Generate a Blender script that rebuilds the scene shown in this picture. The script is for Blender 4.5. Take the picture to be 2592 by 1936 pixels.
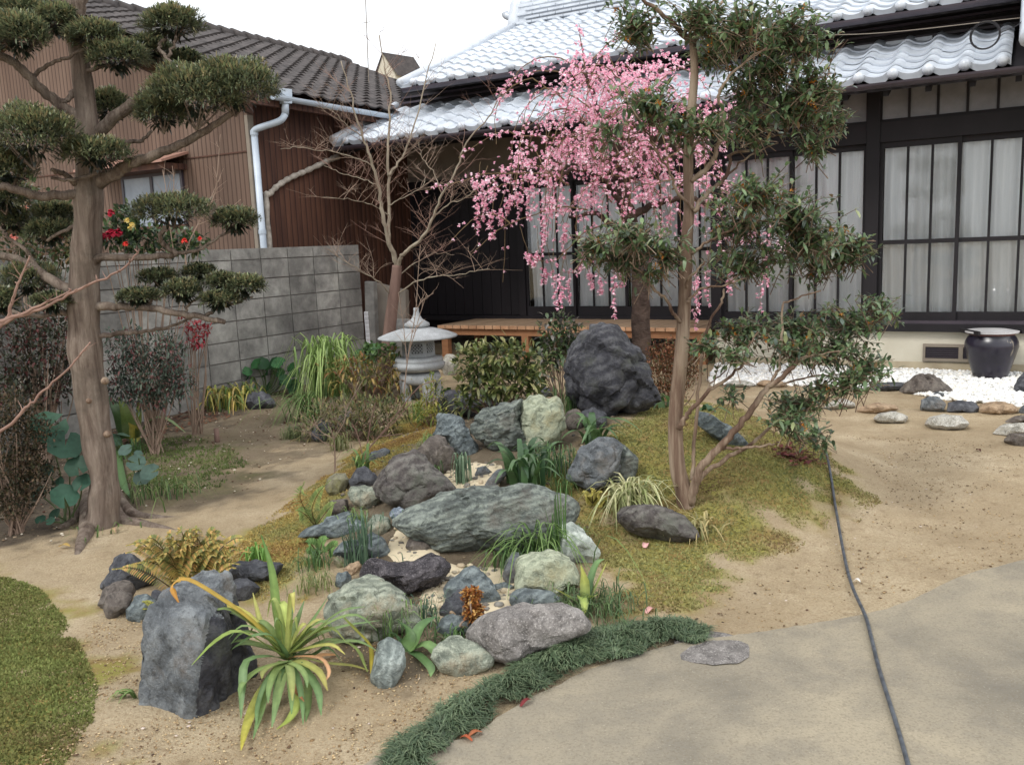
import bpy, bmesh, math, random
import numpy as np
from mathutils import Vector, Matrix, noise as mnoise
for o in list(bpy.data.objects): bpy.data.objects.remove(o)
SC = bpy.context.scene; COL = SC.collection
rnd = random.Random(7); NR = np.random.default_rng(11)
R_ = math.radians
# ------------------------------------------------------------------ camera
F = 2228.0; ROLL = R_(2.39); PIT = math.atan(350/2228.0); H = 1.48; CX, CY = 1296.0, 968.0
cam = bpy.data.cameras.new('camera'); camo = bpy.data.objects.new('camera', cam); COL.objects.link(camo)
cam.sensor_width = 36.0; cam.sensor_fit = 'HORIZONTAL'; cam.lens = 36.0*F/2592.0; cam.clip_end = 2000; cam.clip_start = .05
_D = Vector((0, -math.sin(PIT), -math.cos(PIT))); _X = Vector((1, 0, 0))
_r = _X*math.cos(ROLL) + _D*math.sin(ROLL); _u = _X*math.sin(ROLL) - _D*math.cos(ROLL); _b = _r.cross(_u)
camo.matrix_world = Matrix(((_r.x, _u.x, _b.x, 0), (_r.y, _u.y, _b.y, 0), (_r.z, _u.z, _b.z, H), (0, 0, 0, 1)))
SC.camera = camo
# ------------------------------------------------------------------ overcast sky and soft sun
SUN_EL, SUN_AZ = 48, -50       # the brighter patch of cloud: high, from the left behind the camera
w = bpy.data.worlds.new('World'); SC.world = w; w.use_nodes = True
nt = w.node_tree; nt.nodes.clear()
out = nt.nodes.new('ShaderNodeOutputWorld'); bg = nt.nodes.new('ShaderNodeBackground')
sky = nt.nodes.new('ShaderNodeTexSky'); sky.sky_type = 'NISHITA'; sky.sun_disc = False
sky.sun_elevation = R_(SUN_EL); sky.sun_rotation = R_(180 + SUN_AZ); sky.air_density = 1.0; sky.dust_density = 4.0; sky.ozone_density = 1.0
hs = nt.nodes.new('ShaderNodeHueSaturation'); hs.inputs['Saturation'].default_value = .16
mixc = nt.nodes.new('ShaderNodeMix'); mixc.data_type = 'RGBA'; mixc.inputs[0].default_value = .62
mixc.inputs[7].default_value = (7.6, 7.9, 8.3, 1)
nt.links.new(sky.outputs[0], hs.inputs['Color']); nt.links.new(hs.outputs[0], mixc.inputs[6])
nt.links.new(mixc.outputs[2], bg.inputs[0]); bg.inputs[1].default_value = .145
nt.links.new(bg.outputs[0], out.inputs[0])
sl = bpy.data.lights.new('sun', 'SUN'); sl.energy = 1.35; sl.angle = R_(16); sl.color = (1, .97, .92)
so = bpy.data.objects.new('sun', sl); COL.objects.link(so); so.location = (-6, -4, 12)
_sd = Vector((math.sin(R_(SUN_AZ))*math.cos(R_(SUN_EL)), -math.cos(R_(SUN_AZ))*math.cos(R_(SUN_EL)), math.sin(R_(SUN_EL))))
so.rotation_euler = _sd.to_track_quat('Z', 'Y').to_euler()
SC.view_settings.view_transform = 'Standard'; SC.view_settings.look = 'None'; SC.view_settings.gamma = 1
SC.view_settings.use_curve_mapping = False; SC.view_settings.exposure = 0.58
SC.render.engine = 'CYCLES'
# ------------------------------------------------------------------ pixel of the photograph -> point of the place
def ray(u, v):
    x = u-CX; y = v-CY
    a = x*math.cos(ROLL)-y*math.sin(ROLL); b = x*math.sin(ROLL)+y*math.cos(ROLL)
    return np.array([a, F*math.cos(PIT)-b*math.sin(PIT), -F*math.sin(PIT)-b*math.cos(PIT)])/F
CAM = np.array([0, 0, H])
def atY(u, v, Y):
    d = ray(u, v); return CAM + d*(Y/d[1])
def _bump(X, Y, cx, cy, rx, ry, rot=0.):
    c, s = math.cos(rot), math.sin(rot)
    dx = X-cx; dy = Y-cy
    q = ((dx*c+dy*s)/rx)**2 + ((-dx*s+dy*c)/ry)**2
    return np.where(q < 1, (1-np.minimum(q, 1))**2*(1+.6*np.minimum(q, 1)), 0.)
def terr(X, Y):
    X = np.asarray(X, float); Y = np.asarray(Y, float)
    a = .36*_bump(X, Y, .98, 5.55, 1.5, 1.75)
    b = .27*_bump(X, Y, -.25, 5.5, 1.25, 2.0, -.1)
    c = .10*_bump(X, Y, -.2, 3.7, 1.1, 1.2)
    h = np.maximum(a, b) + .35*np.minimum(a, b) + c*.7
    h = h - .05*_bump(X, Y, -.12, 3.75, .35, .5) + .05*_bump(X, Y, -1.65, 2.3, .8, 1.1) 
    return h
def TG(u, v, dz=0.):
    d = ray(u, v); t = 1.0; lo = t
    while t < 40:
        p = CAM+d*t
        if p[2] < terr(p[0], p[1])+dz: break
        lo = t; t += .05
    hi = t
    for _ in range(24):
        m = (lo+hi)/2; p = CAM+d*m
        if p[2] < terr(p[0], p[1])+dz: hi = m
        else: lo = m
    return CAM+d*hi
# house frame: s along the facade, t into the house
EX = np.array([math.cos(R_(30)), -math.sin(R_(30)), 0]); EY = np.array([.5, math.sqrt(.75), 0]); OH = np.array([4.13, 9.05, 0.])
def HP(s, t, z): return OH + EX*s + EY*t + np.array([0, 0, z])
# ------------------------------------------------------------------ colour and material helpers
def lin(r, g, b):
    f = lambda c: (c/255./12.92 if c <= 10 else ((c/255.+.055)/1.055)**2.4)
    return (f(r), f(g), f(b))
class NT:
    def __init__(s, name):
        s.m = bpy.data.materials.new(name); s.m.use_nodes = True; s.t = s.m.node_tree
        s.p = s.t.nodes['Principled BSDF']; s.out = s.t.nodes['Material Output']
        s.tc = s.t.nodes.new('ShaderNodeTexCoord')
    def n(s, typ, **kw):
        x = s.t.nodes.new(typ)
        for k, v in kw.items():
            if k.startswith('i_'): x.inputs[k[2:].replace('_', ' ')].default_value = v
            else: setattr(x, k, v)
        return x
    def l(s, a, b): s.t.links.new(a, b)
    def mapped(s, scale=(1, 1, 1), rot=(0, 0, 0), coord='Object'):
        mp = s.n('ShaderNodeMapping'); mp.inputs['Scale'].default_value = scale; mp.inputs['Rotation'].default_value = rot
        if coord == 'World':
            g = s.n('ShaderNodeNewGeometry'); s.l(g.outputs['Position'], mp.inputs[0])
        else: s.l(s.tc.outputs[coord], mp.inputs[0])
        return mp.outputs[0]
    def noise(s, scale, detail=4, rough=.55, dist=0., vec=None):
        x = s.n('ShaderNodeTexNoise'); x.inputs['Scale'].default_value = scale; x.inputs['Detail'].default_value = detail
        x.inputs['Roughness'].default_value = rough; x.inputs['Distortion'].default_value = dist
        s.l(vec if vec is not None else s.tc.outputs['Object'], x.inputs['Vector']); return x.outputs[0]
    def ramp(s, fac, stops, interp='LINEAR'):
        r = s.n('ShaderNodeValToRGB'); e = r.color_ramp.elements; r.color_ramp.interpolation = interp
        while len(e) < len(stops): e.new(.5)
        for el, (p, c) in zip(e, stops):
            el.position = p; el.color = (c, c, c, 1) if not hasattr(c, '__len__') else (*c, 1)
        s.l(fac, r.inputs[0]); return r.outputs[0]
    def mix(s, fac, a, b, mode='MIX'):
        m = s.n('ShaderNodeMix'); m.data_type = 'RGBA'; m.blend_type = mode
        if isinstance(fac, (int, float)): m.inputs[0].default_value = fac
        else: s.l(fac, m.inputs[0])
        for i, q in ((6, a), (7, b)):
            if hasattr(q, 'is_linked') or isinstance(q, bpy.types.NodeSocket): s.l(q, m.inputs[i])
            else: m.inputs[i].default_value = (*q, 1)
        return m.outputs[2]
    def math(s, op, a, b=0.):
        m = s.n('ShaderNodeMath'); m.operation = op
        for i, q in ((0, a), (1, b)):
            if isinstance(q, bpy.types.NodeSocket): s.l(q, m.inputs[i])
            else: m.inputs[i].default_value = q
        return m.outputs[0]
    def attr(s, name):
        a = s.n('ShaderNodeAttribute'); a.attribute_name = name; return a
    def bump(s, h, strength=.5, dist=.01):
        b = s.n('ShaderNodeBump'); b.inputs['Strength'].default_value = strength; b.inputs['Distance'].default_value = dist
        s.l(h, b.inputs['Height']); s.l(b.outputs[0], s.p.inputs['Normal']); return b
    def col(s, c):
        if isinstance(c, bpy.types.NodeSocket): s.l(c, s.p.inputs['Base Color'])
        else: s.p.inputs['Base Color'].default_value = (*c, 1)
    def fin(s, rough=.7, spec=.5, metal=0.):
        s.p.inputs['Roughness'].default_value = rough; s.p.inputs['Specular IOR Level'].default_value = spec; s.p.inputs['Metallic'].default_value = metal
        return s.m
def noisy(name, a, b, scale=6, rough=.7, spec=.4, bump=.3, bscale=60, bdist=.004, stretch=(1, 1, 1), rnd_obj=0., metal=0.):
    t = NT(name); v = t.mapped(stretch, (0, 0, 0), 'World')
    c = t.mix(t.ramp(t.noise(scale, 5, .6, 0, v), [(.3, 0.), (.7, 1.)]), a, b)
    if rnd_obj:
        oi = t.n('ShaderNodeObjectInfo'); f = t.math('MULTIPLY_ADD', oi.outputs['Random'], rnd_obj*2); t.t.nodes[-1].inputs[2].default_value = 1-rnd_obj
        hsn = t.n('ShaderNodeHueSaturation'); t.l(f, hsn.inputs['Value']); t.l(c, hsn.inputs['Color']); c = hsn.outputs[0]
    t.col(c)
    if bump: t.bump(t.noise(bscale, 4, .6, 0, v), bump, bdist)
    return t.fin(rough, spec, metal)
def leaf_mat(name, rough=.45, trans=.25, spec=.45):
    t = NT(name); a = t.attr('Col'); c = t.mix(t.ramp(t.noise(35, 3), [(.3, 0.), (.7, .35)]), a.outputs['Color'], (.0, .0, .0), 'MULTIPLY')
    c = a.outputs['Color']
    v = t.math('MULTIPLY_ADD', t.noise(45, 3), .7); t.t.nodes[-1].inputs[2].default_value = .65
    h = t.n('ShaderNodeHueSaturation'); t.l(v, h.inputs['Value']); t.l(c, h.inputs['Color']); t.col(h.outputs[0]); t.fin(rough, spec)
    if trans:
        tr = t.n('ShaderNodeBsdfTranslucent'); t.l(h.outputs[0], tr.inputs[0]); mx = t.n('ShaderNodeMixShader'); mx.inputs[0].default_value = trans
        t.l(t.p.outputs[0], mx.inputs[1]); t.l(tr.outputs[0], mx.inputs[2]); t.l(mx.outputs[0], t.out.inputs[0])
    return t.m
def rock_mat(name, dark, mid, light, stripe=None, sscale=9., dirt=None, speck=0., rough=.75, bumpd=.02):
    t = NT(name); v = t.mapped((1, 1, 1), stripe) if stripe else t.tc.outputs['Object']
    if stripe:
        wv = t.n('ShaderNodeTexWave'); wv.bands_direction = 'Z'; wv.inputs['Scale'].default_value = sscale; wv.inputs['Distortion'].default_value = 7.
        wv.inputs['Detail'].default_value = 4; wv.inputs['Detail Scale'].default_value = 1.6; wv.inputs['Detail Roughness'].default_value = .65; t.l(v, wv.inputs[0])
        f = t.math('ADD', t.math('MULTIPLY', wv.outputs[1], .13), t.math('MULTIPLY', t.noise(5.5, 9, .7, .5, t.mapped((1, 1, 1.5), stripe)), .87))
    else:
        f = t.noise(6., 9, .68, .5)
    c = t.ramp(f, [(.30, dark), (.47, mid), (.56, tuple((m+q)/2 for m, q in zip(mid, light))), (.72, light)])
    c = t.mix(t.ramp(t.noise(1.9, 3, .6, .3), [(.45, 0.), (.7, .55)]), c, tuple(x*.62 for x in mid))
    c = t.mix(t.ramp(t.noise(22, 6, .75, .6), [(.34, .75), (.5, 0.)]), c, tuple(x*.5 for x in dark)); c = t.mix(t.ramp(t.noise(34, 5, .75), [(.56, 0.), (.72, .45)]), c, tuple(min(1, x*1.25) for x in light))
    if dirt: c = t.mix(t.ramp(t.noise(4.5, 6, .7), [(.52, 0.), (.68, .8)]), c, dirt)
    if speck:
        c = t.mix(t.ramp(t.noise(160, 2, .6), [(.56, 0.), (.68, speck)]), c, tuple(min(1, x*1.9+.05) for x in light))
        c = t.mix(t.ramp(t.noise(120, 2, .6), [(.36, speck), (.46, 0.)]), c, tuple(x*.4 for x in dark))
    t.col(c)
    h = t.math('ADD', t.math('MULTIPLY', f, 1.0), t.math('ADD', t.math('MULTIPLY', t.noise(70, 5, .7), .3), t.math('MULTIPLY', t.noise(18, 5, .7), .5)))
    vo = t.n('ShaderNodeTexVoronoi'); vo.feature = 'DISTANCE_TO_EDGE'; vo.inputs['Scale'].default_value = 5.; t.l(t.tc.outputs['Object'], vo.inputs['Vector'])
    h = t.math('ADD', h, t.math('MULTIPLY', t.ramp(vo.outputs['Distance'], [(0., 0.), (.05, 1.)]), .12))
    t.bump(h, .95, bumpd)
    return t.fin(rough, .35)
# ------------------------------------------------------------------ object helpers
def new_obj(name, me, parent=None, loc=(0, 0, 0)):
    o = bpy.data.objects.new(name, me); COL.objects.link(o); o.location = loc
    if parent is not None: o.parent = parent
    return o
def tag(o, label=None, cat=None, group=None, kind=None):
    if label: o['label'] = label
    if cat: o['category'] = cat
    if group: o['group'] = group
    if kind: o['kind'] = kind
    return o
def thing(name, label, cat, loc=(0, 0, 0), group=None):
    o = new_obj(name, None, None, tuple(float(x) for x in loc)); o.empty_display_size = .1
    return tag(o, label, cat, group)
def arr_mesh(name, V, Fc, mat=None, col=None, smooth=False):
    V = np.ascontiguousarray(V, dtype=np.float32); Fc = np.ascontiguousarray(Fc, dtype=np.int32)
    me = bpy.data.meshes.new(name); k = Fc.shape[1]
    me.vertices.add(len(V)); me.vertices.foreach_set('co', V.ravel())
    me.loops.add(Fc.size); me.loops.foreach_set('vertex_index', Fc.ravel())
    me.polygons.add(len(Fc)); me.polygons.foreach_set('loop_start', np.arange(0, Fc.size, k, dtype=np.int32))
    if smooth: me.polygons.foreach_set('use_smooth', np.ones(len(Fc), bool))
    me.update(calc_edges=True)
    if col is not None:
        ca = me.color_attributes.new('Col', 'FLOAT_COLOR', 'POINT'); c4 = np.ones((len(V), 4), np.float32); c4[:, :3] = col; ca.data.foreach_set('color', c4.ravel())
    if mat: me.materials.append(mat)
    return me
class MB:
    """collects shapes for ONE mesh object"""
    def __init__(s): s.v = []; s.f = []; s.c = []
    def add(s, V, Fc, col=None):
        n = len(s.v); s.v.extend([tuple(map(float, p)) for p in V]); s.f.extend([tuple(i+n for i in f) for f in Fc])
        s.c.extend([col or (1, 1, 1)]*len(V) if (col is None or not hasattr(col[0], '__len__')) else list(col)); return s
    def box(s, p0, p1, fr=None):
        (x0, y0, z0), (x1, y1, z1) = p0, p1
        V = [(x, y, z) for z in (z0, z1) for (x, y) in ((x0, y0), (x1, y0), (x1, y1), (x0, y1))]
        if fr: V = [fr(*q) for q in V]
        return s.add(V, [(0, 3, 2, 1), (4, 5, 6, 7), (0, 1, 5, 4), (1, 2, 6, 5), (2, 3, 7, 6), (3, 0, 4, 7)])
    def tube(s, pts, rad, sides=8, cap=True, col=None, flat=1.):
        P = [Vector(tuple(map(float, p))) for p in pts]; n = len(P); base = len(s.v)
        if not hasattr(rad, '__len__'): rad = [rad]*n
        up = None; V = []
        for i in range(n):
            d = (P[min(i+1, n-1)]-P[max(i-1, 0)]); d = d.normalized() if d.length > 1e-9 else Vector((0, 0, 1))
            if up is None: up = d.orthogonal().normalized()
            up = (up-d*up.dot(d)); up = up.normalized() if up.length > 1e-6 else d.orthogonal().normalized(); sd = d.cross(up)
            for k in range(sides):
                a = 2*math.pi*k/sides; V.append(P[i]+(up*math.cos(a)+sd*math.sin(a)*flat)*rad[i])
        Fc = [(i*sides+k, i*sides+(k+1) % sides, (i+1)*sides+(k+1) % sides, (i+1)*sides+k) for i in range(n-1) for k in range(sides)]
        if cap: Fc += [tuple(range(sides-1, -1, -1)), tuple((n-1)*sides+k for k in range(sides))]
        return s.add(V, Fc, col)
    def lathe(s, prof, c=(0, 0, 0), seg=40, fn=None):
        V = []; Fc = []; m = len(prof)
        for i, (r, z) in enumerate(prof):
            for k in range(seg):
                a = 2*math.pi*k/seg; rr, zz = (fn(r, z, a, i) if fn else (r, z)); V.append((c[0]+rr*math.cos(a), c[1]+rr*math.sin(a), c[2]+zz))
        Fc = [(i*seg+k, i*seg+(k+1) % seg, (i+1)*seg+(k+1) % seg, (i+1)*seg+k) for i in range(m-1) for k in range(seg)]
        Fc += [tuple(range(seg-1, -1, -1)), tuple((m-1)*seg+k for k in range(seg))]
        return s.add(V, Fc)
    def mesh(s, name, mat=None, origin=(0, 0, 0), smooth=False):
        o = np.array(origin, float); me = bpy.data.meshes.new(name)
        me.from_pydata([tuple(np.array(p)-o) for p in s.v], [], s.f)
        ca = me.color_attributes.new('Col', 'FLOAT_COLOR', 'POINT'); c4 = np.ones((len(s.v), 4), np.float32); c4[:, :3] = np.array(s.c, np.float32); ca.data.foreach_set('color', c4.ravel())
        if smooth: me.polygons.foreach_set('use_smooth', [True]*len(me.polygons))
        if mat: me.materials.append(mat)
        me.update(); return me
    def obj(s, name, mat, parent=None, smooth=False, origin=None):
        if parent is not None: return new_obj(name, s.mesh(name, mat, parent_loc(parent), smooth), parent)
        o = origin if origin is not None else np.array(s.v).mean(0)
        return new_obj(name, s.mesh(name, mat, o, smooth), None, tuple(map(float, o)))
def parent_loc(p):
    l = np.array(p.location, float); q = p.parent
    while q is not None: l = l+np.array(q.location, float); q = q.parent
    return l
def bevel(o, wdt, seg=2):
    m = o.modifiers.new('bevel', 'BEVEL'); m.width = wdt; m.segments = seg; m.limit_method = 'ANGLE'; return o
def catmull(P, n=6):
    P = [np.array(p, float) for p in P]
    if len(P) < 3: return [P[0]*(1-t)+P[-1]*t for t in np.linspace(0, 1, n+1)]
    Q = [2*P[0]-P[1]]+P+[2*P[-1]-P[-2]]; out = []
    for i in range(1, len(Q)-2):
        for t in np.linspace(0, 1, n, endpoint=False):
            a, b, c, d = Q[i-1:i+3]
            out.append(.5*((2*b)+(c-a)*t+(2*a-5*b+4*c-d)*t*t+(3*b-a-3*c+d)*t**3))
    out.append(P[-1]); return out
# point-in-polygon and distance for masks
def poly_sd(X, Y, poly):
    P = np.array(poly, float)[:, :2]; Q = np.roll(P, -1, 0); inside = np.zeros(X.shape, bool); d = np.full(X.shape, 1e9)
    for (x0, y0), (x1, y1) in zip(P, Q):
        c = ((y0 > Y) != (y1 > Y)) & (X < (x1-x0)*(Y-y0)/((y1-y0) if y1 != y0 else 1e-9)+x0); inside ^= c
        ex, ey = x1-x0, y1-y0; t = np.clip(((X-x0)*ex+(Y-y0)*ey)/(ex*ex+ey*ey+1e-12), 0, 1)
        d = np.minimum(d, np.hypot(X-x0-t*ex, Y-y0-t*ey))
    return np.where(inside, d, -d)
def vnoise(X, Y, s, seed=0):
    r = np.random.default_rng(seed); G_ = r.random((64, 64)); x = (X*s) % 64; y = (Y*s) % 64
    i = np.floor(x).astype(int); j = np.floor(y).astype(int); fx = x-i; fy = y-j; fx = fx*fx*(3-2*fx); fy = fy*fy*(3-2*fy); i %= 64; j %= 64; i2 = (i+1) % 64; j2 = (j+1) % 64
    return G_[i, j]*(1-fx)*(1-fy)+G_[i2, j]*fx*(1-fy)+G_[i, j2]*(1-fx)*fy+G_[i2, j2]*fx*fy
# ================================================================== GROUND
def gpoly(px): return [TG(u, v)[:2] for u, v in px]
MOSS_R = gpoly([(1330, 1240), (1430, 1190), (1600, 1060), (1660, 1010), (1740, 1015), (1820, 1020), (1890, 1050), (1960, 1085), (2070, 1125), (2170, 1195), (2205, 1265), (2150, 1310), (2060, 1330), (1990, 1390), (1880, 1430), (1820, 1500), (1740, 1535), (1600, 1555), (1480, 1520), (1500, 1430), (1420, 1370), (1360, 1300)])
SOILD = gpoly([(-300, 1330), (0, 1370), (120, 1350), (220, 1290), (330, 1180), (430, 1110), (560, 1050), (480, 1000), (200, 980), (-300, 1000)])
ROCKY = gpoly([(830, 1300), (900, 1180), (1060, 1080), (1150, 1020), (1330, 1000), (1560, 1030), (1600, 1080), (1440, 1180), (1450, 1260), (1500, 1360), (1480, 1450), (1560, 1560), (1420, 1640), (1080, 1680), (950, 1660), (860, 1560), (850, 1430)])
MOSS_L = gpoly([(560, 1440), (620, 1360), (720, 1290), (820, 1215), (900, 1150), (1000, 1080), (1080, 1030), (1120, 1060), (1090, 1110), (980, 1170), (870, 1240), (800, 1330), (840, 1430), (830, 1500), (760, 1530), (650, 1500), (560, 1480)])
MOSS_F = gpoly([(-200, 1450), (0, 1472), (70, 1500), (130, 1570), (175, 1660), (205, 1740), (190, 1830), (140, 1900), (110, 1990), (-200, 1990)])
SOIL = gpoly([(-300, 1330), (0, 1375), (150, 1375), (260, 1310), (420, 1290), (600, 1260), (700, 1190), (820, 1120), (960, 1060), (1040, 1000), (1060, 960), (900, 900), (600, 930), (300, 930), (0, 960), (-400, 980)])
GRN = gpoly([(340, 1130), (470, 1105), (560, 1130), (620, 1180), (560, 1230), (440, 1250), (340, 1220)])
STREAM = gpoly([(1040, 1560), (1060, 1500), (1010, 1440), (980, 1390), (1000, 1330), (1080, 1260), (1130, 1200), (1180, 1170), (1270, 1180), (1260, 1230), (1180, 1250), (1100, 1300), (1120, 1420), (1240, 1440), (1330, 1450), (1350, 1500), (1260, 1550), (1130, 1590)])
GRAVEL = [TG(u, v)[:2] for u, v in [(1800, 975), (1990, 975), (2150, 985), (2260, 975), (2330, 1000), (2420, 1015), (2600, 1030), (2760, 1040)]] + [HP(2.2, .02, 0)[:2], HP(-2.0, .02, 0)[:2]]
def axis(lo, hi, fine0, fine1, st, grow=1.35):
    a = list(np.arange(fine0, fine1+st/2, st)); d = st
    while a[-1] < hi: d *= grow; a.append(a[-1]+d)
    d = st; b = [a[0]]
    while b[0] > lo: d *= grow; b.insert(0, b[0]-d)
    return np.array(b[:-1]+a)
gx = axis(-150, 150, -4.2, 5.2, .035); gy = axis(-60, 300, 1.9, 10.5, .035)
GX, GY = np.meshgrid(gx, gy); GZ = terr(GX, GY)
near = (np.abs(GX) < 6) & (GY > 1) & (GY < 11)
GZ = GZ + np.where(near, (vnoise(GX, GY, 6, 1)-.5)*.016+(vnoise(GX, GY, 17, 2)-.5)*.007, 0)
def m_(poly, f, ns=.10): return np.clip((poly_sd(GX, GY, poly)+(vnoise(GX, GY, 5, 3)-.5)*ns+(vnoise(GX, GY, 18, 4)-.5)*ns*.7)/f+.5, 0, 1)
wob = .30
mo = np.maximum.reduce([m_(MOSS_R, .12, .22), m_(MOSS_L, .12, .18), m_(MOSS_F, .25, .45)])
mo *= np.where(GX < -1.0, 1., 0)*np.where(GY < 3.2, 1., 0)*.7+np.clip((vnoise(GX, GY, 3.1, 8)*.6+vnoise(GX, GY, 11, 9)*.4-.22)*5, 0, 1)
mo = np.clip(mo, 0, 1)
soil = np.clip(m_(SOIL, .35, .5)*.72+m_(SOILD, .5, .5)*.6+m_(ROCKY, .3, .4)*.8, 0, 1); grn = m_(GRN, .5, .5)*np.clip((vnoise(GX, GY, 6, 5)-.3)*3, 0, 1)
gc = np.stack([mo, soil, grn], -1).reshape(-1, 3)
ny, nx = GX.shape; idx = np.arange(nx*ny).reshape(ny, nx)
gf = np.stack([idx[:-1, :-1], idx[:-1, 1:], idx[1:, 1:], idx[1:, :-1]], -1).reshape(-1, 4)
t = NT('garden_ground'); at = t.attr('Col'); sep = t.n('ShaderNodeSeparateColor'); t.l(at.outputs['Color'], sep.inputs[0])
sand = t.ramp(t.noise(2.3, 8, .68), [(.3, lin(153, 136, 110)), (.5, lin(173, 156, 128)), (.7, lin(190, 174, 147))])
sand = t.mix(t.ramp(t.noise(95, 3, .7), [(.40, .5), (.5, 0.)]), sand, lin(132, 110, 82))
sand = t.mix(t.ramp(t.noise(130, 2, .7), [(.6, 0.), (.72, .6)]), sand, lin(222, 203, 168))
sand = t.mix(t.ramp(t.noise(.9, 5, .6, .4), [(.42, .4), (.58, 0.)]), sand, lin(138, 120, 94)); sand = t.mix(t.ramp(t.noise(14, 5, .7), [(.34, .45), (.44, 0.)]), sand, lin(126, 107, 82))
soilc = t.ramp(t.noise(3.1, 8, .7), [(.3, lin(62, 54, 46)), (.5, lin(90, 80, 68)), (.7, lin(118, 106, 90))])
soilc = t.mix(t.ramp(t.noise(60, 4, .75), [(.36, .7), (.5, 0.)]), soilc, lin(48, 40, 34))
c = t.mix(sep.outputs[1], sand, soilc)
c = t.mix(t.math('MULTIPLY', sep.outputs[2], .5), c, t.ramp(t.noise(30, 4, .7), [(.35, lin(70, 74, 36)), (.65, lin(104, 116, 50))]))
mossc = t.ramp(t.noise(7, 7, .7), [(.3, lin(118, 92, 58)), (.43, lin(142, 122, 76)), (.55, lin(142, 134, 74)), (.72, lin(146, 146, 80))])
c = t.mix(sep.outputs[0], c, mossc); t.col(c)
hh = t.math('ADD', t.noise(45, 6, .75), t.math('MULTIPLY', t.noise(150, 3, .7), .7)); t.bump(hh, .8, .014)
MAT_GROUND = t.fin(.9, .15)
ground = tag(new_obj('ground', arr_mesh('ground', np.stack([GX, GY, GZ], -1).reshape(-1, 3), gf, MAT_GROUND, gc, True)), kind='structure')
def zg(x, y): return float(terr(x, y))
# pale cement stream bed
def patch(name, poly, st, dz, mat, zfun=None):
    P = np.array([p[:2] for p in poly]); lo = P.min(0)-st; hi = P.max(0)+st
    X, Y = np.meshgrid(np.arange(lo[0], hi[0], st), np.arange(lo[1], hi[1], st)); sd = poly_sd(X, Y, poly)+(vnoise(X, Y, 9, 6)-.5)*.05
    Z = (terr(X, Y)+(vnoise(X, Y, 6, 1)-.5)*.016+(vnoise(X, Y, 17, 2)-.5)*.007 if zfun is None else zfun(X, Y))+np.clip(sd, -.03, .03)/.03*dz
    n, m = X.shape; I = np.arange(n*m).reshape(n, m); Fq = np.stack([I[:-1, :-1], I[:-1, 1:], I[1:, 1:], I[1:, :-1]], -1).reshape(-1, 4)
    keep = (sd.ravel()[Fq] > -.03).all(1); Fq = Fq[keep]; u, inv = np.unique(Fq, return_inverse=True)
    V = np.stack([X, Y, Z], -1).reshape(-1, 3)[u]; return new_obj(name, arr_mesh(name, V, inv.reshape(-1, 4), mat, None, True))
MAT_BED = noisy('pale_cement', lin(176, 162, 134), lin(204, 190, 162), 5, .8, .3, .5, 25, .012)
tag(patch('stream_bed', STREAM, .02, .012, MAT_BED), kind='structure')
# concrete drive, lower right
DR = [(760, 2100), (940, 1936), (1060, 1905-20), (1180, 1880), (1281, 1811), (1416, 1733), (1550, 1676), (1719, 1636), (1850, 1618), (1960, 1604), (2052, 1587), (2189, 1563), (2314, 1524), (2423, 1470), (2592, 1423), (2800, 1360)]
drp = catmull([TG(u, v)*[1, 1, 0] for u, v in DR], 5)
drw = [(float(p[0])+rnd.uniform(-.006, .006), float(p[1])+rnd.uniform(-.006, .006)) for p in drp]+[(5., 3.0), (6., -2.), (-3., -2.), (-2.0, .6)]
bm = bmesh.new(); top = [bm.verts.new((x, y, .016)) for x, y in drw]; bot = [bm.verts.new((x, y, -.05)) for x, y in drw]
fc = bm.faces.new(top)
for i in range(len(top)): bm.faces.new((top[i-1], bot[i-1], bot[i], top[i]))
bmesh.ops.triangulate(bm, faces=[fc]); bmesh.ops.recalc_face_normals(bm, faces=bm.faces); me = bpy.data.meshes.new('driveway'); bm.to_mesh(me); bm.free()
t = NT('old_concrete'); c = t.ramp(t.noise(1.4, 7, .66, .3), [(.34, lin(118, 112, 100)), (.48, lin(138, 130, 114)), (.62, lin(154, 144, 124))])
c = t.mix(t.ramp(t.noise(4.2, 6, .7), [(.36, .4), (.52, 0.)]), c, lin(110, 105, 97))
c = t.mix(t.ramp(t.noise(110, 3, .7), [(.38, .4), (.5, 0.)]), c, lin(108, 98, 82)); c = t.mix(t.ramp(t.noise(140, 2, .7), [(.62, 0.), (.74, .3)]), c, lin(204, 196, 176))
t.col(c); t.bump(t.math('ADD', t.noise(80, 5, .7), t.math('MULTIPLY', t.noise(9, 4), .5)), .5, .008); MAT_CONC = t.fin(.88, .2); me.materials.append(MAT_CONC)
tag(new_obj('driveway', me), kind='structure')
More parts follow.
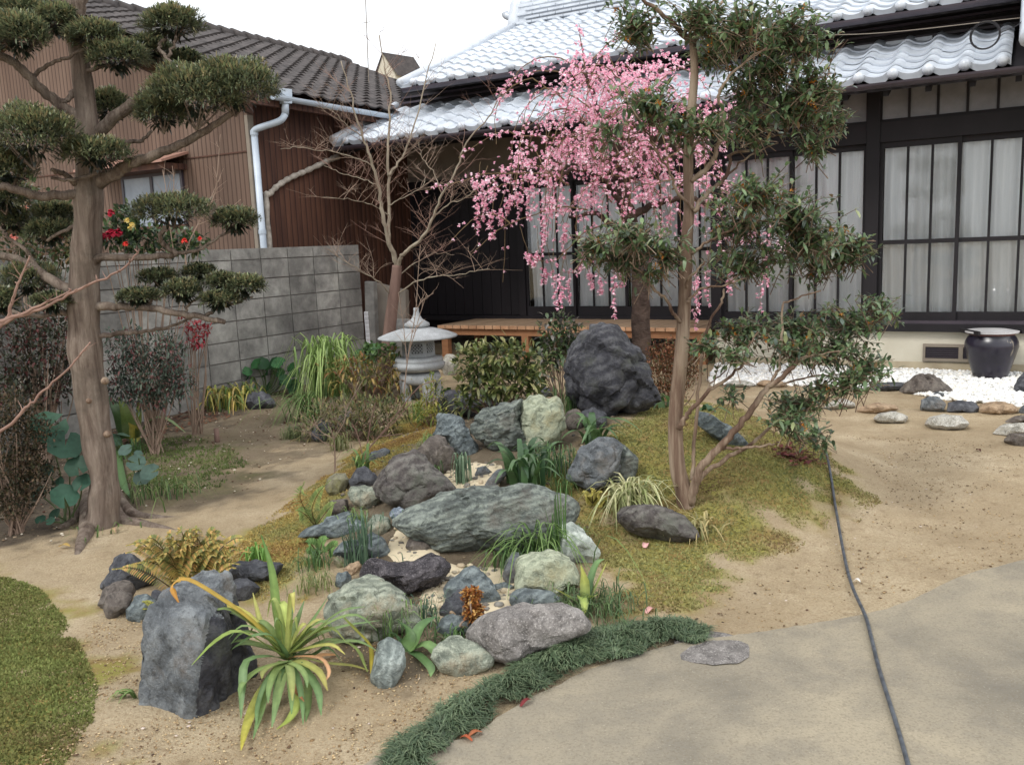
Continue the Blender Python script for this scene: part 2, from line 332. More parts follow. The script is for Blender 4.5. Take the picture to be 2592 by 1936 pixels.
# ------------------------------------------------------------------ scattered stuff: moss, white pebbles, sand clods
def scatter_in(poly, n, margin=0.):
    P = np.array([p[:2] for p in poly]); lo, hi = P.min(0), P.max(0); out = []; got = 0
    while got < n:
        q = NR.random((n*2, 2))*(hi-lo)+lo; q = q[poly_sd(q[:, 0], q[:, 1], poly) > margin]; out.append(q); got += len(q)
    return np.concatenate(out)[:n]
MAT_MOSS = leaf_mat('moss_leaf', .85, .2, .15)
def moss(name, label, poly, n, cols, hgt=(.004, .012), thin=.30):
    q = scatter_in(poly, n, -.05); dens = vnoise(q[:, 0], q[:, 1], 3.1, 8)*.6+vnoise(q[:, 0], q[:, 1], 11, 9)*.4
    q = q[dens+np.clip((poly_sd(q[:, 0], q[:, 1], poly)+(vnoise(q[:, 0], q[:, 1], 5, 3)-.5)*.34+(vnoise(q[:, 0], q[:, 1], 18, 4)-.5)*.16-.03)/.25, -1, .35)*.4 > thin+NR.random(len(q))*.22]; n = len(q); z = terr(q[:, 0], q[:, 1])+(vnoise(q[:, 0], q[:, 1], 6, 1)-.5)*.016+(vnoise(q[:, 0], q[:, 1], 17, 2)-.5)*.007
    a = NR.random(n)*6.283; hgt_ = NR.uniform(*hgt, n); wd = NR.uniform(.004, .009, n); le = NR.normal(0, .007, (n, 2))
    b0 = np.stack([q[:, 0]-np.cos(a)*wd, q[:, 1]-np.sin(a)*wd, z-.003], 1); b1 = np.stack([q[:, 0]+np.cos(a)*wd, q[:, 1]+np.sin(a)*wd, z-.003], 1)
    tp = np.stack([q[:, 0]+le[:, 0], q[:, 1]+le[:, 1], z+hgt_], 1)
    k = vnoise(q[:, 0], q[:, 1], 4, 12)*.7+NR.random(n)*.3; C = np.array(cols); ci = np.clip((k*len(C)).astype(int), 0, len(C)-1)
    col = C[ci]*NR.uniform(.7, 1.2, (n, 1)); V = np.stack([b0, b1, tp], 1).reshape(-1, 3)
    return tag(new_obj(name, arr_mesh(name, V, np.arange(3*n).reshape(-1, 3), MAT_MOSS, np.repeat(col, 3, 0))), label, 'moss', kind='stuff')
MC = [lin(134, 112, 82), lin(150, 134, 94), lin(144, 138, 90), lin(150, 147, 94), lin(130, 134, 86)]
moss('moss', 'yellow green moss covering the mound round the evergreen tree', MOSS_R, 80000, MC)
moss('moss', 'golden moss on the bank left of the rockery', MOSS_L, 40000, [lin(148, 118, 76), lin(166, 140, 86), lin(172, 152, 92)]+MC[2:4])
moss('moss', 'green moss bed beside the sandy path and the squared grey rock', MOSS_F, 46000, [lin(116, 104, 68), lin(118, 118, 70), lin(118, 126, 72), lin(132, 136, 82)], (.004, .011), .12)
moss('moss', 'thin green weeds on the dark soil by the pruned tree', GRN, 4200, [lin(84, 96, 58), lin(98, 112, 64), lin(110, 120, 74)], (.008, .025))
_ico = {}
def ico(sub):
    if sub not in _ico:
        b = bmesh.new(); bmesh.ops.create_icosphere(b, subdivisions=sub, radius=1); b.verts.ensure_lookup_table()
        _ico[sub] = (np.array([v.co[:] for v in b.verts]), np.array([[v.index for v in f.verts] for f in b.faces])); b.free()
    return _ico[sub]
def blobs(name, q, z, size, cols, mat, flat=.65, sub=1, kind='stuff', label=None, cat=None):
    V0, F0 = ico(sub); n = len(q); S = (NR.uniform(*size, (n, 1, 1))*NR.uniform(.7, 1.3, (n, 1, 3)))*np.array([1, 1, flat])
    V = V0[None]*S*NR.uniform(.85, 1.15, (n, len(V0), 1)); a = NR.random(n)*6.28; c, s = np.cos(a)[:, None], np.sin(a)[:, None]
    x = V[..., 0]*c-V[..., 1]*s+q[:, 0:1]; y = V[..., 0]*s+V[..., 1]*c+q[:, 1:2]; zz = V[..., 2]+z[:, None]
    C = np.array(cols)[NR.integers(0, len(cols), n)]*NR.uniform(.85, 1.1, (n, 1))
    me = arr_mesh(name, np.stack([x, y, zz], -1).reshape(-1, 3), (F0[None]+(np.arange(n)*len(V0))[:, None, None]).reshape(-1, 3), mat, np.repeat(C, len(V0), 0), True)
    return tag(new_obj(name, me), label, cat, kind=kind)
MAT_PEB = leaf_mat('pebble_stone', .7, 0, .3)
q = scatter_in(GRAVEL, 9000, -.04); blobs('white_pebbles', q, NR.uniform(.0, .03, len(q)), (.014, .03), [lin(240, 240, 236), lin(226, 226, 224), lin(232, 228, 218)], MAT_PEB, .7, 1, 'stuff', 'white pebble bed along the foot of the house', 'pebbles')
FORE = gpoly([(100, 1936), (250, 1500), (700, 1700), (860, 1500), (1300, 1560), (1180, 1750), (950, 1936), (600, 2000)])
q = scatter_in(FORE, 5200); blobs('sand_clods', q, terr(q[:, 0], q[:, 1])+.001, (.0015, .0042), [lin(168, 144, 108), lin(150, 126, 92), lin(186, 166, 130), lin(126, 104, 78)], MAT_PEB, .7, 1, 'stuff', 'coarse sand grains and clods between rockery and grass border', 'sand')
SANDR = gpoly([(1550, 1560), (2000, 1440), (2250, 1250), (2100, 1100), (2592, 1120), (2592, 1400), (2200, 1560), (1850, 1610)])
q = scatter_in(SANDR, 1700); blobs('sand_clods', q, terr(q[:, 0], q[:, 1])+.001, (.002, .005), [lin(172, 148, 110), lin(140, 118, 86), lin(112, 92, 68)], MAT_PEB, .6, 1, 'stuff', 'crumbs of sand on the path beside the mossy mound', 'sand')
q = scatter_in(SOIL, 5200); blobs('soil_litter', q, terr(q[:, 0], q[:, 1])+.001, (.003, .011), [lin(92, 72, 54), lin(120, 100, 78), lin(150, 132, 108), lin(84, 52, 40), lin(206, 196, 178)], MAT_PEB, .4, 1, 'stuff', 'fine crumbs and bits on the shaded soil path', 'litter')
q = np.concatenate([scatter_in(SANDR, 260), scatter_in(FORE, 160), scatter_in(SOIL, 420)]); A_ = NR.uniform(0, 6.28, len(q)); blobs('sand_litter', q, terr(q[:, 0], q[:, 1])+.003, (.003, .008), [lin(70, 52, 40), lin(96, 72, 50), lin(84, 62, 46), lin(120, 96, 66), lin(104, 80, 58), lin(196, 180, 166)], MAT_PEB, .22, 1, 'stuff', 'scattered dark crumbs, bark bits and pale petals on the bare ground', 'litter')
q = scatter_in(STREAM, 420, .01); blobs('stream_pebbles', q, terr(q[:, 0], q[:, 1])+.012, (.004, .018), [lin(150, 140, 122), lin(120, 116, 108), lin(176, 160, 134), lin(104, 98, 90), lin(190, 176, 150)], MAT_PEB, .6, 2, 'stuff', 'small pebbles and grit in the pale stream bed', 'pebbles')
q = scatter_in(ROCKY, 900, 0); blobs('rockery_grit', q, terr(q[:, 0], q[:, 1])+.004, (.004, .016), [lin(98, 86, 70), lin(120, 108, 92), lin(84, 80, 74), lin(140, 124, 100)], MAT_PEB, .6, 1, 'stuff', 'soil crumbs and grit packed between the rockery stones', 'grit')
# ================================================================== HOUSE (right)
M_TILE = noisy('silver_clay_tile', lin(176, 182, 190), lin(205, 211, 218), 5, .34, .75, .12, 120, .001, rnd_obj=.10)
M_TILE2 = noisy('weathered_tile', lin(56, 52, 51), lin(86, 80, 78), 7, .8, .3, .4, 90, .003, rnd_obj=.16)
M_DARK = noisy('dark_stained_timber', lin(17, 14, 18), lin(30, 26, 30), 3, .6, .35, .3, 40, .003, (1, 1, .15))
M_GUT = noisy('dark_gutter_metal', lin(52, 46, 54), lin(70, 62, 70), 4, .4, .5, .1)
M_PLASTER = noisy('cream_plaster', lin(188, 182, 164), lin(208, 202, 186), 2.5, .85, .2, .5, 70, .003)
M_FOOT = noisy('damp_plaster', lin(150, 138, 116), lin(180, 168, 144), 4, .85, .2, .5, 70, .003)
M_CLAY = noisy('grey_clay_wall', lin(112, 104, 96), lin(134, 126, 116), 2, .9, .15, .3, 60, .003)
M_DECK = noisy('deck_top_wood', lin(132, 110, 90), lin(156, 132, 108), 4, .65, .3, .3, 40, .003, (.3, 3, 1), .1)
M_DECKE = noisy('cut_wood_end', lin(160, 118, 88), lin(192, 154, 122), 5, .6, .3, .3, 60, .003, rnd_obj=.14)
M_FASC = noisy('orange_timber', lin(132, 92, 64), lin(156, 112, 80), 4, .6, .3, .3, 40, .003, (1, 1, 6))
M_GREYW = noisy('grey_vent_metal', lin(120, 110, 98), lin(140, 130, 116), 4, .6, .4, .2)
t = NT('window_glass'); t.col((1, 1, 1)); gl = t.n('ShaderNodeBsdfGlossy'); gl.inputs['Roughness'].default_value = .05
tp = t.n('ShaderNodeBsdfTransparent'); tp.inputs[0].default_value = (.97, .98, .98, 1); fr = t.n('ShaderNodeFresnel'); fr.inputs[0].default_value = 1.55
mx = t.n('ShaderNodeMixShader'); t.l(fr.outputs[0], mx.inputs[0]); t.l(tp.outputs[0], mx.inputs[1]); t.l(gl.outputs[0], mx.inputs[2]); t.l(mx.outputs[0], t.out.inputs[0]); M_GLASS = t.m
t = NT('white_curtain'); t.col(t.mix(t.ramp(t.noise(3, 4, .6, 0, t.mapped((14, 14, .6))), [(.3, 0.), (.7, 1.)]), lin(238, 239, 240), lin(253, 253, 253))); t.fin(.9, .1)
trn = t.n('ShaderNodeBsdfTranslucent'); trn.inputs[0].default_value = (.85, .85, .86, 1); mx = t.n('ShaderNodeMixShader'); mx.inputs[0].default_value = .08
t.l(t.p.outputs[0], mx.inputs[1]); t.l(trn.outputs[0], mx.inputs[2]); t.l(mx.outputs[0], t.out.inputs[0]); M_CURT = t.m
M_OBSC = noisy('dim_frosted_pane', lin(108, 108, 112), lin(132, 132, 136), 5, .35, .5, .2)

house = thing('house', 'traditional house with silver tiled roofs, dark timber frame and white curtains', 'house', OH)
def hbox(name, s0, s1, t0, t1, z0, z1, mat, parent=house, bev=0.):
    o = MB().box((s0, t0, z0), (s1, t1, z1), HP).obj(name, mat, parent)
    if bev: bevel(o, bev)
    return o
# foundation
hbox('foundation', -2.05, 2.6, .03, .5, .10, .42, M_PLASTER); hbox('foundation_foot', -2.05, 2.6, .015, .5, -.1, .10, M_FOOT)
vent = hbox('vent_frame', .13, .83, -.006, .04, .115, .145, M_GREYW)
for a in ((.13, .83, -.006, .04, .262, .292), (.13, .155, -.006, .04, .145, .262), (.805, .83, -.006, .04, .145, .262), (.46, .50, -.006, .04, .145, .262)): hbox('vent_frame_bar', *a, M_GREYW, vent)
hbox('vent_mesh', .155, .805, .012, .028, .145, .262, M_DARK, vent)
for k in range(5): hbox('vent_slat', .157, .803, .004, .012, .155+k*.021, .163+k*.021, M_GUT, vent)
# front frame
hbox('sill_beam', -2.08, 2.6, -.04, .14, .42, .50, M_DARK); hbox('sill_track', -2.0, 2.6, -.02, .12, .50, .53, M_GUT)
for s0, s1 in ((-2.09, -1.97), (-.455, -.325), (1.24, 1.36)): hbox('post', s0, s1, -.015, .14, .50, 2.98, M_DARK, bev=.004)
hbox('lintel_beam', -1.97, 2.6, .0, .15, 2.345, 2.54, M_DARK)
hbox('top_plate', -2.09, 2.6, .0, .15, 2.98, 3.1, M_DARK); hbox('side_return_wall', -2.07, -1.99, .14, 1.12, .43, 3.0, M_DARK)
def curtain(parent, s0, s1, t, z0, z1, seed, swag=False):
    r = np.random.default_rng(seed); n, m = 60, 14; S = np.linspace(s0, s1, n); Zs = np.linspace(z0, z1, m); ph = r.random(4)*6
    V = []
    for j, z in enumerate(Zs):
        for s in S:
            f = .020*math.sin(s*48+ph[0]+.9*math.sin(z*1.6+ph[2]))+.016*math.sin(s*19+ph[1]+z*.9)+.012*mnoise.noise(Vector((s*6+seed, z*1.1, 0)))
            zz = z
            if swag and z < .95: f += .05*math.sin(z*9+s*4); 
            V.append(HP(s, t+f, zz))
    I = np.arange(n*m).reshape(m, n); Fq = np.stack([I[:-1, :-1], I[:-1, 1:], I[1:, 1:], I[1:, :-1]], -1).reshape(-1, 4)
    return new_obj('curtain', arr_mesh('curtain', np.array(V)-parent_loc(parent), Fq, M_CURT, None, True), parent)
def sash(s0, s1, t, z0, zg0, zm, zg1, z1, n=3, stile=.035):
    """one sliding sash: rails and stiles, glazing bars, panes"""
    d = hbox('sliding_sash', s0, s1, t, t+.035, z0, zg0, M_DARK)
    hbox('top_rail', s0, s1, t, t+.035, zg1, z1, M_DARK, d); hbox('stile', s0, s0+stile, t, t+.035, zg0, zg1, M_DARK, d); hbox('stile', s1-stile, s1, t, t+.035, zg0, zg1, M_DARK, d)
    hbox('mid_rail', s0+stile, s1-stile, t+.002, t+.033, zm-.022, zm+.022, M_DARK, d); w_ = (s1-s0-2*stile)/n
    for k in range(1, n):
        for a, b in ((zg0, zm-.022), (zm+.022, zg1)): hbox('glazing_bar', s0+stile+k*w_-.012, s0+stile+k*w_+.012, t+.004, t+.03, a, b, M_DARK, d)
    for k in range(n):
        for a, b in ((zg0, zm-.022), (zm+.022, zg1)):
            hbox('pane', s0+stile+k*w_+.012, s0+stile+(k+1)*w_-.012, t+.014, t+.019, a, b, M_GLASS, d)
    return d
ss = [-1.97, -1.21, -.455]; 
for i, (a, b) in enumerate([(-1.97, -1.20), (-1.235, -.455), (-.325, .42), (.385, 1.24), (1.36, 2.05), (2.02, 2.6)]):
    sash(a, b, .04+.04*(i % 2), .53, .615, 1.335, 2.285, 2.345); curtain(house, a+.03, b-.03, .165, .56, 2.34, i, i in (3, 4))
# transom windows
for a, b, n in ((-1.97, -.455, 6), (-.325, 1.24, 6), (1.36, 2.6, 5)):
    f = hbox('transom', a, b, .03, .07, 2.54, 2.57, M_DARK); hbox('top_rail', a, b, .03, .07, 2.90, 2.98, M_DARK, f); w_ = (b-a)/n
    for k in range(n+1): hbox('transom_bar', max(a, a+k*w_-.012), min(b, a+k*w_+.012), .031, .069, 2.57, 2.90, M_DARK, f)
    for k in range(n): hbox('transom_pane', a+k*w_+.012, a+(k+1)*w_-.012, .045, .052, 2.57, 2.90, M_OBSC, f)
# recessed veranda bay
hbox('recess_sill', -7.2, -2.07, .96, 1.14, .40, .47, M_DARK); hbox('recess_lintel', -7.2, -2.07, .98, 1.14, 2.28, 2.44, M_DARK)
for s0, s1 in ((-7.2, -7.08), (-5.16, -5.05)): hbox('post', s0, s1, .97, 1.13, .47, 3.05, M_DARK, bev=.004)
for i in range(4):
    a = -5.05+i*.745; sash(a, a+.765 if i < 3 else -2.07, 1.0+.04*(i % 2), .47, .60, 1.32, 2.22, 2.28); curtain(house, a+.03, a+.73, 1.145, .5, 2.28, 20+i)
hbox('clay_panel', -7.08, -5.16, 1.03, 1.10, 2.44, 3.02, M_CLAY); hbox('clay_panel', -5.05, -2.07, 1.03, 1.10, 2.44, 3.02, M_CLAY)
sh = hbox('dark_panel', -7.08, -5.16, 1.05, 1.09, .47, 2.28, M_DARK)  # near-black boarded panel filling the left bay
for k in range(12): hbox('panel_board', -7.07+k*.159, -7.07+k*.159+.152, 1.03, 1.05, .48, 2.27, M_DARK, sh)
hbox('recess_floor', -7.2, -2.07, 1.1, 3.2, .2, .42, M_DARK); hbox('inner_wall', -7.2, 2.6, 3.0, 3.1, .42, 3.4, M_DARK); hbox('inner_floor', -2.0, 2.6, .15, 3.0, .35, .5, M_DARK)
hbox('left_end_wall', -7.3, -7.2, .95, 4.0, -.05, 3.6, M_DARK)
# eave underside, upper wall
LS0, LS1 = -6.85, 1.0
def slab(name, s0, s1, t0, z0, t1, z1, th, mat, parent):
    V = [HP(s0, t0, z0), HP(s1, t0, z0), HP(s1, t1, z1), HP(s0, t1, z1)]; V += [p-np.array([0, 0, th]) for p in V]
    return MB().add(V, [(0, 1, 2, 3), (7, 6, 5, 4), (0, 4, 5, 1), (1, 5, 6, 2), (2, 6, 7, 3), (3, 7, 4, 0)]).obj(name, mat, parent)
SLP = .41
lower_roof = slab('lower_roof', LS0+.03, 2.8, -.74, 2.815, .62, 2.815+SLP*1.36, .07, M_DARK, house)
hbox('upper_wall', -6.75, 2.8, .62, .75, 2.9, 3.72, M_DARK)
for k in range(3): hbox('upper_wall_ledge', -6.7, 2.8, .585-.01*k, .62, 3.42+k*.07, 3.445+k*.07, M_GUT)
UT1, UZ0 = 3.3, 3.585
upper_roof = slab('upper_roof', -6.27, 3.2, .06, UZ0, UT1, UZ0+SLP*(UT1-.06), .07, M_DARK, house)
slab('upper_roof_back', -6.27, 3.2, UT1+.001, UZ0+SLP*(UT1-.06), UT1+3.2, UZ0, .07, M_DARK, upper_roof)
hbox('gable_wall', -5.9, 3.0, .8, 5.8, 3.4, 3.66, M_DARK)
V = [HP(s, t, z) for s in (-5.9, -5.8) for t, z in ((.8, 3.66), (5.8, 3.66), (3.3, 4.72))]; MB().add(V, [(0, 1, 2), (5, 4, 3), (0, 3, 4, 1), (1, 4, 5, 2), (2, 5, 3, 0)]).obj('gable', M_CLAY, house)
# rafters under the eave, gutters
for k in range(26): 
    s = -6.7+k*.36; MB().add([HP(s+a, b, z) for a in (0, .05) for b, z in ((-.7, 2.75), (.6, 2.75+SLP*1.3), (.6, 2.70+SLP*1.3), (-.7, 2.70))], [(0, 1, 2, 3), (7, 6, 5, 4), (0, 4, 5, 1), (1, 5, 6, 2), (2, 6, 7, 3), (3, 7, 4, 0)]).obj('rafter', M_DARK, lower_roof)
def gutter(parent, s0, s1, t, z, r=.05, mat=M_GUT):
    prof = [(math.cos(a)*r, math.sin(a)*r) for a in np.linspace(math.pi, 2*math.pi, 9)]; prof += [(x*.86, y*.86) for x, y in prof[::-1]]
    V = [HP(s, t+x, z+y) for s in (s0, s1) for x, y in prof]; n = len(prof)
    return MB().add(V, [(i, (i+1) % n, n+(i+1) % n, n+i) for i in range(n)]+[tuple(range(n)), tuple(range(2*n-1, n-1, -1))]).obj('gutter', mat, parent)
gutter(lower_roof, -6.8, 1.0, -.86, 2.80); gutter(upper_roof, -6.2, 1.2, -.06, 3.56)
# tiles
TP, TE = .295, .236
def tile_mesh(name, mat, pitch=TP, exp=TE, amp=1., eave=False, flat=False):
    us = np.linspace(0, 1, 13)
    if flat: prof = [.012*max(0, math.cos((u-.0)*2*math.pi))**2+.006*math.sin(u*6.28)*0 for u in us]
    else: prof = [amp*(-.022*math.sin(min(1, u/.62)*math.pi) + (.036*math.sin((u-.55)/.45*math.pi) if u > .55 else 0)) for u in us]
    L = exp*1.22; th = .02; V = []; Fq = []; n = len(us)
    for y, dz in ((0, .028), (L, 0.)):
        for u, p in zip(us, prof): V.append((u*pitch*1.012, y, p+dz))
    drop = .055 if eave else th
    for u, p in zip(us, prof): V.append((u*pitch*1.012, .002, p+.028-(drop if not eave else drop+.02*math.sin(u*math.pi*1.0))))
    for i in range(n-1): Fq += [(i, i+1, n+i+1, n+i), (2*n+i, 2*n+i+1, i+1, i)]
    Fq += [(0, n, 2*n), (n-1, 3*n-1, 2*n-1)]
    if eave:
        c0 = len(V); cx, cz, r = .79*pitch, .02, .052
        for j, (rr, yy) in enumerate(((1, 0.0), (.95, -.018), (.72, -.036), (.35, -.046), (.0, -.049))):
            for k in range(12): V.append((cx+r*rr*math.cos(k*math.pi/6), yy, cz+r*rr*math.sin(k*math.pi/6)))
        for j in range(4):
            for k in range(12): Fq.append((c0+j*12+k, c0+(j+1)*12+k, c0+(j+1)*12+(k+1) % 12, c0+j*12+(k+1) % 12))
    me = bpy.data.meshes.new(name); me.from_pydata(V, [], Fq); me.polygons.foreach_set('use_smooth', [True]*len(me.polygons)); me.materials.append(mat)
    me.update()
    b = bmesh.new(); b.from_mesh(me); bmesh.ops.recalc_face_normals(b, faces=b.faces); b.to_mesh(me); b.free()
    try: me.set_sharp_from_angle(angle=R_(40))
    except Exception: pass
    return me
def roof_tiles(parent, s_dir, up_h, org, slope, cols, rows, me, me_e, pitch, exp, own, s_off=0.):
    """tiles in courses; own(i, j) says which become parts of their own, the rest are one part"""
    a = math.atan(slope); up = up_h*math.cos(a)+np.array([0, 0, math.sin(a)]); nz = np.cross(s_dir, up); M0 = Matrix((s_dir, up, nz)).transposed(); pl_ = parent_loc(parent)
    rest = []
    for j in range(rows):
        for i in range(cols):
            p = org+s_dir*(i*pitch)+up*(j*exp)+nz*.02; m = me_e if j == 0 else me
            tw = Matrix.Rotation(rnd.gauss(0, .006), 3, 'Z') @ Matrix.Rotation(rnd.gauss(0, .008), 3, 'X')
            if own(i, j):
                o = new_obj('roof_tile', m, parent); o.matrix_basis = Matrix.LocRotScale(Vector(p-pl_), (M0 @ tw).to_quaternion(), None)
            else: rest.append((p, np.array(M0 @ tw), m))
    if rest:
        Vs = []; Fs = []; n = 0
        for p, M_, m in rest:
            co = np.empty(len(m.vertices)*3, np.float32); m.vertices.foreach_get('co', co); co = co.reshape(-1, 3) @ M_.T + p; Vs += [tuple(q-pl_) for q in co]; Fs += [tuple(i+n for i in q.vertices) for q in m.polygons]; n = len(Vs)
        mm = bpy.data.meshes.new('far_roof_tiles'); mm.from_pydata(Vs, [], Fs); mm.polygons.foreach_set('use_smooth', [True]*len(mm.polygons)); mm.materials.append(rest[0][2].materials[0])
        try: mm.set_sharp_from_angle(angle=R_(40))
        except Exception: pass
        tag(new_obj('far_roof_tiles', mm, parent), kind='stuff')
tm, te = tile_mesh('roof_tile', M_TILE), tile_mesh('eave_tile', M_TILE, eave=True)
roof_tiles(lower_roof, EX, EY, HP(LS0, -.80, 2.84), SLP, 26, 6, tm, te, TP, TE, lambda i, j: True)
roof_tiles(upper_roof, EX, EY, HP(-6.3, 0., 3.60), SLP, 31, 15, tm, te, TP, TE, lambda i, j: j < 5 and i < 25)
# projecting wing roof at the right edge
wing = slab('wing_roof', 1.02, 2.9, -1.0, 2.88, .62, 2.88+.62*1.62, .08, M_DARK, house)
roof_tiles(wing, EX, EY, HP(.93, -1.08, 2.92), .62, 4, 8, tm, te, TP, TE, lambda i, j: False)
MB().tube(catmull([HP(.95, -1.1, 2.98), HP(.95, -.3, 3.48), HP(.95, .6, 4.04)], 8), .075, 10).obj('verge_roll', M_TILE, wing, True)
# ridge with stacked courses and end ornament
zr = UZ0+SLP*(UT1-.06)+.02; ridge = hbox('ridge_core', -6.2, 3.2, UT1-.10, UT1+.10, zr-.08, zr+.34, M_TILE, upper_roof)
for c_ in range(5):
    mb = MB(); z0 = zr+.02+c_*.066; wdt = .17-.014*c_; s = -6.22+(c_ % 2)*.14
    while s < 3.0: mb.box((s, UT1-wdt, z0), (s+.272, UT1+wdt, z0+.034), HP); s += .28
    bevel(mb.obj('ridge_course', M_TILE, upper_roof), .004, 1)
mb = MB(); s = -6.22
while s < 3.0: mb.tube([HP(s, UT1, zr+.36), HP(s+.26, UT1, zr+.36)], .085, 12); mb.tube([HP(s+.25, UT1, zr+.36), HP(s+.285, UT1, zr+.36)], .1, 12); s += .29
mb.obj('ridge_cap', M_TILE, upper_roof, True)
orn = MB().tube([HP(-6.34, UT1, zr-.22), HP(-6.30, UT1, zr+.1), HP(-6.27, UT1, zr+.36), HP(-6.24, UT1, zr+.5)], [.17, .15, .13, .07], 10).tube(catmull([HP(-6.3, UT1, zr+.18), HP(-6.42, UT1, zr+.20), HP(-6.5, UT1, zr+.24), HP(-6.52, UT1, zr+.28)], 5), [.06]*16, 8)
orn.tube(catmull([HP(-6.32, UT1, zr-.1), HP(-6.44, UT1, zr-.14), HP(-6.52, UT1, zr-.12)], 5), .06, 8); orn.obj('ridge_end_tile', M_TILE, upper_roof, True)
# verge rolls on the left edges
MB().tube([HP(LS0+.03, -.82, 2.90), HP(LS0+.03, .6, 2.90+SLP*1.42)], .06, 10).obj('verge_roll', M_TILE, lower_roof, True)
MB().tube([HP(-6.29, -.02, 3.65), HP(-6.29, UT1, 3.65+SLP*UT1)], .055, 10).obj('verge_roll', M_TILE, upper_roof, True)
for k in range(14): MB().box((-6.85+k*.5, .45, 3.345), (-6.85+k*.5+.44, .62, 3.40), HP).obj('flashing_tile', M_TILE, lower_roof)
# thin cable loop hanging at the wing
mb = MB(); cc = HP(.62, -.95, 3.08)
for k in range(3): mb.tube([cc+EX*math.cos(a)*(.105+.006*k)+np.array([0, 0, 1])*math.sin(a)*(.105+.006*k)-EY*(.01*k) for a in np.linspace(0, 6.3, 30)], .0035, 5)
mb.tube(catmull([cc+EX*.1, HP(.9, -.8, 3.2), HP(.9, .5, 3.75)], 5), .004, 5); tag(mb.obj('cable_coil', M_DARK, None), 'thin dark cable coiled in a ring at the end of the lower roof', 'cable')
tag(MB().tube(catmull([HP(.9, -.55, 3.26), HP(-.4, -.30, 3.36), HP(-1.5, -.05, 3.56)], 8), .004, 5).obj('wire', M_GREYW, None), 'thin grey wire strung above the lower silver roof', 'wire')
# ------------------------------------------------------------------ wooden deck
deck = thing('wooden_deck', 'low wooden veranda deck with orange cut plank ends', 'deck', HP(-4, .5, 0))
n = 30; w_ = 3.75/n
for k in range(n):
    o = MB().box((-5.88+k*w_, -.04, .385), (-5.88+(k+1)*w_-.007, .955, .43+rnd.uniform(0, .004)), HP).obj('plank', M_DECK, deck); o.data.materials.append(M_DECKE)
    o.data.polygons[2].material_index = 1; bevel(o, .003, 1)
hbox('front_beam', -5.88, -2.14, .0, .06, .30, .384, M_FASC, deck); hbox('rear_beam', -5.88, -2.14, .86, .92, .30, .384, M_FASC, deck)
for s in (-5.85, -4.6, -3.4, -2.26):
    hbox('leg', s, s+.10, .0, .09, -.03, .30, M_FASC, deck); hbox('leg', s, s+.10, .84, .93, -.03, .30, M_FASC, deck)
for k in range(9): MB().tube([HP(-4.25+k*.058, -.065, .36), HP(-4.25+k*.058, .2, .36)], .026, 10).obj('bamboo_end', M_DECKE, deck, True)
# ================================================================== BROWN HOUSE (left)
t = NT('brown_siding'); wv = t.n('ShaderNodeTexWave'); wv.bands_direction = 'X'; wv.inputs['Scale'].default_value = 4.2; wv.inputs['Distortion'].default_value = .1; t.l(t.mapped((1, 1, 1), (0, 0, R_(30))), wv.inputs[0])
c = t.ramp(t.noise(1.6, 5, .6, 0, t.mapped((1, 1, .25))), [(.3, lin(88, 71, 61)), (.55, lin(108, 88, 76)), (.75, lin(124, 104, 91))]); c = t.mix(t.ramp(wv.outputs[1], [(.0, .75), (.26, 0.)]), c, lin(54, 40, 34)); t.col(c)
t.bump(wv.outputs[1], .6, .006); M_SID = t.fin(.75, .25)
t = NT('dark_brown_boards'); wv = t.n('ShaderNodeTexWave'); wv.bands_direction = 'Y'; wv.inputs['Scale'].default_value = 3.4; wv.inputs['Distortion'].default_value = .3; t.l(t.mapped((1, 1, 1), (0, 0, R_(30))), wv.inputs[0])
c = t.ramp(t.noise(3.6, 6, .65, 0, t.mapped((2, 2, .25))), [(.3, lin(62, 40, 34)), (.55, lin(86, 58, 46)), (.75, lin(104, 70, 54))]); c = t.mix(t.ramp(wv.outputs[1], [(.0, .8), (.14, 0.)]), c, lin(34, 22, 20)); t.col(c); t.bump(wv.outputs[1], .6, .006); M_BRD = t.fin(.7, .3)
bh = thing('brown_house', 'single storey brown sided house with weathered dark tiles behind the block wall', 'house', HP(-9, 1, 0))
GT, GS = -2.10, -7.0
gw = MB(); V = [HP(s, GT, z) for s, z in ((-14, -.05), (GS, -.05), (GS, 3.12), (-10.9, 4.72), (-14, 3.45))]; gw.add(V+[p+EY*.1 for p in V], [(0, 1, 2, 3, 4), (9, 8, 7, 6, 5)]+[(i, 5+i, 5+(i+1) % 5, (i+1) % 5) for i in range(5)]).obj('gable_wall', M_SID, bh)
hbox('side_wall', GS-.1, GS, GT+.101, 4.6, -.05, 3.30, M_BRD, bh); hbox('corner_post', GS-.02, GS+.03, GT-.03, GT+.06, -.05, 3.1, M_GREYW, bh)
hbox('siding_joint', -13, GS-.03, GT-.012, GT, 2.685, 2.70, M_BRD, bh)
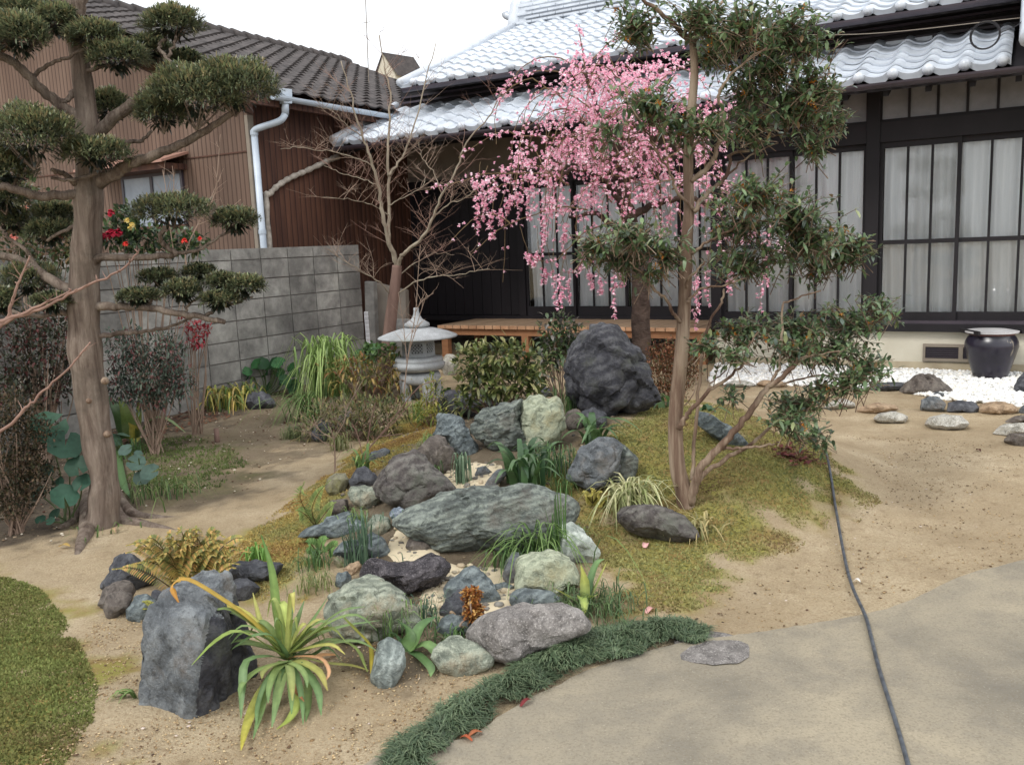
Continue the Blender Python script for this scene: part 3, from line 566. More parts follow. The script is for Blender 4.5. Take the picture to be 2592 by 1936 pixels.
# roof slope facing the garden
def bslab(name, s0, z0, s1, z1, t0, t1, th, mat, parent):
    V = [HP(s0, t0, z0), HP(s0, t1, z0), HP(s1, t1, z1), HP(s1, t0, z1)]; V += [p-np.array([0, 0, th]) for p in V]
    return MB().add(V, [(0, 1, 2, 3), (7, 6, 5, 4), (0, 4, 5, 1), (1, 5, 6, 2), (2, 6, 7, 3), (3, 7, 4, 0)]).obj(name, mat, parent)
BSL = .432; br = bslab('roof', -6.62, 3.30, -10.9, 3.30+BSL*4.28, GT-.28, 4.6, .09, M_BRD, bh); bslab('rear_slope', -10.9, 3.30+BSL*4.28-.002, -14.5, 3.30+BSL*.7, GT-.28, 4.6, .09, M_BRD, br)
fm = tile_mesh('flat_tile', M_TILE2, .29, .245, .55); fe = fm
roof_tiles(br, EY, -EX, HP(-6.56, GT-.30, 3.31), BSL, 24, 19, fm, fe, .29, .245, lambda i, j: i < 17 and j < 17)
mb = MB(); tt = GT-.3
while tt < 4.5: mb.tube([HP(-10.9, tt, 3.30+BSL*4.28+.05), HP(-10.9, tt+.28, 3.30+BSL*4.28+.04)], [.12, .10], 10); tt += .28
mb.obj('ridge_cap', M_TILE2, br, True)
hbox('eave_fascia', -6.66, -6.6, GT-.28, 4.6, 3.16, 3.28, M_BRD, bh)
M_PVC = noisy('blue_grey_pvc', lin(166, 178, 190), lin(190, 200, 210), 4, .4, .5, .05)
M_PIPEW = noisy('lagging_wrap', lin(120, 112, 104), lin(184, 176, 164), 14, .8, .2, .6, 40, .01)
gp = MB(); prof = [(math.cos(a)*.055, math.sin(a)*.055) for a in np.linspace(math.pi, 2*math.pi, 9)]; prof += [(x*.85, y*.85) for x, y in prof[::-1]]; n = len(prof)
gp.add([HP(-6.52+x, tt, 3.27+y) for tt in (GT-.05, 4.4) for x, y in prof], [(i, (i+1) % n, n+(i+1) % n, n+i) for i in range(n)]+[tuple(range(n)), tuple(range(2*n-1, n-1, -1))]).obj('gutter', M_PVC, bh)
dp = MB().tube([HP(-6.55, GT+.18, 3.24), HP(-6.55, GT+.16, 3.08)], .042, 10).tube(catmull([HP(-6.55, GT+.16, 3.08), HP(-6.6, GT+.10, 3.0), HP(-6.9, GT+.02, 2.93), HP(-6.93, GT+.02, 2.85)], 5), .04, 10).tube([HP(-6.93, GT+.02, 2.87), HP(-6.93, GT+.02, .1)], .04, 10).obj('downpipe', M_PVC, bh, True)
hb = MB().lathe([(.075, 0), (.085, .1), (.085, .16), (.0, .16)], HP(-6.55, GT+.18, 3.2), 4).obj('hopper', M_PVC, dp)
for z in (2.9, 1.75): MB().lathe([(.047, 0), (.047, .05)], HP(-6.93, GT+.02, z-.03), 12).obj('pipe_collar', M_PVC, dp)
cpts = catmull([HP(-6.93, GT+.12, .2), HP(-6.93, GT+.12, 2.0), HP(-6.93, GT+.2, 2.2), HP(-6.94, -1.6, 2.37), HP(-6.94, -1.2, 2.51), HP(-6.94, -.72, 2.68), HP(-6.98, -.55, 2.72)], 10)
MB().tube(cpts, [.034+.007*math.sin(i*1.9) for i in range(len(cpts))], 9).obj('wrapped_conduit', M_PIPEW, bh, True)
wn = hbox('window', -9.35, -8.18, GT-.03, GT, 1.86, 1.90, M_BRD, bh)
hbox('window_frame', -9.35, -9.31, GT-.03, GT, 1.90, 2.52, M_GUT, wn); hbox('window_frame', -8.22, -8.18, GT-.03, GT, 1.90, 2.52, M_GUT, wn); hbox('window_frame', -8.79, -8.74, GT-.031, GT, 1.90, 2.52, M_GUT, wn); hbox('window_frame', -9.35, -8.18, GT-.03, GT, 2.52, 2.58, M_GUT, wn)
M_FROST = noisy('frosted_glass', lin(120, 130, 142), lin(150, 160, 172), 3, .25, .6, .1)
hbox('pane', -9.31, -8.79, GT-.018, GT-.004, 1.90, 2.52, M_FROST, wn); hbox('pane', -8.74, -8.22, GT-.018, GT-.004, 1.90, 2.52, M_FROST, wn)
M_CAN = noisy('copper_brown_sheet', lin(150, 112, 98), lin(170, 132, 116), 4, .5, .4, .1)
V = [HP(-9.75, GT, 2.78), HP(-8.05, GT, 2.78), HP(-8.05, GT-.42, 2.66), HP(-9.75, GT-.42, 2.66)]; V += [p-np.array([0, 0, .03]) for p in V]
MB().add(V, [(3, 2, 1, 0), (4, 5, 6, 7), (0, 1, 5, 4), (1, 2, 6, 5), (2, 3, 7, 6), (3, 0, 4, 7)]).obj('window_canopy', M_CAN, bh); hbox('canopy_soffit', -9.7, -8.1, GT-.36, GT-.001, 2.56, 2.63, M_BRD, bh)
# far gable roof peeping between the two houses
fh = thing('distant_house', 'small grey gabled roof far behind, between the two houses', 'house', (-3.4, 30, 0))
V = np.array([(-4.0, 30, 0), (-4.0, 30, 7.1), (-3.75, 30, 7.75), (-3.4, 30, 7.1), (-3.4, 30, 0)]); d_ = np.array([.9, .9, 0])
MB().add(list(V)+list(V+d_), [(0, 1, 2, 3, 4), (9, 8, 7, 6, 5)]+[(i, 5+i, 5+(i+1) % 5, (i+1) % 5) for i in range(5)]).obj('wall', M_PLASTER, fh)
MB().add([V[2]+(-.02, -.05, .05), V[3]+(.1, -.05, -.05), V[3]+d_+(.1, 0, -.05), V[2]+d_+(0, 0, .05)], [(0, 1, 2, 3), (3, 2, 1, 0)][:1]).obj('roof', M_TILE2, fh); MB().add([V[2]+(-.02, -.05, .05), V[1]+(-.1, -.05, -.05), V[1]+d_+(-.1, 0, -.05), V[2]+d_+(0, 0, .05)], [(3, 2, 1, 0)]).obj('roof', M_TILE2, fh)
ap = atY(930, 170, 15.2); tag(MB().tube([(ap[0], ap[1], ap[2]-.5), atY(923, -60, 15.2)], .008, 6).tube([atY(915, 60, 15.2), atY(937, 56, 15.2)], .005, 5).obj('antenna_pole', M_GREYW, None), 'thin antenna pole rising behind the dark tiled ridge', 'antenna')
# ================================================================== BLOCK WALL
t = NT('concrete_block'); oi = t.n('ShaderNodeObjectInfo'); c = t.ramp(t.noise(5, 7, .68, .2, t.mapped((1, 1, 1), (0, 0, 0), 'World')), [(.3, lin(104, 102, 99)), (.5, lin(142, 140, 135)), (.7, lin(172, 170, 163))])
c = t.mix(t.ramp(t.noise(1.3, 4, .6, 0, t.mapped((1, 1, .6), (0, 0, 0), 'World')), [(.42, 0.), (.64, .6)]), c, lin(80, 77, 76)); f = t.math('MULTIPLY_ADD', oi.outputs['Random'], .3); t.t.nodes[-1].inputs[2].default_value = .82
h = t.n('ShaderNodeHueSaturation'); t.l(f, h.inputs['Value']); t.l(c, h.inputs['Color']); t.col(h.outputs[0]); t.bump(t.noise(70, 4, .7, 0, t.mapped((1, 1, 1), (0, 0, 0), 'World')), .6, .006); M_BLK = t.fin(.9, .2)
M_MORT = noisy('mortar', lin(104, 100, 97), lin(124, 120, 115), 8, .9, .2, .4)
bw = thing('block_wall', 'grey concrete block garden wall with damp stains', 'wall', HP(-6.05, -4, 0)); WS = -6.0
hbox('mortar_core', WS-.11, WS-.012, -7.4, -1.45, -.1, 1.49, M_MORT, bw)
bmesh_ = MB().box((-.05, -.196, -.096), (.0, .196, .096), lambda s, t, z: EX*s+EY*t+np.array([0, 0, z])).mesh('block', M_BLK)
half = MB().box((-.05, -.096, -.096), (.0, .096, .096), lambda s, t, z: EX*s+EY*t+np.array([0, 0, z])).mesh('block', M_BLK)
top_b = MB().box((-.05, -.196, -.062), (.0, .196, .048), lambda s, t, z: EX*s+EY*t+np.array([0, 0, z])).mesh('cap_block', M_BLK)
bl = parent_loc(bw); VENT = (2, -5.65)
for j in range(8):
    k = 0; t_ = -1.45-.2
    while t_ > -7.3:
        z = .10+j*.205 if j < 7 else 1.498
        vent_here = (j == 2 and abs(t_-VENT[1]) < .2)
        if not vent_here:
            o = new_obj('block', bmesh_ if j < 7 else top_b, bw); o.location = Vector(HP(WS+rnd.uniform(-.002, .004), t_, z)-bl)
            
        t_ -= .40+.004
# decorative openwork block
o = MB()
for a in np.linspace(0, math.pi, 9)[:-1]:
    b = a+math.pi/8; P = [(math.cos(x)*r, math.sin(x)*r) for x, r in ((a, .15), (b, .15), (b, .115), (a, .115))]
    V = [HP(WS-d, VENT[1]+x, .445+y) for d in (0, .05) for x, y in P]; o.add(V, [(0, 1, 2, 3), (7, 6, 5, 4), (0, 4, 5, 1), (1, 5, 6, 2), (2, 6, 7, 3), (3, 7, 4, 0)])
for b in ((-.196, .196, .414, .445), (-.196, .196, .58, .606), (-.196, -.165, .445, .58), (.165, .196, .445, .58)): o.box((WS-.05, VENT[1]+b[0], b[2]), (WS, VENT[1]+b[1], b[3]), HP)
o.obj('openwork_block', M_BLK, bw); hbox('openwork_back', WS-.011, WS-.006, VENT[1]-.19, VENT[1]+.19, .42, .6, M_PLASTER, bw)
# slabs, pillar and mesh stacked at the wall's end
def up_slab(name, label, cat, px, Y, th, mat, group=None):
    P = [atY(u, v, Y) for u, v in px]; lo = min(p[2] for p in P)
    P = [p if p[2] > lo+.03 else np.array([p[0], p[1], zg(p[0], p[1])-.02]) for p in P]; n = len(P)
    o = MB().add(P+[p+EY*th for p in P], [tuple(range(n))[::-1], tuple(range(n, 2*n))]+[(i, (i+1) % n, n+(i+1) % n, n+i) for i in range(n)]).obj(name, mat); bevel(o, .006, 1); return tag(o, label, cat, group)
up_slab('concrete_slab', 'upright grey concrete slab leaning at the end of the block wall', 'slab', [(922, 712), (945, 714), (952, 900), (925, 900)], 11.6, .08, M_BLK)
up_slab('concrete_slab', 'darker concrete slab behind the bare maple trunk', 'slab', [(948, 716), (1026, 735), (1030, 905), (955, 905)], 11.75, .08, M_CLAY)
pp = atY(1018, 895, 11.2); tag(MB().lathe([(.20, -.1), (.21, .35), (.215, .48), (.19, .55), (.12, .59), (.0, .60)], (pp[0], pp[1], 0), 24).obj('stone_post', M_BLK, None, True), 'pale round topped stone post behind the lantern', 'stone post')
mb = MB(); a0, a1 = atY(922, 790, 11.3), atY(934, 880, 11.3)
for k in range(4): x = a0[0]+(a1[0]-a0[0]+.01)*k/3; mb.tube([(x, a0[1], a0[2]), (x+.01, a0[1], 0.0)], .004, 5)
for k in range(13): z = a0[2]*(1-k/12.5); mb.tube([(a0[0], a0[1], z), (a1[0]+.02, a0[1], z)], .004, 5)
tag(mb.obj('wire_mesh', noisy('white_coated_wire', lin(200, 200, 204), lin(220, 220, 224), 4, .5), None), 'narrow strip of white wire mesh leaning on the block wall end', 'wire mesh')
# ================================================================== LANTERN
t = NT('grey_granite'); c = t.ramp(t.noise(5, 6, .7), [(.3, lin(134, 136, 136)), (.55, lin(164, 167, 168)), (.75, lin(188, 192, 194))]); c = t.mix(t.ramp(t.noise(190, 2, .6), [(.38, .6), (.48, 0.)]), c, lin(96, 96, 98))
c = t.mix(t.ramp(t.noise(3.2, 5, .7), [(.55, 0.), (.7, .5)]), c, lin(110, 112, 96)); t.col(c); t.bump(t.noise(160, 3, .7), .35, .003); M_GRAN = t.fin(.75, .3)
lp = atY(1066, 1000, 8.6); lz = zg(lp[0], lp[1]); LO = np.array([lp[0], lp[1], lz])
lan = thing('stone_lantern', 'low snow viewing stone lantern with broad umbrella cap and lattice window', 'lantern', LO)
base = MB().lathe([(.15, .165), (.19, .17), (.205, .20), (.205, .235), (.19, .27), (.12, .285), (.0, .285)], LO, 36).obj('base_ring', M_GRAN, lan, True)
for k in range(4):
    a = k*math.pi/2+.55; V = []; Fq = []; prof = [(.285, .17, .085), (.2, .195, .07), (.1, .20, .06), (.03, .185, .06), (-.05, .175, .065)]
    for z, r, hw in prof:
        for rr, s in ((r-.055, -1), (r-.055, 1), (r+.008, .9), (r+.008, -.9)):
            V.append(LO+np.array([math.cos(a)*rr-math.sin(a)*hw*s, math.sin(a)*rr+math.cos(a)*hw*s, z-.005]))
    for i in range(len(prof)-1):
        for j in range(4): Fq.append((i*4+j, i*4+(j+1) % 4, i*4+4+(j+1) % 4, i*4+4+j))
    Fq += [(3, 2, 1, 0), (16, 17, 18, 19)]; bevel(MB().add(V, Fq).obj('leg', M_GRAN, lan), .02, 3)
MB().lathe([(.0, .286), (.17, .286), (.225, .30), (.245, .325), (.252, .345), (.25, .36), (.235, .375), (.232, .385), (.24, .395), (.225, .42), (.17, .43), (.0, .43)], LO, 48, lambda r, z, a, i: (r*(1+(.022*abs(math.sin(a*6)) if 2 <= i <= 5 else 0)), z)).obj('platform', M_GRAN, lan, True)
fb = MB().lathe([(.0, .43), (.158, .431), (.162, .44), (.158, .60), (.0, .60)], LO, 6).obj('light_box', M_GRAN, lan)
for k in range(6):
    a = (k+.5)*math.pi/3; n_ = np.array([math.cos(a), math.sin(a), 0]); tv = np.array([-math.sin(a), math.cos(a), 0]); ap = .158*math.cos(math.pi/6)
    fc_ = lambda x, y, d: LO+n_*(ap+d)+tv*x+np.array([0, 0, .515+y])
    wv_ = MB().add([fc_(-.052, -.045, .0035), fc_(.052, -.045, .0035), fc_(.052, .045, .0035), fc_(-.052, .045, .0035), fc_(-.052, -.045, -.002), fc_(.052, -.045, -.002), fc_(.052, .045, -.002), fc_(-.052, .045, -.002)], [(0, 1, 2, 3), (7, 6, 5, 4), (0, 4, 5, 1), (1, 5, 6, 2), (2, 6, 7, 3), (3, 7, 4, 0)]).obj('window_shade_plate', M_DARK, fb)  # thin dark plate on the stone: its colour stands for the shaded opening
    mb = MB()
    for q in np.linspace(-.097, .097, 7):
        for sg in (1, -1):
            P = [(x, sg*(x-q)) for x in np.linspace(-.052, .052, 21) if abs(x-q) <= .045]
            if len(P) > 1: mb.tube([fc_(*P[0], .0055), fc_(*P[-1], .0055)], .0055, 5)
    mb.obj('lattice', M_GRAN, fb)
MB().lathe([(.0, .597), (.30, .600), (.385, .612), (.392, .621), (.382, .632), (.30, .664), (.20, .694), (.115, .714), (.0, .722)], LO, 56).obj('cap', M_GRAN, lan, True)
MB().lathe([(.0, .715), (.112, .718), (.125, .730), (.122, .752), (.085, .775), (.052, .80), (.034, .835), (.026, .87), (.027, .90), (.022, .905), (.0, .905)], LO, 32).obj('finial', M_GRAN, lan, True)
# ================================================================== JAR with lid
jp = TG(2523, 964); k = jp[1]/F*1.02; JO = np.array([jp[0], jp[1]+.12, 0.]); k = JO[1]/F*1.02
t = NT('dark_glaze'); c = t.ramp(t.noise(3, 5, .6), [(.35, lin(26, 24, 34)), (.65, lin(46, 42, 56))]); wz = t.noise(26, 2, .5, 0, t.mapped((1, 1, .05))); sp = t.n('ShaderNodeSeparateXYZ'); t.l(t.tc.outputs['Object'], sp.inputs[0])
zs = t.ramp(t.math('MULTIPLY', sp.outputs[2], 2.2), [(.45, 0.), (.62, 1.), (.84, 1.), (.9, 0.)]); c = t.mix(t.math('MULTIPLY', t.ramp(wz, [(.655, 0.), (.68, .6)]), zs), c, lin(150, 138, 120)); t.col(c); M_JAR = t.fin(.28, .6)
jar = thing('glazed_jar', 'big dark glazed water jar with a lid on the white pebbles', 'jar', JO)
pr = [(30, 0), (37, 3), (44, 25), (55, 60), (61, 82), (60, 95), (54, 107), (50, 112), (50, 117), (46, 118), (44, 112), (0, 112)]
MB().lathe([(r*k, z*k) for r, z in pr], JO, 48).obj('body', M_JAR, jar, True)
MB().lathe([(50.5*k, 113*k), (53*k, 114*k), (53*k, 118.5*k), (45*k, 119*k)], JO, 48).obj('rim', noisy('brown_rim', lin(92, 56, 52), lin(110, 70, 62), 5, .5), jar, True)
lid = MB().lathe([(.0, 118.6*k), (61*k, 118.8*k), (61*k, 123*k), (.0, 124.5*k)], JO, 40).obj('lid', noisy('zinc_lid', lin(168, 166, 166), lin(196, 194, 194), 5, .5, .5), jar)
for s in (-1, 1): MB().box((JO[0]+s*54*k-.012, JO[1]-.16, 116*k), (JO[0]+s*54*k+.012, JO[1]+.16, 126*k)).obj('lid_batten', M_DARK, lid)
# ================================================================== HOSE
hp = [(2040, 1035), (2075, 1095), (2091, 1149), (2104, 1215), (2115, 1290), (2138, 1419), (2158, 1493), (2189, 1572), (2205, 1630), (2225, 1712), (2264, 1838), (2291, 1931), (2330, 2080)]
P = [TG(u, v) for u, v in hp]; P = [np.array([p[0], p[1], max(zg(p[0], p[1])+.012, .026 if p[1] < 3.3 else 0)]) for p in P]
t = NT('grey_hose'); t.col(t.ramp(t.noise(30, 3), [(.4, lin(58, 61, 66)), (.6, lin(80, 84, 90))])); M_HOSE = t.fin(.5, .4)
tag(MB().tube(catmull(P, 8), .0068, 10).obj('garden_hose', M_HOSE, None, True), 'long grey garden hose lying across the drive and up the mossy mound', 'hose')
# ================================================================== ROCKS
Z7 = (0, 1290, .3911); Z5 = (864, 645, .3906); Z8 = (864, 1290, .3911); Z6 = (1728, 645, .3906); ZK = (1000, 1000, .2421); ZL = (750, 1250, .2723); ZM = (680, 850, .3027); ZB = (1400, 600, .4844); Z4 = (0, 645, .3906); Z1 = (0, 0, 1)
RM = {
 'slate': rock_mat('slate_grey', lin(44, 45, 50), lin(70, 71, 76), lin(108, 109, 112), None, 8),
 'black': rock_mat('near_black_rock', lin(34, 34, 38), lin(56, 56, 62), lin(98, 98, 100), (.9, .4, 0), 5, lin(74, 76, 66)),
 'lava': rock_mat('porous_lava', lin(36, 33, 36), lin(64, 60, 64), lin(116, 110, 112), None, 8, None, .4, .85, .04),
 'green': rock_mat('green_schist', lin(54, 58, 56), lin(94, 100, 95), lin(146, 153, 142), (.12, .2, 0), 11, lin(96, 90, 82)),
 'greenl': rock_mat('pale_green_stone', lin(106, 112, 96), lin(148, 154, 132), lin(186, 190, 164), (1.5, .25, .1), 9, lin(150, 140, 104)),
 'greenb': rock_mat('mottled_green_stone', lin(84, 90, 80), lin(124, 130, 116), lin(172, 176, 158), (.8, .3, 0), 7, lin(140, 122, 96), .15),
 'blue': rock_mat('blue_green_stone', lin(62, 70, 72), lin(94, 102, 104), lin(140, 149, 148), (.3, .6, 0), 9),
 'purple': rock_mat('purple_grey_stone', lin(56, 51, 50), lin(86, 80, 77), lin(124, 121, 114), (.7, .4, 0), 6, lin(92, 96, 84)),
 'brown': rock_mat('brown_grey_stone', lin(60, 54, 50), lin(94, 86, 80), lin(136, 128, 118), None, 8),
 'granite': rock_mat('pink_grey_granite', lin(90, 86, 83), lin(122, 117, 113), lin(156, 151, 146), None, 8, None, .35),
 'grey': rock_mat('mid_grey_stone', lin(60, 63, 66), lin(94, 98, 101), lin(142, 146, 147), None, 8, lin(96, 86, 76), .1),
 'pale': rock_mat('pale_granite', lin(132, 128, 118), lin(168, 164, 152), lin(204, 200, 190), None, 8, None, .45),
 'white': rock_mat('whitish_stone', lin(128, 138, 130), lin(168, 176, 166), lin(210, 216, 206), (.9, .9, 0), 6, lin(112, 116, 108)),
 'tan': rock_mat('tan_stone', lin(122, 102, 82), lin(158, 134, 108), lin(190, 166, 138), (.2, .1, 0), 7),
 'moss': rock_mat('moss_stained_stone', lin(88, 84, 66), lin(120, 116, 94), lin(150, 146, 124), None, 8, lin(112, 110, 62)),
 'marble': rock_mat('veined_blue_stone', lin(70, 78, 90), lin(110, 120, 132), lin(190, 196, 204), (.7, .5, .3), 9),
 'stripe': rock_mat('banded_grey_stone', lin(84, 92, 90), lin(118, 126, 122), lin(176, 184, 178), (0, 1.45, .2), 10),
}
def rock(label, Z, poly, m, thick=.42, sub=4, seed=0, rough=.05, cuts=5, Y=None, name='rock', block=.8, group=None, cat='rock', flatcuts=None, sink=True, ridged=.0):
    px = [(Z[0]+x*Z[2], Z[1]+y*Z[2]) for x, y in poly]; A = np.array(px); r = np.random.default_rng(seed+len(label)*7+int(A[:, 0].mean()))
    bx = A[A[:, 1] > A[:, 1].max()-.15*np.ptp(A[:, 1])-1][:, 0].mean(); contact = TG(bx, A[:, 1].max()-1)
    cu, cv = (A[:, 0].min()+A[:, 0].max())/2*.5+A[:, 0].mean()*.5, (A[:, 1].min()+A[:, 1].max())/2*.5+A[:, 1].mean()*.5; d = ray(cu, cv)
    wm = np.ptp(A[:, 0])*contact[1]/F; hm = np.ptp(A[:, 1])*contact[1]/F; T = thick*max(wm*.75, min(wm, hm*1.2))
    Yc = (Y if Y else contact[1]+T*.55); C = atY(cu, cv, Yc); dn = d/np.linalg.norm(d)
    rt = np.cross(dn, [0, 0, 1.]); rt /= np.linalg.norm(rt); up = np.cross(rt, dn)
    Q = []
    for u, v in px:
        q = ray(u, v); p = CAM+q*(np.dot(C-CAM, dn)/np.dot(q, dn))-C; Q.append((p@rt, p@up))
    Q = np.array(Q)
    def Rphi(ph):
        c, s = np.cos(ph), np.sin(ph); best = np.zeros_like(ph)
        for (x0, y0), (x1, y1) in zip(Q, np.roll(Q, -1, 0)):
            ex, ey = x1-x0, y1-y0; den = c*ey-s*ex; den = np.where(np.abs(den) < 1e-9, 1e-9, den); tt = (x0*ey-y0*ex)/den; uu = (x0*s-y0*c)/den
            ok = (uu >= -1e-6) & (uu <= 1+1e-6) & (tt > 0); best = np.where(ok, np.maximum(best, tt), best)
        return best
    V0, F0 = ico(sub); V = V0.copy()
    # angular facets on the unit ball, mostly on the near and upper sides
    cl = [(np.array([r.normal(0, .6), -abs(r.normal(.5, .5))-.15, r.normal(.25, .6)]), r.uniform(.64, .86)) for _ in range(max(0, cuts+2) if cuts >= 0 else 0)]
    cl += [(np.array(n_, float), dd) for n_, dd in (flatcuts or [])]
    cl += [(r.normal(size=3)*np.array([1, .8, 1]), r.uniform(.87, .965)) for _ in range((34 if sub > 3 else 14) if cuts >= 0 else 10)]
    for n_, dd in cl:
        n_ = n_/np.linalg.norm(n_); e = V@n_-dd; V = V-np.outer(np.maximum(e, 0)*.93, n_)
    rho = np.hypot(V[:, 0], V[:, 2]); rho = np.maximum(rho, 1e-5); ph = np.arctan2(V[:, 2], V[:, 0]); Rr = Rphi(ph)
    phs = np.linspace(-math.pi, math.pi, 181); Rs = Rphi(phs); ker = np.array([1, 2, 3, 2, 1.])/9; Rs = np.convolve(np.concatenate([Rs[-3:-1], Rs, Rs[1:3]]), ker, 'valid'); Rr = np.interp(ph, phs, Rs)
    size = (wm*hm)**.5; lim = np.hypot(V0[:, 0], V0[:, 2]); 
    k = np.where(rho > 1e-4, rho**block/rho, 0); Rr = Rr*(1.09 if cuts >= 0 else 1.03); lx = V[:, 0]*k*Rr; lz = V[:, 2]*k*Rr; ly = np.sign(V[:, 1])*np.abs(V[:, 1])**.8*T
    W = np.stack([lx, ly, lz], 1); nrm = W/(np.linalg.norm(W, axis=1, keepdims=True)+1e-9); off = Vector((seed*3.1+cu*.01, cv*.013, seed*1.7)); dsp = np.empty(len(W))
    for i, p in enumerate(W):
        q = Vector(p)/size; a = mnoise.fractal(q*2.1+off, .8, 2.1, 6)+.5*mnoise.noise(q*5.5+off)
        if ridged: a += ridged*(mnoise.ridged_multi_fractal(Vector((q.x*1.2, q.y*1.2, q.z*5.5))+off, 1., 2., 4, 1., 2.)-1.2)
        qq = q*1.9+off; dv, pv = mnoise.voronoi(qq); rv = mnoise.cell_vector(pv[0]*7.3)-Vector((.5, .5, .5)); a += 1.5*(qq-pv[0]).dot(rv)-.55*math.exp(-((dv[1]-dv[0])/.06)**2)
        dsp[i] = a
    W = W+nrm*(dsp*min(.075, rough*1.35)*size)[:, None]
    P = C+np.outer(W[:, 0], rt)+np.outer(W[:, 1], dn)+np.outer(W[:, 2], up)
    if sink:   # bed the stone into the ground
        g = float(terr(C[0], C[1])); low = P[:, 2] < C[2]; zmin = P[:, 2].min(); tgt = min(g, contact[2])-.03
        if zmin > tgt: f = (C[2]-P[:, 2])/(C[2]-zmin+1e-6); P[:, 2] -= np.where(low, f*(zmin-tgt), 0)
    me = arr_mesh(name, P-C, F0, RM[m] if isinstance(m, str) else m, None, True)
    o = new_obj(name, me, None, tuple(C)); me.set_sharp_from_angle(angle=R_(32)); return tag(o, label, cat, group)
# foreground and left rocks

rock('pointed blue black rock left of the golden fern', Z7, [(640, 490), (690, 400), (770, 290), (830, 285), (930, 360), (1000, 420), (1000, 470), (850, 520), (700, 530)], 'slate', .5, 4, 4, .06)
rock('small blue black chip at the foot of the golden fern', Z7, [(920, 450), (940, 400), (990, 395), (1015, 430), (990, 465)], 'slate', .6, 3, 9)
rock('grey brown stone below the pointed blue black rock', Z7, [(640, 605), (680, 510), (760, 465), (850, 470), (870, 530), (800, 600), (700, 640)], 'brown', .5, 3, 5)
rock('lumpy brown stone in front of the pointed blue black rock', Z7, [(670, 650), (700, 560), (790, 515), (860, 550), (830, 630), (760, 700), (690, 690)], 'brown', .5, 3, 6, .1)
rock('grey green chip between lumpy brown stone and squared boulder', Z7, [(800, 660), (880, 560), (950, 520), (1010, 590), (1000, 660), (920, 705), (850, 712)], 'blue', .5, 3, 7)
rock('low dark stone behind the squared boulder', Z7, [(970, 570), (1000, 520), (1080, 530), (1110, 600), (1040, 620)], 'slate', .5, 3, 8)
rock('layered black slate right of the golden fern', Z7, [(1480, 430), (1520, 350), (1640, 330), (1830, 350), (1790, 430), (1660, 475), (1500, 480)], 'slate', .6, 4, 10, .05, 8, ridged=.2)
rock('black slate chip below the layered slate', Z7, [(1440, 530), (1500, 450), (1600, 440), (1700, 490), (1610, 570), (1500, 590)], 'slate', .6, 3, 11, .05, 8)
# rockery
rock('long layered green slab stone across the middle of the rockery', ZK, [(100, 1330), (130, 1270), (240, 1150), (420, 1040), (700, 960), (1050, 942), (1480, 962), (1680, 1035), (1800, 1130), (1840, 1250), (1800, 1390), (1650, 1560), (1400, 1690), (1000, 1690), (700, 1640), (520, 1600), (300, 1500), (130, 1400)], 'green', .42, 5, 12, .045, 3, block=.7, ridged=.55, flatcuts=[((0, -.8, -.6), .62), ((0, -.4, 1), .66)])
rock('porous black lava rock lying in the stream bed', Z8, [(105, 430), (160, 330), (210, 305), (330, 345), (480, 330), (560, 285), (650, 305), (725, 360), (690, 440), (560, 510), (430, 555), (350, 505), (250, 460), (150, 450)], 'lava', .4, 5, 13, .09, 2)
rock('large olive green boulder behind the strap leaved plant', Z8, [(-60, 560), (0, 490), (60, 445), (190, 418), (300, 470), (380, 550), (460, 640), (495, 730), (430, 790), (250, 840), (60, 850), (-60, 800), (-110, 680)], 'greenb', .5, 5, 14, .05, 5)
rock('domed dark green stone standing in the stream bed', Z8, [(668, 510), (720, 440), (790, 395), (850, 378), (910, 400), (960, 460), (1030, 550), (1032, 612), (940, 615), (760, 605), (690, 560)], 'blue', .45, 4, 15, .035, 3)
rock('dark grey stone beside the orange lichen tuft', Z8, [(630, 665), (680, 580), (760, 520), (810, 540), (850, 620), (880, 690), (740, 700)], 'slate', .45, 4, 16, .04)
rock('flat low stone joining the domed dark green stone', Z8, [(960, 480), (1060, 468), (1125, 500), (1110, 532), (1000, 532)], 'blue', .6, 3, 17, .03)
rock('pale green mottled boulder at the right of the stream', Z8, [(1118, 480), (1128, 370), (1160, 300), (1240, 256), (1400, 275), (1500, 345), (1545, 400), (1540, 490), (1400, 545), (1130, 525)], 'greenl', .45, 4, 18, .045, 5)
rock('narrow grey stone behind the pale green mottled boulder', Z8, [(1045, 420), (1070, 320), (1110, 268), (1165, 280), (1170, 480), (1080, 480)], 'grey', .6, 3, 19)
rock('whitish green stone on the moss by the long slab', Z8, [(1385, 280), (1390, 170), (1430, 95), (1490, 80), (1560, 120), (1640, 220), (1675, 270), (1650, 335), (1540, 345), (1430, 330)], 'white', .5, 4, 20, .045)
rock('smooth blue green stone above the granite boulder', Z8, [(1083, 600), (1090, 550), (1140, 513), (1250, 506), (1350, 520), (1425, 590), (1380, 630), (1150, 645)], 'blue', .5, 4, 21, .02, 2)
rock('broad pinkish grey granite boulder beside the grass border', Z8, [(845, 790), (930, 700), (1050, 635), (1200, 602), (1400, 608), (1530, 655), (1595, 740), (1565, 810), (1400, 865), (1250, 930), (1120, 1005), (980, 965), (870, 860)], 'granite', .42, 5, 22, .03, 3, flatcuts=[((.45, -.9, -.15), .62), ((-.2, -.5, 1), .68)])
rock('flat green slab leaning on the granite boulder', Z8, [(588, 965), (630, 880), (700, 828), (770, 818), (860, 850), (975, 950), (960, 995), (850, 1040), (740, 1060), (640, 1015)], 'greenb', .35, 4, 23, .03, 1, flatcuts=[((0, -.8, .7), .5)])
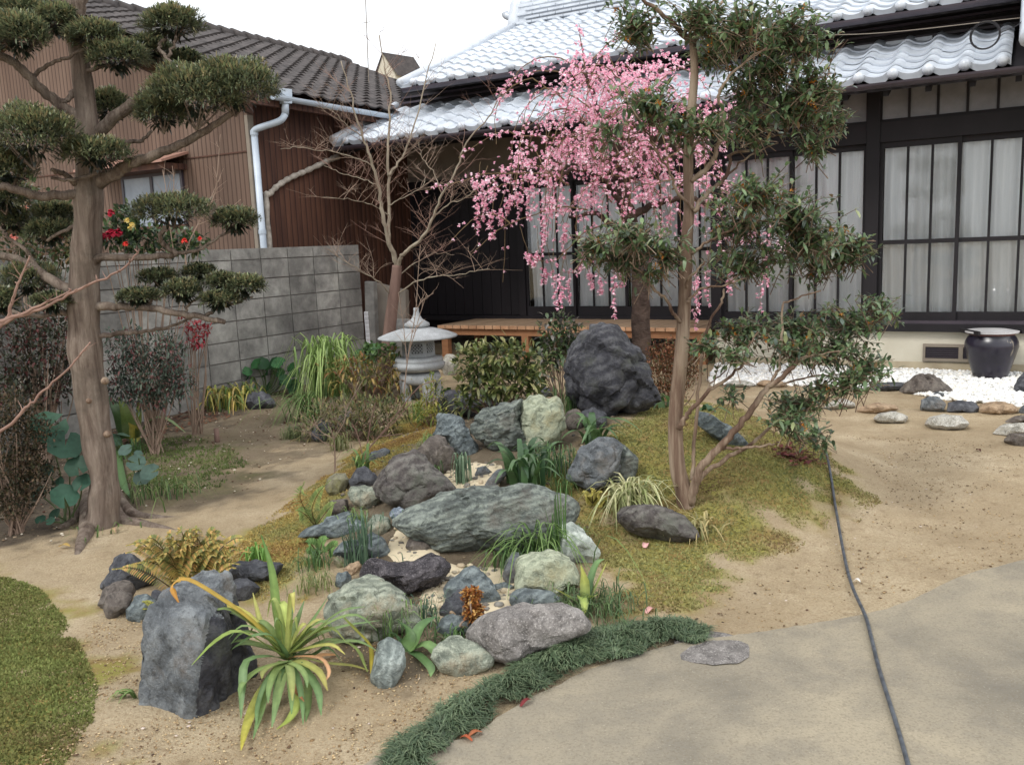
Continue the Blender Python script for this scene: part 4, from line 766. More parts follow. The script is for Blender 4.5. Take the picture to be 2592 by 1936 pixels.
rock('upright oval stone with pale vertical bands', Z8, [(193, 1085), (200, 950), (240, 860), (310, 830), (380, 848), (412, 910), (402, 1000), (350, 1095), (300, 1125), (230, 1120)], 'stripe', .45, 4, 24, .02, 1)
rock('blue grey stone between olive boulder and granite boulder', Z8, [(600, 770), (640, 700), (700, 676), (780, 688), (845, 730), (830, 790), (700, 810)], 'blue', .5, 3, 25, .03)
rock('small brown stone under the orange lichen tuft', Z8, [(685, 660), (720, 610), (790, 600), (830, 650), (800, 700), (710, 705)], 'tan', .5, 3, 26)
rock('dark stone tucked under the left end of the long slab', Z8, [(418, 245), (440, 175), (520, 195), (600, 240), (560, 275), (460, 272)], 'brown', .5, 3, 27)
rock('slabby blue slate at the edge of the moss bank', ZL, [(10, 410), (60, 330), (190, 285), (330, 215), (480, 178), (560, 245), (660, 330), (560, 390), (420, 430), (250, 390), (130, 410)], 'blue', .45, 4, 28, .05, 7, ridged=.25)
rock('blue grey rock behind the upright grass tuft', ZL, [(320, 560), (400, 465), (560, 415), (700, 355), (820, 415), (885, 520), (865, 600), (740, 615), (560, 610), (420, 600)], 'blue', .45, 4, 29, .045, 6)
rock('green lump beside the marbled stone', ZL, [(640, 280), (700, 210), (760, 188), (865, 235), (878, 310), (800, 388), (690, 385)], 'greenb', .5, 3, 30, .05)
rock('brown cube like stone on the blue slate', ZL, [(275, 130), (320, 65), (470, 45), (485, 130), (420, 185), (330, 215)], 'brown', .55, 3, 31, .03, 3, block=.5)
rock('little blue stone with white veins in the pale stream bed', ZL, [(865, 185), (900, 128), (960, 122), (1050, 160), (1010, 235), (960, 305), (915, 295)], 'marble', .5, 3, 32, .04)
rock('tiny rusty stone on the moss bank', ZL, [(185, 625), (240, 548), (300, 526), (345, 580), (270, 620)], 'tan', .5, 3, 33)
rock('small beige stone below the upright grass tuft', ZL, [(335, 625), (390, 576), (450, 588), (505, 640), (440, 690), (385, 670)], 'moss', .5, 3, 34)
rock('little half orange stone beside the lava rock', ZL, [(435, 705), (500, 648), (580, 622), (605, 670), (560, 725), (500, 745)], 'tan', .5, 3, 35)
rock('small dark stone behind the olive boulder', ZL, [(360, 820), (400, 738), (470, 708), (520, 770), (420, 870)], 'blue', .5, 3, 36)
rock('rounded moss stained stone at the top of the moss bank', ZM, [(475, 1255), (500, 1190), (560, 1148), (640, 1152), (675, 1220), (640, 1300), (570, 1330), (500, 1310)], 'moss', .5, 3, 37, .03)
rock('dark cut stone below the strappy green seedling', ZM, [(675, 1210), (740, 1110), (800, 1088), (880, 1138), (915, 1190), (890, 1265), (790, 1275), (690, 1258)], 'slate', .5, 4, 38, .04)
rock('grey green block left of the purple boulder', ZM, [(655, 1330), (680, 1256), (780, 1250), (890, 1265), (960, 1350), (910, 1395), (850, 1440), (700, 1400)], 'greenb', .5, 4, 39, .045)
rock('large rounded purple grey boulder in the rockery', ZM, [(885, 1255), (950, 1130), (1040, 1048), (1140, 998), (1220, 976), (1330, 1036), (1440, 1146), (1520, 1240), (1555, 1295), (1400, 1360), (1250, 1410), (1150, 1440), (1000, 1390), (925, 1330)], 'purple', .42, 5, 40, .04, 4)
rock('dark brown stone with a hollow behind the purple boulder', ZM, [(1230, 980), (1330, 856), (1410, 822), (1480, 848), (1540, 950), (1565, 1000), (1500, 1100), (1440, 1150), (1350, 1070), (1280, 1010)], 'brown', .45, 4, 41, .04, 4)
rock('craggy blue grey rock left of the layered stone', ZK, [(365, 425), (440, 250), (470, 212), (600, 202), (690, 228), (750, 310), (835, 480), (845, 570), (780, 620), (680, 620), (600, 550), (540, 440)], 'blue', .5, 5, 42, .06, 7)
rock('dark rock under the grass beside the soil path', ZM, [(365, 835), (390, 740), (450, 698), (520, 718), (535, 800), (470, 880), (400, 890)], 'slate', .5, 3, 43)
rock('reddish brown rock behind the dark path rock', ZM, [(540, 720), (640, 615), (710, 635), (700, 740), (600, 800), (545, 790)], 'purple', .5, 3, 44)
rock('flat grey stone half buried behind the strappy seedling', ZM, [(795, 1060), (850, 978), (950, 936), (1035, 958), (1000, 1020), (880, 1060)], 'grey', .5, 3, 45, .03)
rock('black rock under the leafy olive shrub', Z5, [(622, 1065), (628, 930), (680, 878), (760, 878), (850, 898), (1000, 918), (1060, 960), (870, 1040), (740, 1050), (650, 1068)], 'black', .5, 4, 46, .04)
rock('layered grey green rock with dark splits', ZK, [(818, 370), (828, 240), (900, 188), (1060, 106), (1180, 58), (1340, 38), (1365, 200), (1355, 440), (1250, 570), (1000, 580), (850, 490)], 'green', .5, 5, 47, .06, 7, ridged=.5)
rock('pale green upright rock with vertical grain', ZK, [(1328, 480), (1332, 200), (1345, 85), (1420, 16), (1520, 26), (1610, 66), (1690, 22), (1745, 100), (1775, 250), (1795, 350), (1720, 450), (1600, 550), (1400, 570)], 'greenl', .42, 5, 48, .04, 3, block=.6)
rock('small brown stone at the foot of the tall black rock', Z5, [(1435, 1085), (1460, 1018), (1530, 998), (1575, 1050), (1565, 1118), (1480, 1125)], 'brown', .5, 3, 49, .03)
rock('dark blue stone under the withered fern', Z5, [(1540, 1015), (1650, 988), (1725, 1040), (1705, 1118), (1600, 1118)], 'slate', .5, 3, 50)
rock('tall black standing rock, the biggest in the garden', Z5, [(1468, 830), (1468, 680), (1488, 600), (1565, 530), (1615, 470), (1700, 458), (1785, 488), (1845, 560), (1925, 640), (1995, 740), (2045, 850), (2055, 940), (1980, 1000), (1900, 1036), (1800, 1046), (1600, 1016), (1515, 985), (1488, 900)], 'black', .42, 5, 51, .07, -1, ridged=.25)
rock('rounded blue grey boulder on the moss beside the tree', Z5, [(1456, 1445), (1500, 1340), (1560, 1240), (1660, 1176), (1760, 1186), (1830, 1240), (1800, 1330), (1790, 1420), (1720, 1520), (1640, 1536), (1560, 1496), (1480, 1476)], 'grey', .5, 5, 52, .04, 4)
rock('greenish stone behind the rounded blue grey boulder', Z5, [(1760, 1215), (1830, 1218), (1905, 1290), (1920, 1380), (1880, 1456), (1770, 1465), (1740, 1350)], 'green', .5, 4, 53, .04)
rock('small pale stone under the broad leaved clump', Z5, [(862, 1435), (880, 1378), (930, 1366), (975, 1410), (930, 1446)], 'grey', .5, 3, 54)
rock('slanting grey stone at the top of the stream bed', Z5, [(915, 1495), (1000, 1400), (1060, 1376), (1075, 1420), (980, 1505)], 'grey', .5, 3, 55)
rock('purple brown rock beneath the striped spider plant', ZB, [(320, 1455), (350, 1398), (450, 1385), (580, 1398), (680, 1456), (755, 1530), (775, 1585), (640, 1596), (480, 1576), (400, 1536)], 'purple', .45, 4, 56, .035, 5)
rock('long blue green stone bar lying on the moss', ZB, [(752, 950), (770, 916), (830, 926), (920, 986), (1015, 1056), (1025, 1092), (930, 1078), (830, 1036), (770, 994)], 'blue', .5, 4, 57, .02, 2)
rock('small white stone at the foot of the lantern', Z5, [(420, 915), (450, 888), (490, 893), (498, 922), (450, 934)], 'white', .6, 3, 58, .03)
rock('flat dark stone between leafy shrub and tall black rock', Z5, [(1262, 895), (1310, 858), (1395, 868), (1395, 905), (1300, 925)], 'slate', .5, 3, 59)
rock('dark stone under the yellowing lily leaves', Z4, [(1565, 940), (1620, 888), (1700, 886), (1775, 940), (1785, 985), (1680, 1005), (1600, 985)], 'slate', .5, 3, 60)
rock('rough pale stone right of the lantern', Z5, [(640, 720), (680, 650), (730, 640), (760, 690), (740, 760), (680, 780)], 'pale', .5, 3, 77, .07)
# stones round the white pebbles
KR = 'border stones of the white pebble bed'; SR = 'round stepping stones in the sand'
rock('big grey brown border rock in front of the jar', Z6, [(1400, 895), (1440, 830), (1520, 788), (1620, 782), (1700, 838), (1755, 885), (1700, 895), (1600, 914), (1420, 914)], 'brown', .5, 4, 61, .05, group=KR)
rock('low grey border stone left of the big grey brown rock', Z6, [(1200, 875), (1240, 828), (1430, 822), (1430, 874), (1280, 884)], 'slate', .5, 3, 62, .03, group=KR)
rock('flat grey stone at the right foot of the big border rock', Z6, [(1585, 914), (1650, 888), (1765, 908), (1705, 930)], 'grey', .6, 3, 63, .02, group=KR)
rock('pale grey border stone left of the dark border stone', Z6, [(1544, 995), (1553, 940), (1600, 916), (1660, 918), (1704, 960), (1694, 1008), (1620, 1014)], 'grey', .5, 3, 64, .03, group=KR)
rock('dark grey border stone between pale and tan stones', Z6, [(1706, 1014), (1720, 958), (1800, 943), (1880, 948), (1920, 1000), (1890, 1029), (1780, 1019)], 'slate', .5, 3, 65, .03, group=KR)
rock('long tan border stone', Z6, [(1912, 1024), (1930, 968), (2010, 948), (2150, 966), (2190, 1010), (2130, 1040), (2000, 1034)], 'tan', .5, 4, 66, .03, group=KR)
rock('grey border stone at the end of the tan stone', Z6, [(2176, 1010), (2212, 972), (2280, 985), (2290, 1030), (2200, 1036)], 'grey', .5, 3, 67, .03, group=KR)
rock('whitish border stone behind the evergreen tree', Z6, [(275, 842), (330, 813), (420, 813), (475, 842), (430, 862), (320, 862)], 'pale', .5, 3, 68, .02, group=KR)
rock('tan border stone behind the evergreen tree', Z6, [(470, 842), (520, 810), (640, 818), (690, 852), (560, 864)], 'tan', .5, 3, 69, .02, group=KR)
rock('dark rock beside the jar', Z6, [(2135, 895), (2180, 800), (2212, 755), (2290, 770), (2290, 905)], 'slate', .5, 4, 70, .05, group=KR)
rock('small oval stepping stone of pale speckled granite', Z6, [(1236, 1062), (1270, 1028), (1350, 1013), (1440, 1023), (1480, 1050), (1445, 1088), (1340, 1094), (1260, 1083)], 'pale', .62, 4, 71, .02, 1, None, 'stepping_stone', group=SR, cat='stepping stone')
rock('grey speckled stepping stone nearest the dark border stone', Z6, [(1568, 1092), (1600, 1053), (1700, 1035), (1800, 1042), (1860, 1090), (1822, 1128), (1700, 1139), (1600, 1124)], 'pale', .6, 4, 72, .02, 1, None, 'stepping_stone', group=SR, cat='stepping stone')
rock('flat yellowish stepping stone behind the small oval one', Z6, [(1115, 1024), (1160, 978), (1260, 959), (1380, 967), (1410, 1000), (1250, 1034)], 'tan', .62, 4, 73, .015, 1, None, 'stepping_stone', group=SR, cat='stepping stone')
rock('grey stepping stone half hidden by the evergreen leaves', Z6, [(910, 994), (970, 948), (1040, 928), (1115, 958), (1116, 988), (1000, 1004)], 'pale', .6, 4, 74, .02, 1, None, 'stepping_stone', group=SR, cat='stepping stone')
rock('cream angular stone at the edge of the sand path', Z6, [(2005, 1165), (2060, 1108), (2120, 1087), (2250, 1092), (2290, 1150), (2080, 1180)], 'pale', .5, 4, 75, .035, group=SR, cat='stepping stone')
rock('flat brown stone in front of the cream angular stone', Z6, [(2075, 1205), (2120, 1158), (2330, 1155), (2340, 1235), (2140, 1246)], 'brown', .5, 4, 76, .03, group=SR, cat='stepping stone')
rock('flat grey brown stone behind the cream angular stone', Z6, [(2060, 1094), (2150, 1042), (2330, 1030), (2330, 1088)], 'brown', .55, 3, 78, .02, group=SR, cat='stepping stone')
_fs = rock('flat grey stone set in the concrete at the grass tip', Z1, [(1712, 1648), (1745, 1626), (1800, 1617), (1880, 1620), (1888, 1636), (1850, 1660), (1780, 1674), (1725, 1668)], 'granite', .75, 4, 79, .02, 1, None, 'flat_stone')

_fs.scale = (1.05, 1.3, .10); _fs.location.z = .014
# squared foreground boulder: an angular block with a pale and a dark face
Yb = TG(489, 1818)[1]; hb = []
for u, v, dy in [(354, 1808, .07), (420, 1816, .02), (489, 1822, 0), (560, 1795, .12), (624, 1760, .22), (346, 1690, .09), (352, 1642, .09), (362, 1572, .10), (390, 1530, .13), (432, 1517, .15), (510, 1517, .13), (522, 1560, .06), (505, 1640, .025), (495, 1740, .0), (425, 1640, .03), (420, 1720, .02), (440, 1560, .06), (570, 1556, .2), (612, 1612, .25), (632, 1668, .27), (590, 1700, .16)]: hb.append(atY(u, v, Yb+dy))
gz = -.05; hb += [np.array([p[0], p[1]+.28, p[2]-.02]) for p in hb[5:11]]+[np.array([hb[0][0], hb[0][1]+.2, gz]), np.array([hb[0][0], hb[0][1], gz]), np.array([hb[2][0], hb[2][1], gz]), np.array([hb[4][0], hb[4][1], gz]), np.array([hb[4][0], hb[4][1]+.15, gz])]
bm = bmesh.new(); [bm.verts.new(p) for p in hb]; bm.verts.ensure_lookup_table(); res = bmesh.ops.convex_hull(bm, input=bm.verts)
for v in [x for x in res['geom_interior'] if isinstance(x, bmesh.types.BMVert)]: bm.verts.remove(v)
for _ in range(5): bmesh.ops.subdivide_edges(bm, edges=[e for e in bm.edges if e.calc_length() > .014], cuts=1, use_grid_fill=True); bmesh.ops.triangulate(bm, faces=bm.faces)
bmesh.ops.smooth_vert(bm, verts=bm.verts, factor=.5, use_axis_x=True, use_axis_y=True, use_axis_z=True); bm.normal_update()
for v in bm.verts: q = v.co; v.co = q+v.normal*(.024*mnoise.fractal(Vector((q.x*7, q.y*7, q.z*4)), .8, 2.1, 6)+.014*(mnoise.ridged_multi_fractal(Vector((q.x*9, q.y*9, q.z*3)), 1., 2., 4, 1., 2.)-1.2))
cen = sum((v.co for v in bm.verts), Vector())/len(bm.verts)
for v in bm.verts: v.co -= cen
bmesh.ops.recalc_face_normals(bm, faces=bm.faces); me = bpy.data.meshes.new('rock'); bm.to_mesh(me); bm.free(); me.polygons.foreach_set('use_smooth', [True]*len(me.polygons)); me.set_sharp_from_angle(angle=R_(40))
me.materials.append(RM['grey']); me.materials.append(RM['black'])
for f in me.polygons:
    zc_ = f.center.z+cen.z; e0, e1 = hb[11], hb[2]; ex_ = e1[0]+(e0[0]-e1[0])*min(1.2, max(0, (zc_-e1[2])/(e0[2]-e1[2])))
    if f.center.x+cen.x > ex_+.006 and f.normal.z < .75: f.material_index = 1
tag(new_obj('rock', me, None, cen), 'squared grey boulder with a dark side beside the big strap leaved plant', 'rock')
# ================================================================== PLANT HELPERS
M_LEAF = leaf_mat('glossy_leaf', .35, .3, .6); M_SOFT = leaf_mat('soft_leaf', .6, .3, .3); M_PETAL = leaf_mat('petal', .6, .45, .2); M_BLADE = leaf_mat('blade_leaf', .5, .28, .4)
def unit(v): return v/(np.linalg.norm(v, axis=-1, keepdims=True)+1e-9)
def leaf_arrays(P, Dr, L, W, col, droop=.25, up=None, fold=.12):
    """curved leaves of 6 points each: P base, Dr direction, L length, W width"""
    n = len(P); Dr = unit(Dr); U = np.tile([0, 0, 1.], (n, 1)) if up is None else unit(up); S = np.cross(Dr, U); S = unit(S+1e-6); N = np.cross(S, Dr)
    L = np.broadcast_to(L, (n,))[:, None]; W = np.broadcast_to(W, (n,))[:, None]; dz = np.array([0, 0, -1.])*droop
    b = P; c1 = P+Dr*L*.36; c2 = P+Dr*L*.72+dz*L*.25; tp = P+Dr*L+dz*L*.7
    V = np.stack([b, c1-S*W*.5+N*W*fold, c1+S*W*.5+N*W*fold, c2-S*W*.42+N*W*fold, c2+S*W*.42+N*W*fold, tp], 1)
    F_ = np.array([[0, 2, 1], [1, 2, 4], [1, 4, 3], [3, 4, 5]]); Fc = (F_[None]+(np.arange(n)*6)[:, None, None]).reshape(-1, 3)
    return V.reshape(-1, 3), Fc, np.repeat(np.broadcast_to(col, (n, 3)), 6, 0)
def leaf_obj(name, arrs, mat, parent, smooth=True):
    Vs, Fs, Cs, n = [], [], [], 0
    for V, Fc, C in arrs: Vs.append(V); Fs.append(Fc+n); Cs.append(C); n += len(V)
    V = np.concatenate(Vs); o = parent_loc(parent) if parent is not None else V.mean(0)
    ob = new_obj(name, arr_mesh(name, V-o, np.concatenate(Fs), mat, np.concatenate(Cs), smooth), parent)
    if parent is None: ob.location = tuple(map(float, o))
    if name in ('blades', 'foliage', 'crown', 'leaf_pad', 'flowers'): ob['kind'] = 'stuff'
    return ob
def pick(cols, n, var=.2, wts=None): return np.array(cols)[NR.choice(len(cols), n, p=wts)]*NR.uniform(1-var, 1+var, (n, 1))
def in_ball(n, c, r, shell=.0):
    v = unit(NR.normal(size=(n, 3))); rr = NR.uniform(shell**3, 1, (n, 1))**(1/3); return np.array(c)+v*rr*np.array(r), v
def strap(path, width, col, col2=None, seg=10, fold=.25, taper=.9, twist=None):
    """one strap leaf along a 3D path, V shaped in section; returns MB"""
    P = catmull(path, max(3, int(seg/(len(path)-1)))); n = len(P); mb = MB(); V = []; C = []; side = None
    for i, p in enumerate(P):
        d = P[min(i+1, n-1)]-P[max(i-1, 0)]; d = d/(np.linalg.norm(d)+1e-9); f = i/(n-1)
        s = np.cross(d, [0, 0, 1.]); s = s/np.linalg.norm(s) if np.linalg.norm(s) > .12 else (side if side is not None else np.array([1., 0, 0]))
        if side is not None and s@side < 0: s = -s
        if side is not None: s = side*.45+s*.55; s = s-d*(s@d); s /= np.linalg.norm(s)+1e-9
        side = s; nn = np.cross(s, d); nn = nn if nn[2] > 0 else -nn
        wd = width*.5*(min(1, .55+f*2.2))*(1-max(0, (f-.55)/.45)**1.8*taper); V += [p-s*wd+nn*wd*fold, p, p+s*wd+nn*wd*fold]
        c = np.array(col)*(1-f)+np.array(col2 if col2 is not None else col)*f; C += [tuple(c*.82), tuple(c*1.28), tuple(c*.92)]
    Fq = [(i*3+k, i*3+k+1, i*3+k+4, i*3+k+3) for i in range(n-1) for k in (0, 1)]; return mb.add(V, Fq, C)
def blade_arrays(P, az, H_, out, W, c0, c1, seg=5, sag=.0):
    """many arching grass blades as one array; P bases, az heading, H_ rise, out reach"""
    n = len(P); t_ = np.linspace(0, 1, seg+1); d = np.stack([np.cos(az), np.sin(az), 0*az], 1); s = np.stack([-np.sin(az), np.cos(az), 0*az], 1); V = []; C = []
    for k, f in enumerate(t_):
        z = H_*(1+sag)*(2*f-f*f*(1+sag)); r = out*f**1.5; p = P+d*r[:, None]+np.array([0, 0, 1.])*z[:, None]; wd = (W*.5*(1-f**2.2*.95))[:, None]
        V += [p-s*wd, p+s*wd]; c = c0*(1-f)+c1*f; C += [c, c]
    V = np.stack(V, 1); C = np.stack(C, 1); m = 2*(seg+1); Fq = np.array([[2*k, 2*k+1, 2*k+3, 2*k+2] for k in range(seg)])
    return V.reshape(-1, 3), (Fq[None]+(np.arange(n)*m)[:, None, None]).reshape(-1, 4), C.reshape(-1, 3)
def tuft(name, label, cat, px, n, h, reach, wd, cols, tips=None, spread=.05, own=0, seg=5, sag=.3, mat=None, group=None, az=None, Y=None, squash=1.):
    b = TG(*px) if Y is None else atY(*px, Y); b[2] = zg(b[0], b[1]); root = thing(name, label, cat, b, group)
    if n <= 30: own += n; n = 0
    def mk(n):
        a = NR.uniform(0, 6.283, n) if az is None else NR.normal(az[0], az[1], n); Pp = b+np.stack([NR.normal(0, spread, n), NR.normal(0, spread, n), np.zeros(n)-.01], 1)
        Hh = h*NR.uniform(.55, 1.1, n); out = reach*NR.uniform(.25, 1.1, n); W = wd*NR.uniform(.7, 1.2, n); c0 = pick(cols, n); c1 = pick(tips or cols, n)
        return Pp, a, Hh, out, W, c0, c1
    for k in range(own):   # the broad leaves are parts of their own
        V, Fc, C = blade_arrays(*mk(1), seg=8, sag=min(1.1, sag*2.2)); o = parent_loc(root)
        me = arr_mesh('leaf', V-o, Fc, mat or M_BLADE, C, True); new_obj('leaf', me, root)
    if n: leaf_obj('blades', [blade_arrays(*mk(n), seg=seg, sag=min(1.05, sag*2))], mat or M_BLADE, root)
    return root
t = NT('grey_brown_bark'); vv = t.mapped((7, 7, .8), (0, 0, 0), 'World'); c = t.ramp(t.noise(2.4, 8, .72, .5, vv), [(.32, lin(78, 66, 58)), (.44, lin(112, 98, 88)), (.56, lin(138, 124, 112)), (.72, lin(162, 150, 136))]); c = t.mix(t.ramp(t.noise(5, 5, .7, .3, t.mapped((1, 1, 1), (0, 0, 0), 'World')), [(.5, 0.), (.66, .6)]), c, lin(92, 84, 74)); t.col(c); t.bump(t.noise(9, 8, .75, .4, vv), 1., .02); M_BARKG = t.fin(.92, .12)
t = NT('smooth_tan_bark'); vv = t.mapped((5, 5, .55), (0, 0, 0), 'World'); c = t.ramp(t.noise(2.2, 6, .65, .3, vv), [(.34, lin(84, 64, 54)), (.46, lin(112, 92, 78)), (.56, lin(146, 128, 110)), (.72, lin(166, 150, 132))]); t.col(c); t.bump(t.noise(14, 5, .7, 0, vv), .6, .008); M_BARKS = t.fin(.85, .15)
M_BARKM = noisy('maple_bark', lin(120, 108, 94), lin(160, 150, 132), 7, .85, .15, .4, 40, .006, (2, 2, .6))
M_BARKR = noisy('reddish_maple_bark', lin(100, 80, 72), lin(130, 106, 96), 5, .85, .15, .5, 40, .008, (2, 2, .6))
M_BARKD = noisy('dark_plum_bark', lin(58, 48, 44), lin(92, 78, 70), 9, .95, .1, 1., 30, .03)
M_TWIG = noisy('brown_twig', lin(124, 104, 90), lin(156, 136, 120), 6, .8, .2, .2)
M_TWIGR = noisy('reddish_twig', lin(120, 94, 84), lin(150, 122, 108), 6, .8, .2, .2)
M_TWIGP = noisy('olive_plum_twig', lin(94, 78, 58), lin(122, 104, 78), 6, .8, .2, .2)
def limb(mb, px, Y, r0, r1, dY=0., n=7, sides=8, jit=0.):
    """px: pixel path; Y depth at the start, dY drift to the end"""
    m = len(px); P = [atY(u, v, Y+dY*i/(m-1)) for i, (u, v) in enumerate(px)]; Q = catmull(P, n); k = len(Q)
    if jit: Q = [q+NR.normal(0, jit, 3) if 0 < i < k-1 else q for i, q in enumerate(Q)]
    mb.tube(Q, [r0+(r1-r0)*(i/(k-1))**.8 for i in range(k)], sides); return Q
def twigs(mb, Q, n, L, r, depth=2, flatz=.35, updir=.15, start=.15, kids=(3, 5), droop=0., tips=None):
    for _ in range(n):
        i = int(rnd.uniform(start, 1)*(len(Q)-2)); p = np.array(Q[i]); d = np.array(Q[i+1])-p; d /= np.linalg.norm(d)+1e-9
        a = rnd.uniform(0, 6.283); sd = np.array([math.cos(a), math.sin(a)*.8, rnd.uniform(-.1, .6)*flatz+updir]); dr = sd*.85+d*.45; dr /= np.linalg.norm(dr)
        l = L*rnd.uniform(.5, 1.15); m = 5; pts = [p]; 
        for s in range(m): dr = dr+NR.normal(0, .13, 3)+np.array([0, 0, -droop*s]); dr /= np.linalg.norm(dr); pts.append(pts[-1]+dr*l/m)
        mb.tube(pts, [r*(1-.75*j/m) for j in range(m+1)], 4, False)
        if depth > 1: twigs(mb, pts, rnd.randint(*kids), L*.48, r*.6, depth-1, flatz, updir, .25, kids, droop, tips)
        elif tips is not None: tips += pts[2:]
# ================================================================== CLOUD PRUNED TREE (left)
YP = 4.75; tb = TG(250, 1330); YP = tb[1]
pine = thing('cloud_pruned_tree', 'tall cloud pruned evergreen with pale trunk and clipped leaf pads', 'tree', (tb[0], tb[1], 0))
mb = MB(); tr = [(255, 1345), (262, 1290), (264, 1211), (246, 1114), (230, 997), (216, 895), (212, 800), (214, 690), (222, 580), (225, 488), (223, 351), (213, 234), (195, 117), (170, 0), (155, -90), (150, -260)]; rw = [.105, .088, .075, .083, .084, .088, .082, .078, .074, .072, .062, .050, .046, .042, .036, .025]
P = [atY(u, v, YP) for u, v in tr]; Q = catmull(P, 4); Rr = np.interp(np.linspace(0, 1, len(Q)), np.linspace(0, 1, len(rw)), rw); mb.tube(Q, [r*(1+.05*math.sin(i*1.3)) for i, r in enumerate(Rr)], 16); trunk = mb.obj('trunk', M_BARKG, pine, True)
rt = MB()
for path, r in (([(265, 1270), (300, 1290), (350, 1300), (420, 1310), (470, 1318)], .055), ([(235, 1270), (220, 1320), (205, 1350), (195, 1375)], .06), ([(280, 1262), (330, 1275), (400, 1285), (450, 1280)], .045), ([(225, 1260), (190, 1290), (150, 1310)], .05)):
    pts = []
    for i, (u, v) in enumerate(path): g = TG(u, max(v, 1200)+25*(i > 0)); pts.append(np.array([g[0], g[1], g[2]+(.09 if i == 0 else .02-.012*i)]))
    q = catmull(pts, 5); rt.tube(q, [r*(1-.75*i/(len(q)-1)) for i in range(len(q))], 10)
rt.obj('root_flare', M_BARKG, pine, True)
kn = MB()
for u, v in ((224, 1015), (262, 965), (268, 1100)): p = atY(u, v, YP-.083); kn.tube([p+[0, .02, 0], p, p+[0, -.012, 0]], [.022, .016, .006], 10)
kn.obj('knot', M_BARKS, trunk, True)
BR = [([(240, 345), (300, 290), (345, 258), (395, 222)], 0, .034, .026, -.1), ([(235, 470), (290, 440), (330, 415), (400, 390), (470, 360), (540, 318), (615, 268)], 0, .04, .014, -.15), ([(245, 350), (300, 358), (350, 358), (385, 332)], 0, .018, .008, .1),
      ([(215, 310), (160, 270), (110, 230), (70, 190), (30, 155), (-20, 135)], 0, .032, .02, -.2), ([(78, 197), (130, 160), (175, 145), (215, 125)], -.1, .012, .007, 0), ([(195, 225), (175, 250), (155, 262)], 0, .016, .012, -.06), ([(200, 195), (240, 172), (280, 165), (330, 168)], 0, .013, .007, -.1),
      ([(460, 200), (447, 180), (425, 150), (402, 120), (420, 95)], -.05, .012, .008, .1), ([(425, 150), (438, 120), (445, 90)], 0, .009, .006, 0), ([(215, 495), (180, 492), (100, 495), (40, 480), (-20, 470)], 0, .028, .02, -.2), ([(190, 465), (160, 440), (130, 430)], -.05, .018, .01, -.1), ([(250, 435), (210, 450), (170, 455), (130, 450)], -.08, .012, .008, -.1),
      ([(205, 690), (236, 662), (273, 653), (371, 651), (441, 642), (418, 622), (406, 605), (416, 575)], 0, .026, .01, -.15), ([(445, 641), (504, 633), (547, 605), (590, 585)], -.08, .011, .006, 0), ([(240, 778), (290, 775), (370, 780), (450, 793), (520, 805), (568, 815)], 0, .026, .013, -.2),
      ([(375, 782), (388, 760), (430, 742)], -.08, .01, .005, 0), ([(465, 794), (482, 768), (520, 745)], -.12, .01, .005, 0), ([(520, 800), (560, 780), (600, 765), (640, 752)], -.15, .011, .005, 0), ([(240, 850), (300, 845), (360, 838), (420, 828), (485, 805)], 0, .016, .007, .15), ([(190, 795), (150, 792), (90, 800), (30, 785)], 0, .018, .01, -.1), ([(195, 745), (100, 690), (40, 655), (-40, 645)], 0, .03, .02, .2), ([(100, 690), (70, 640), (20, 600), (0, 575)], .1, .014, .008, 0), ([(215, 560), (170, 580), (120, 610)], 0, .012, .008, 0), ([(195, 47), (208, 10), (214, -60)], 0, .03, .025, 0), ([(180, 40), (120, 70), (90, 90)], 0, .014, .008, -.1)]
for px, dy, r0, r1, dd in BR:
    b = MB(); Q = limb(b, px, YP+dy, r0, r1, dd, 5, 9, .004); b.obj('branch', M_BARKG, pine, True)
PADS = [(590, 226, 112, 62, -.15), (490, 250, 118, 72, -.2), (410, 288, 62, 46, -.15), (434, 66, 68, 40, .05), (238, 92, 62, 30, -.1), (300, 148, 66, 38, -.1), (47, 96, 68, 52, -.25), (51, 38, 62, 36, .1), (145, 56, 48, 36, -.05), (383, 126, 46, 28, .25), (469, 154, 36, 20, .25), (273, 275, 46, 40, .25), (148, 314, 55, 28, .2), (78, 352, 108, 72, -.3), (242, 392, 84, 34, -.2), (20, 430, 70, 50, -.1),
        (437, 537, 100, 37, -.1), (594, 560, 55, 27, -.05), (402, 704, 50, 19, .1), (504, 692, 40, 18, .1), (352, 752, 56, 16, -.05), (461, 737, 48, 24, -.15), (562, 716, 42, 20, -.1), (622, 726, 46, 24, -.15), (559, 760, 50, 18, -.2), (78, 712, 76, 40, .15), (129, 764, 46, 18, -.1), (5, 765, 40, 30, 0), (137, 548, 52, 30, .2), (125, 590, 56, 28, .1), (10, 500, 60, 40, .15), (30, 560, 50, 30, .3)]
PC = [lin(90, 100, 76), lin(104, 114, 86), lin(120, 128, 96), lin(74, 82, 64), lin(132, 126, 94)]; PT = [lin(142, 146, 106), lin(150, 138, 102), lin(130, 140, 100)]
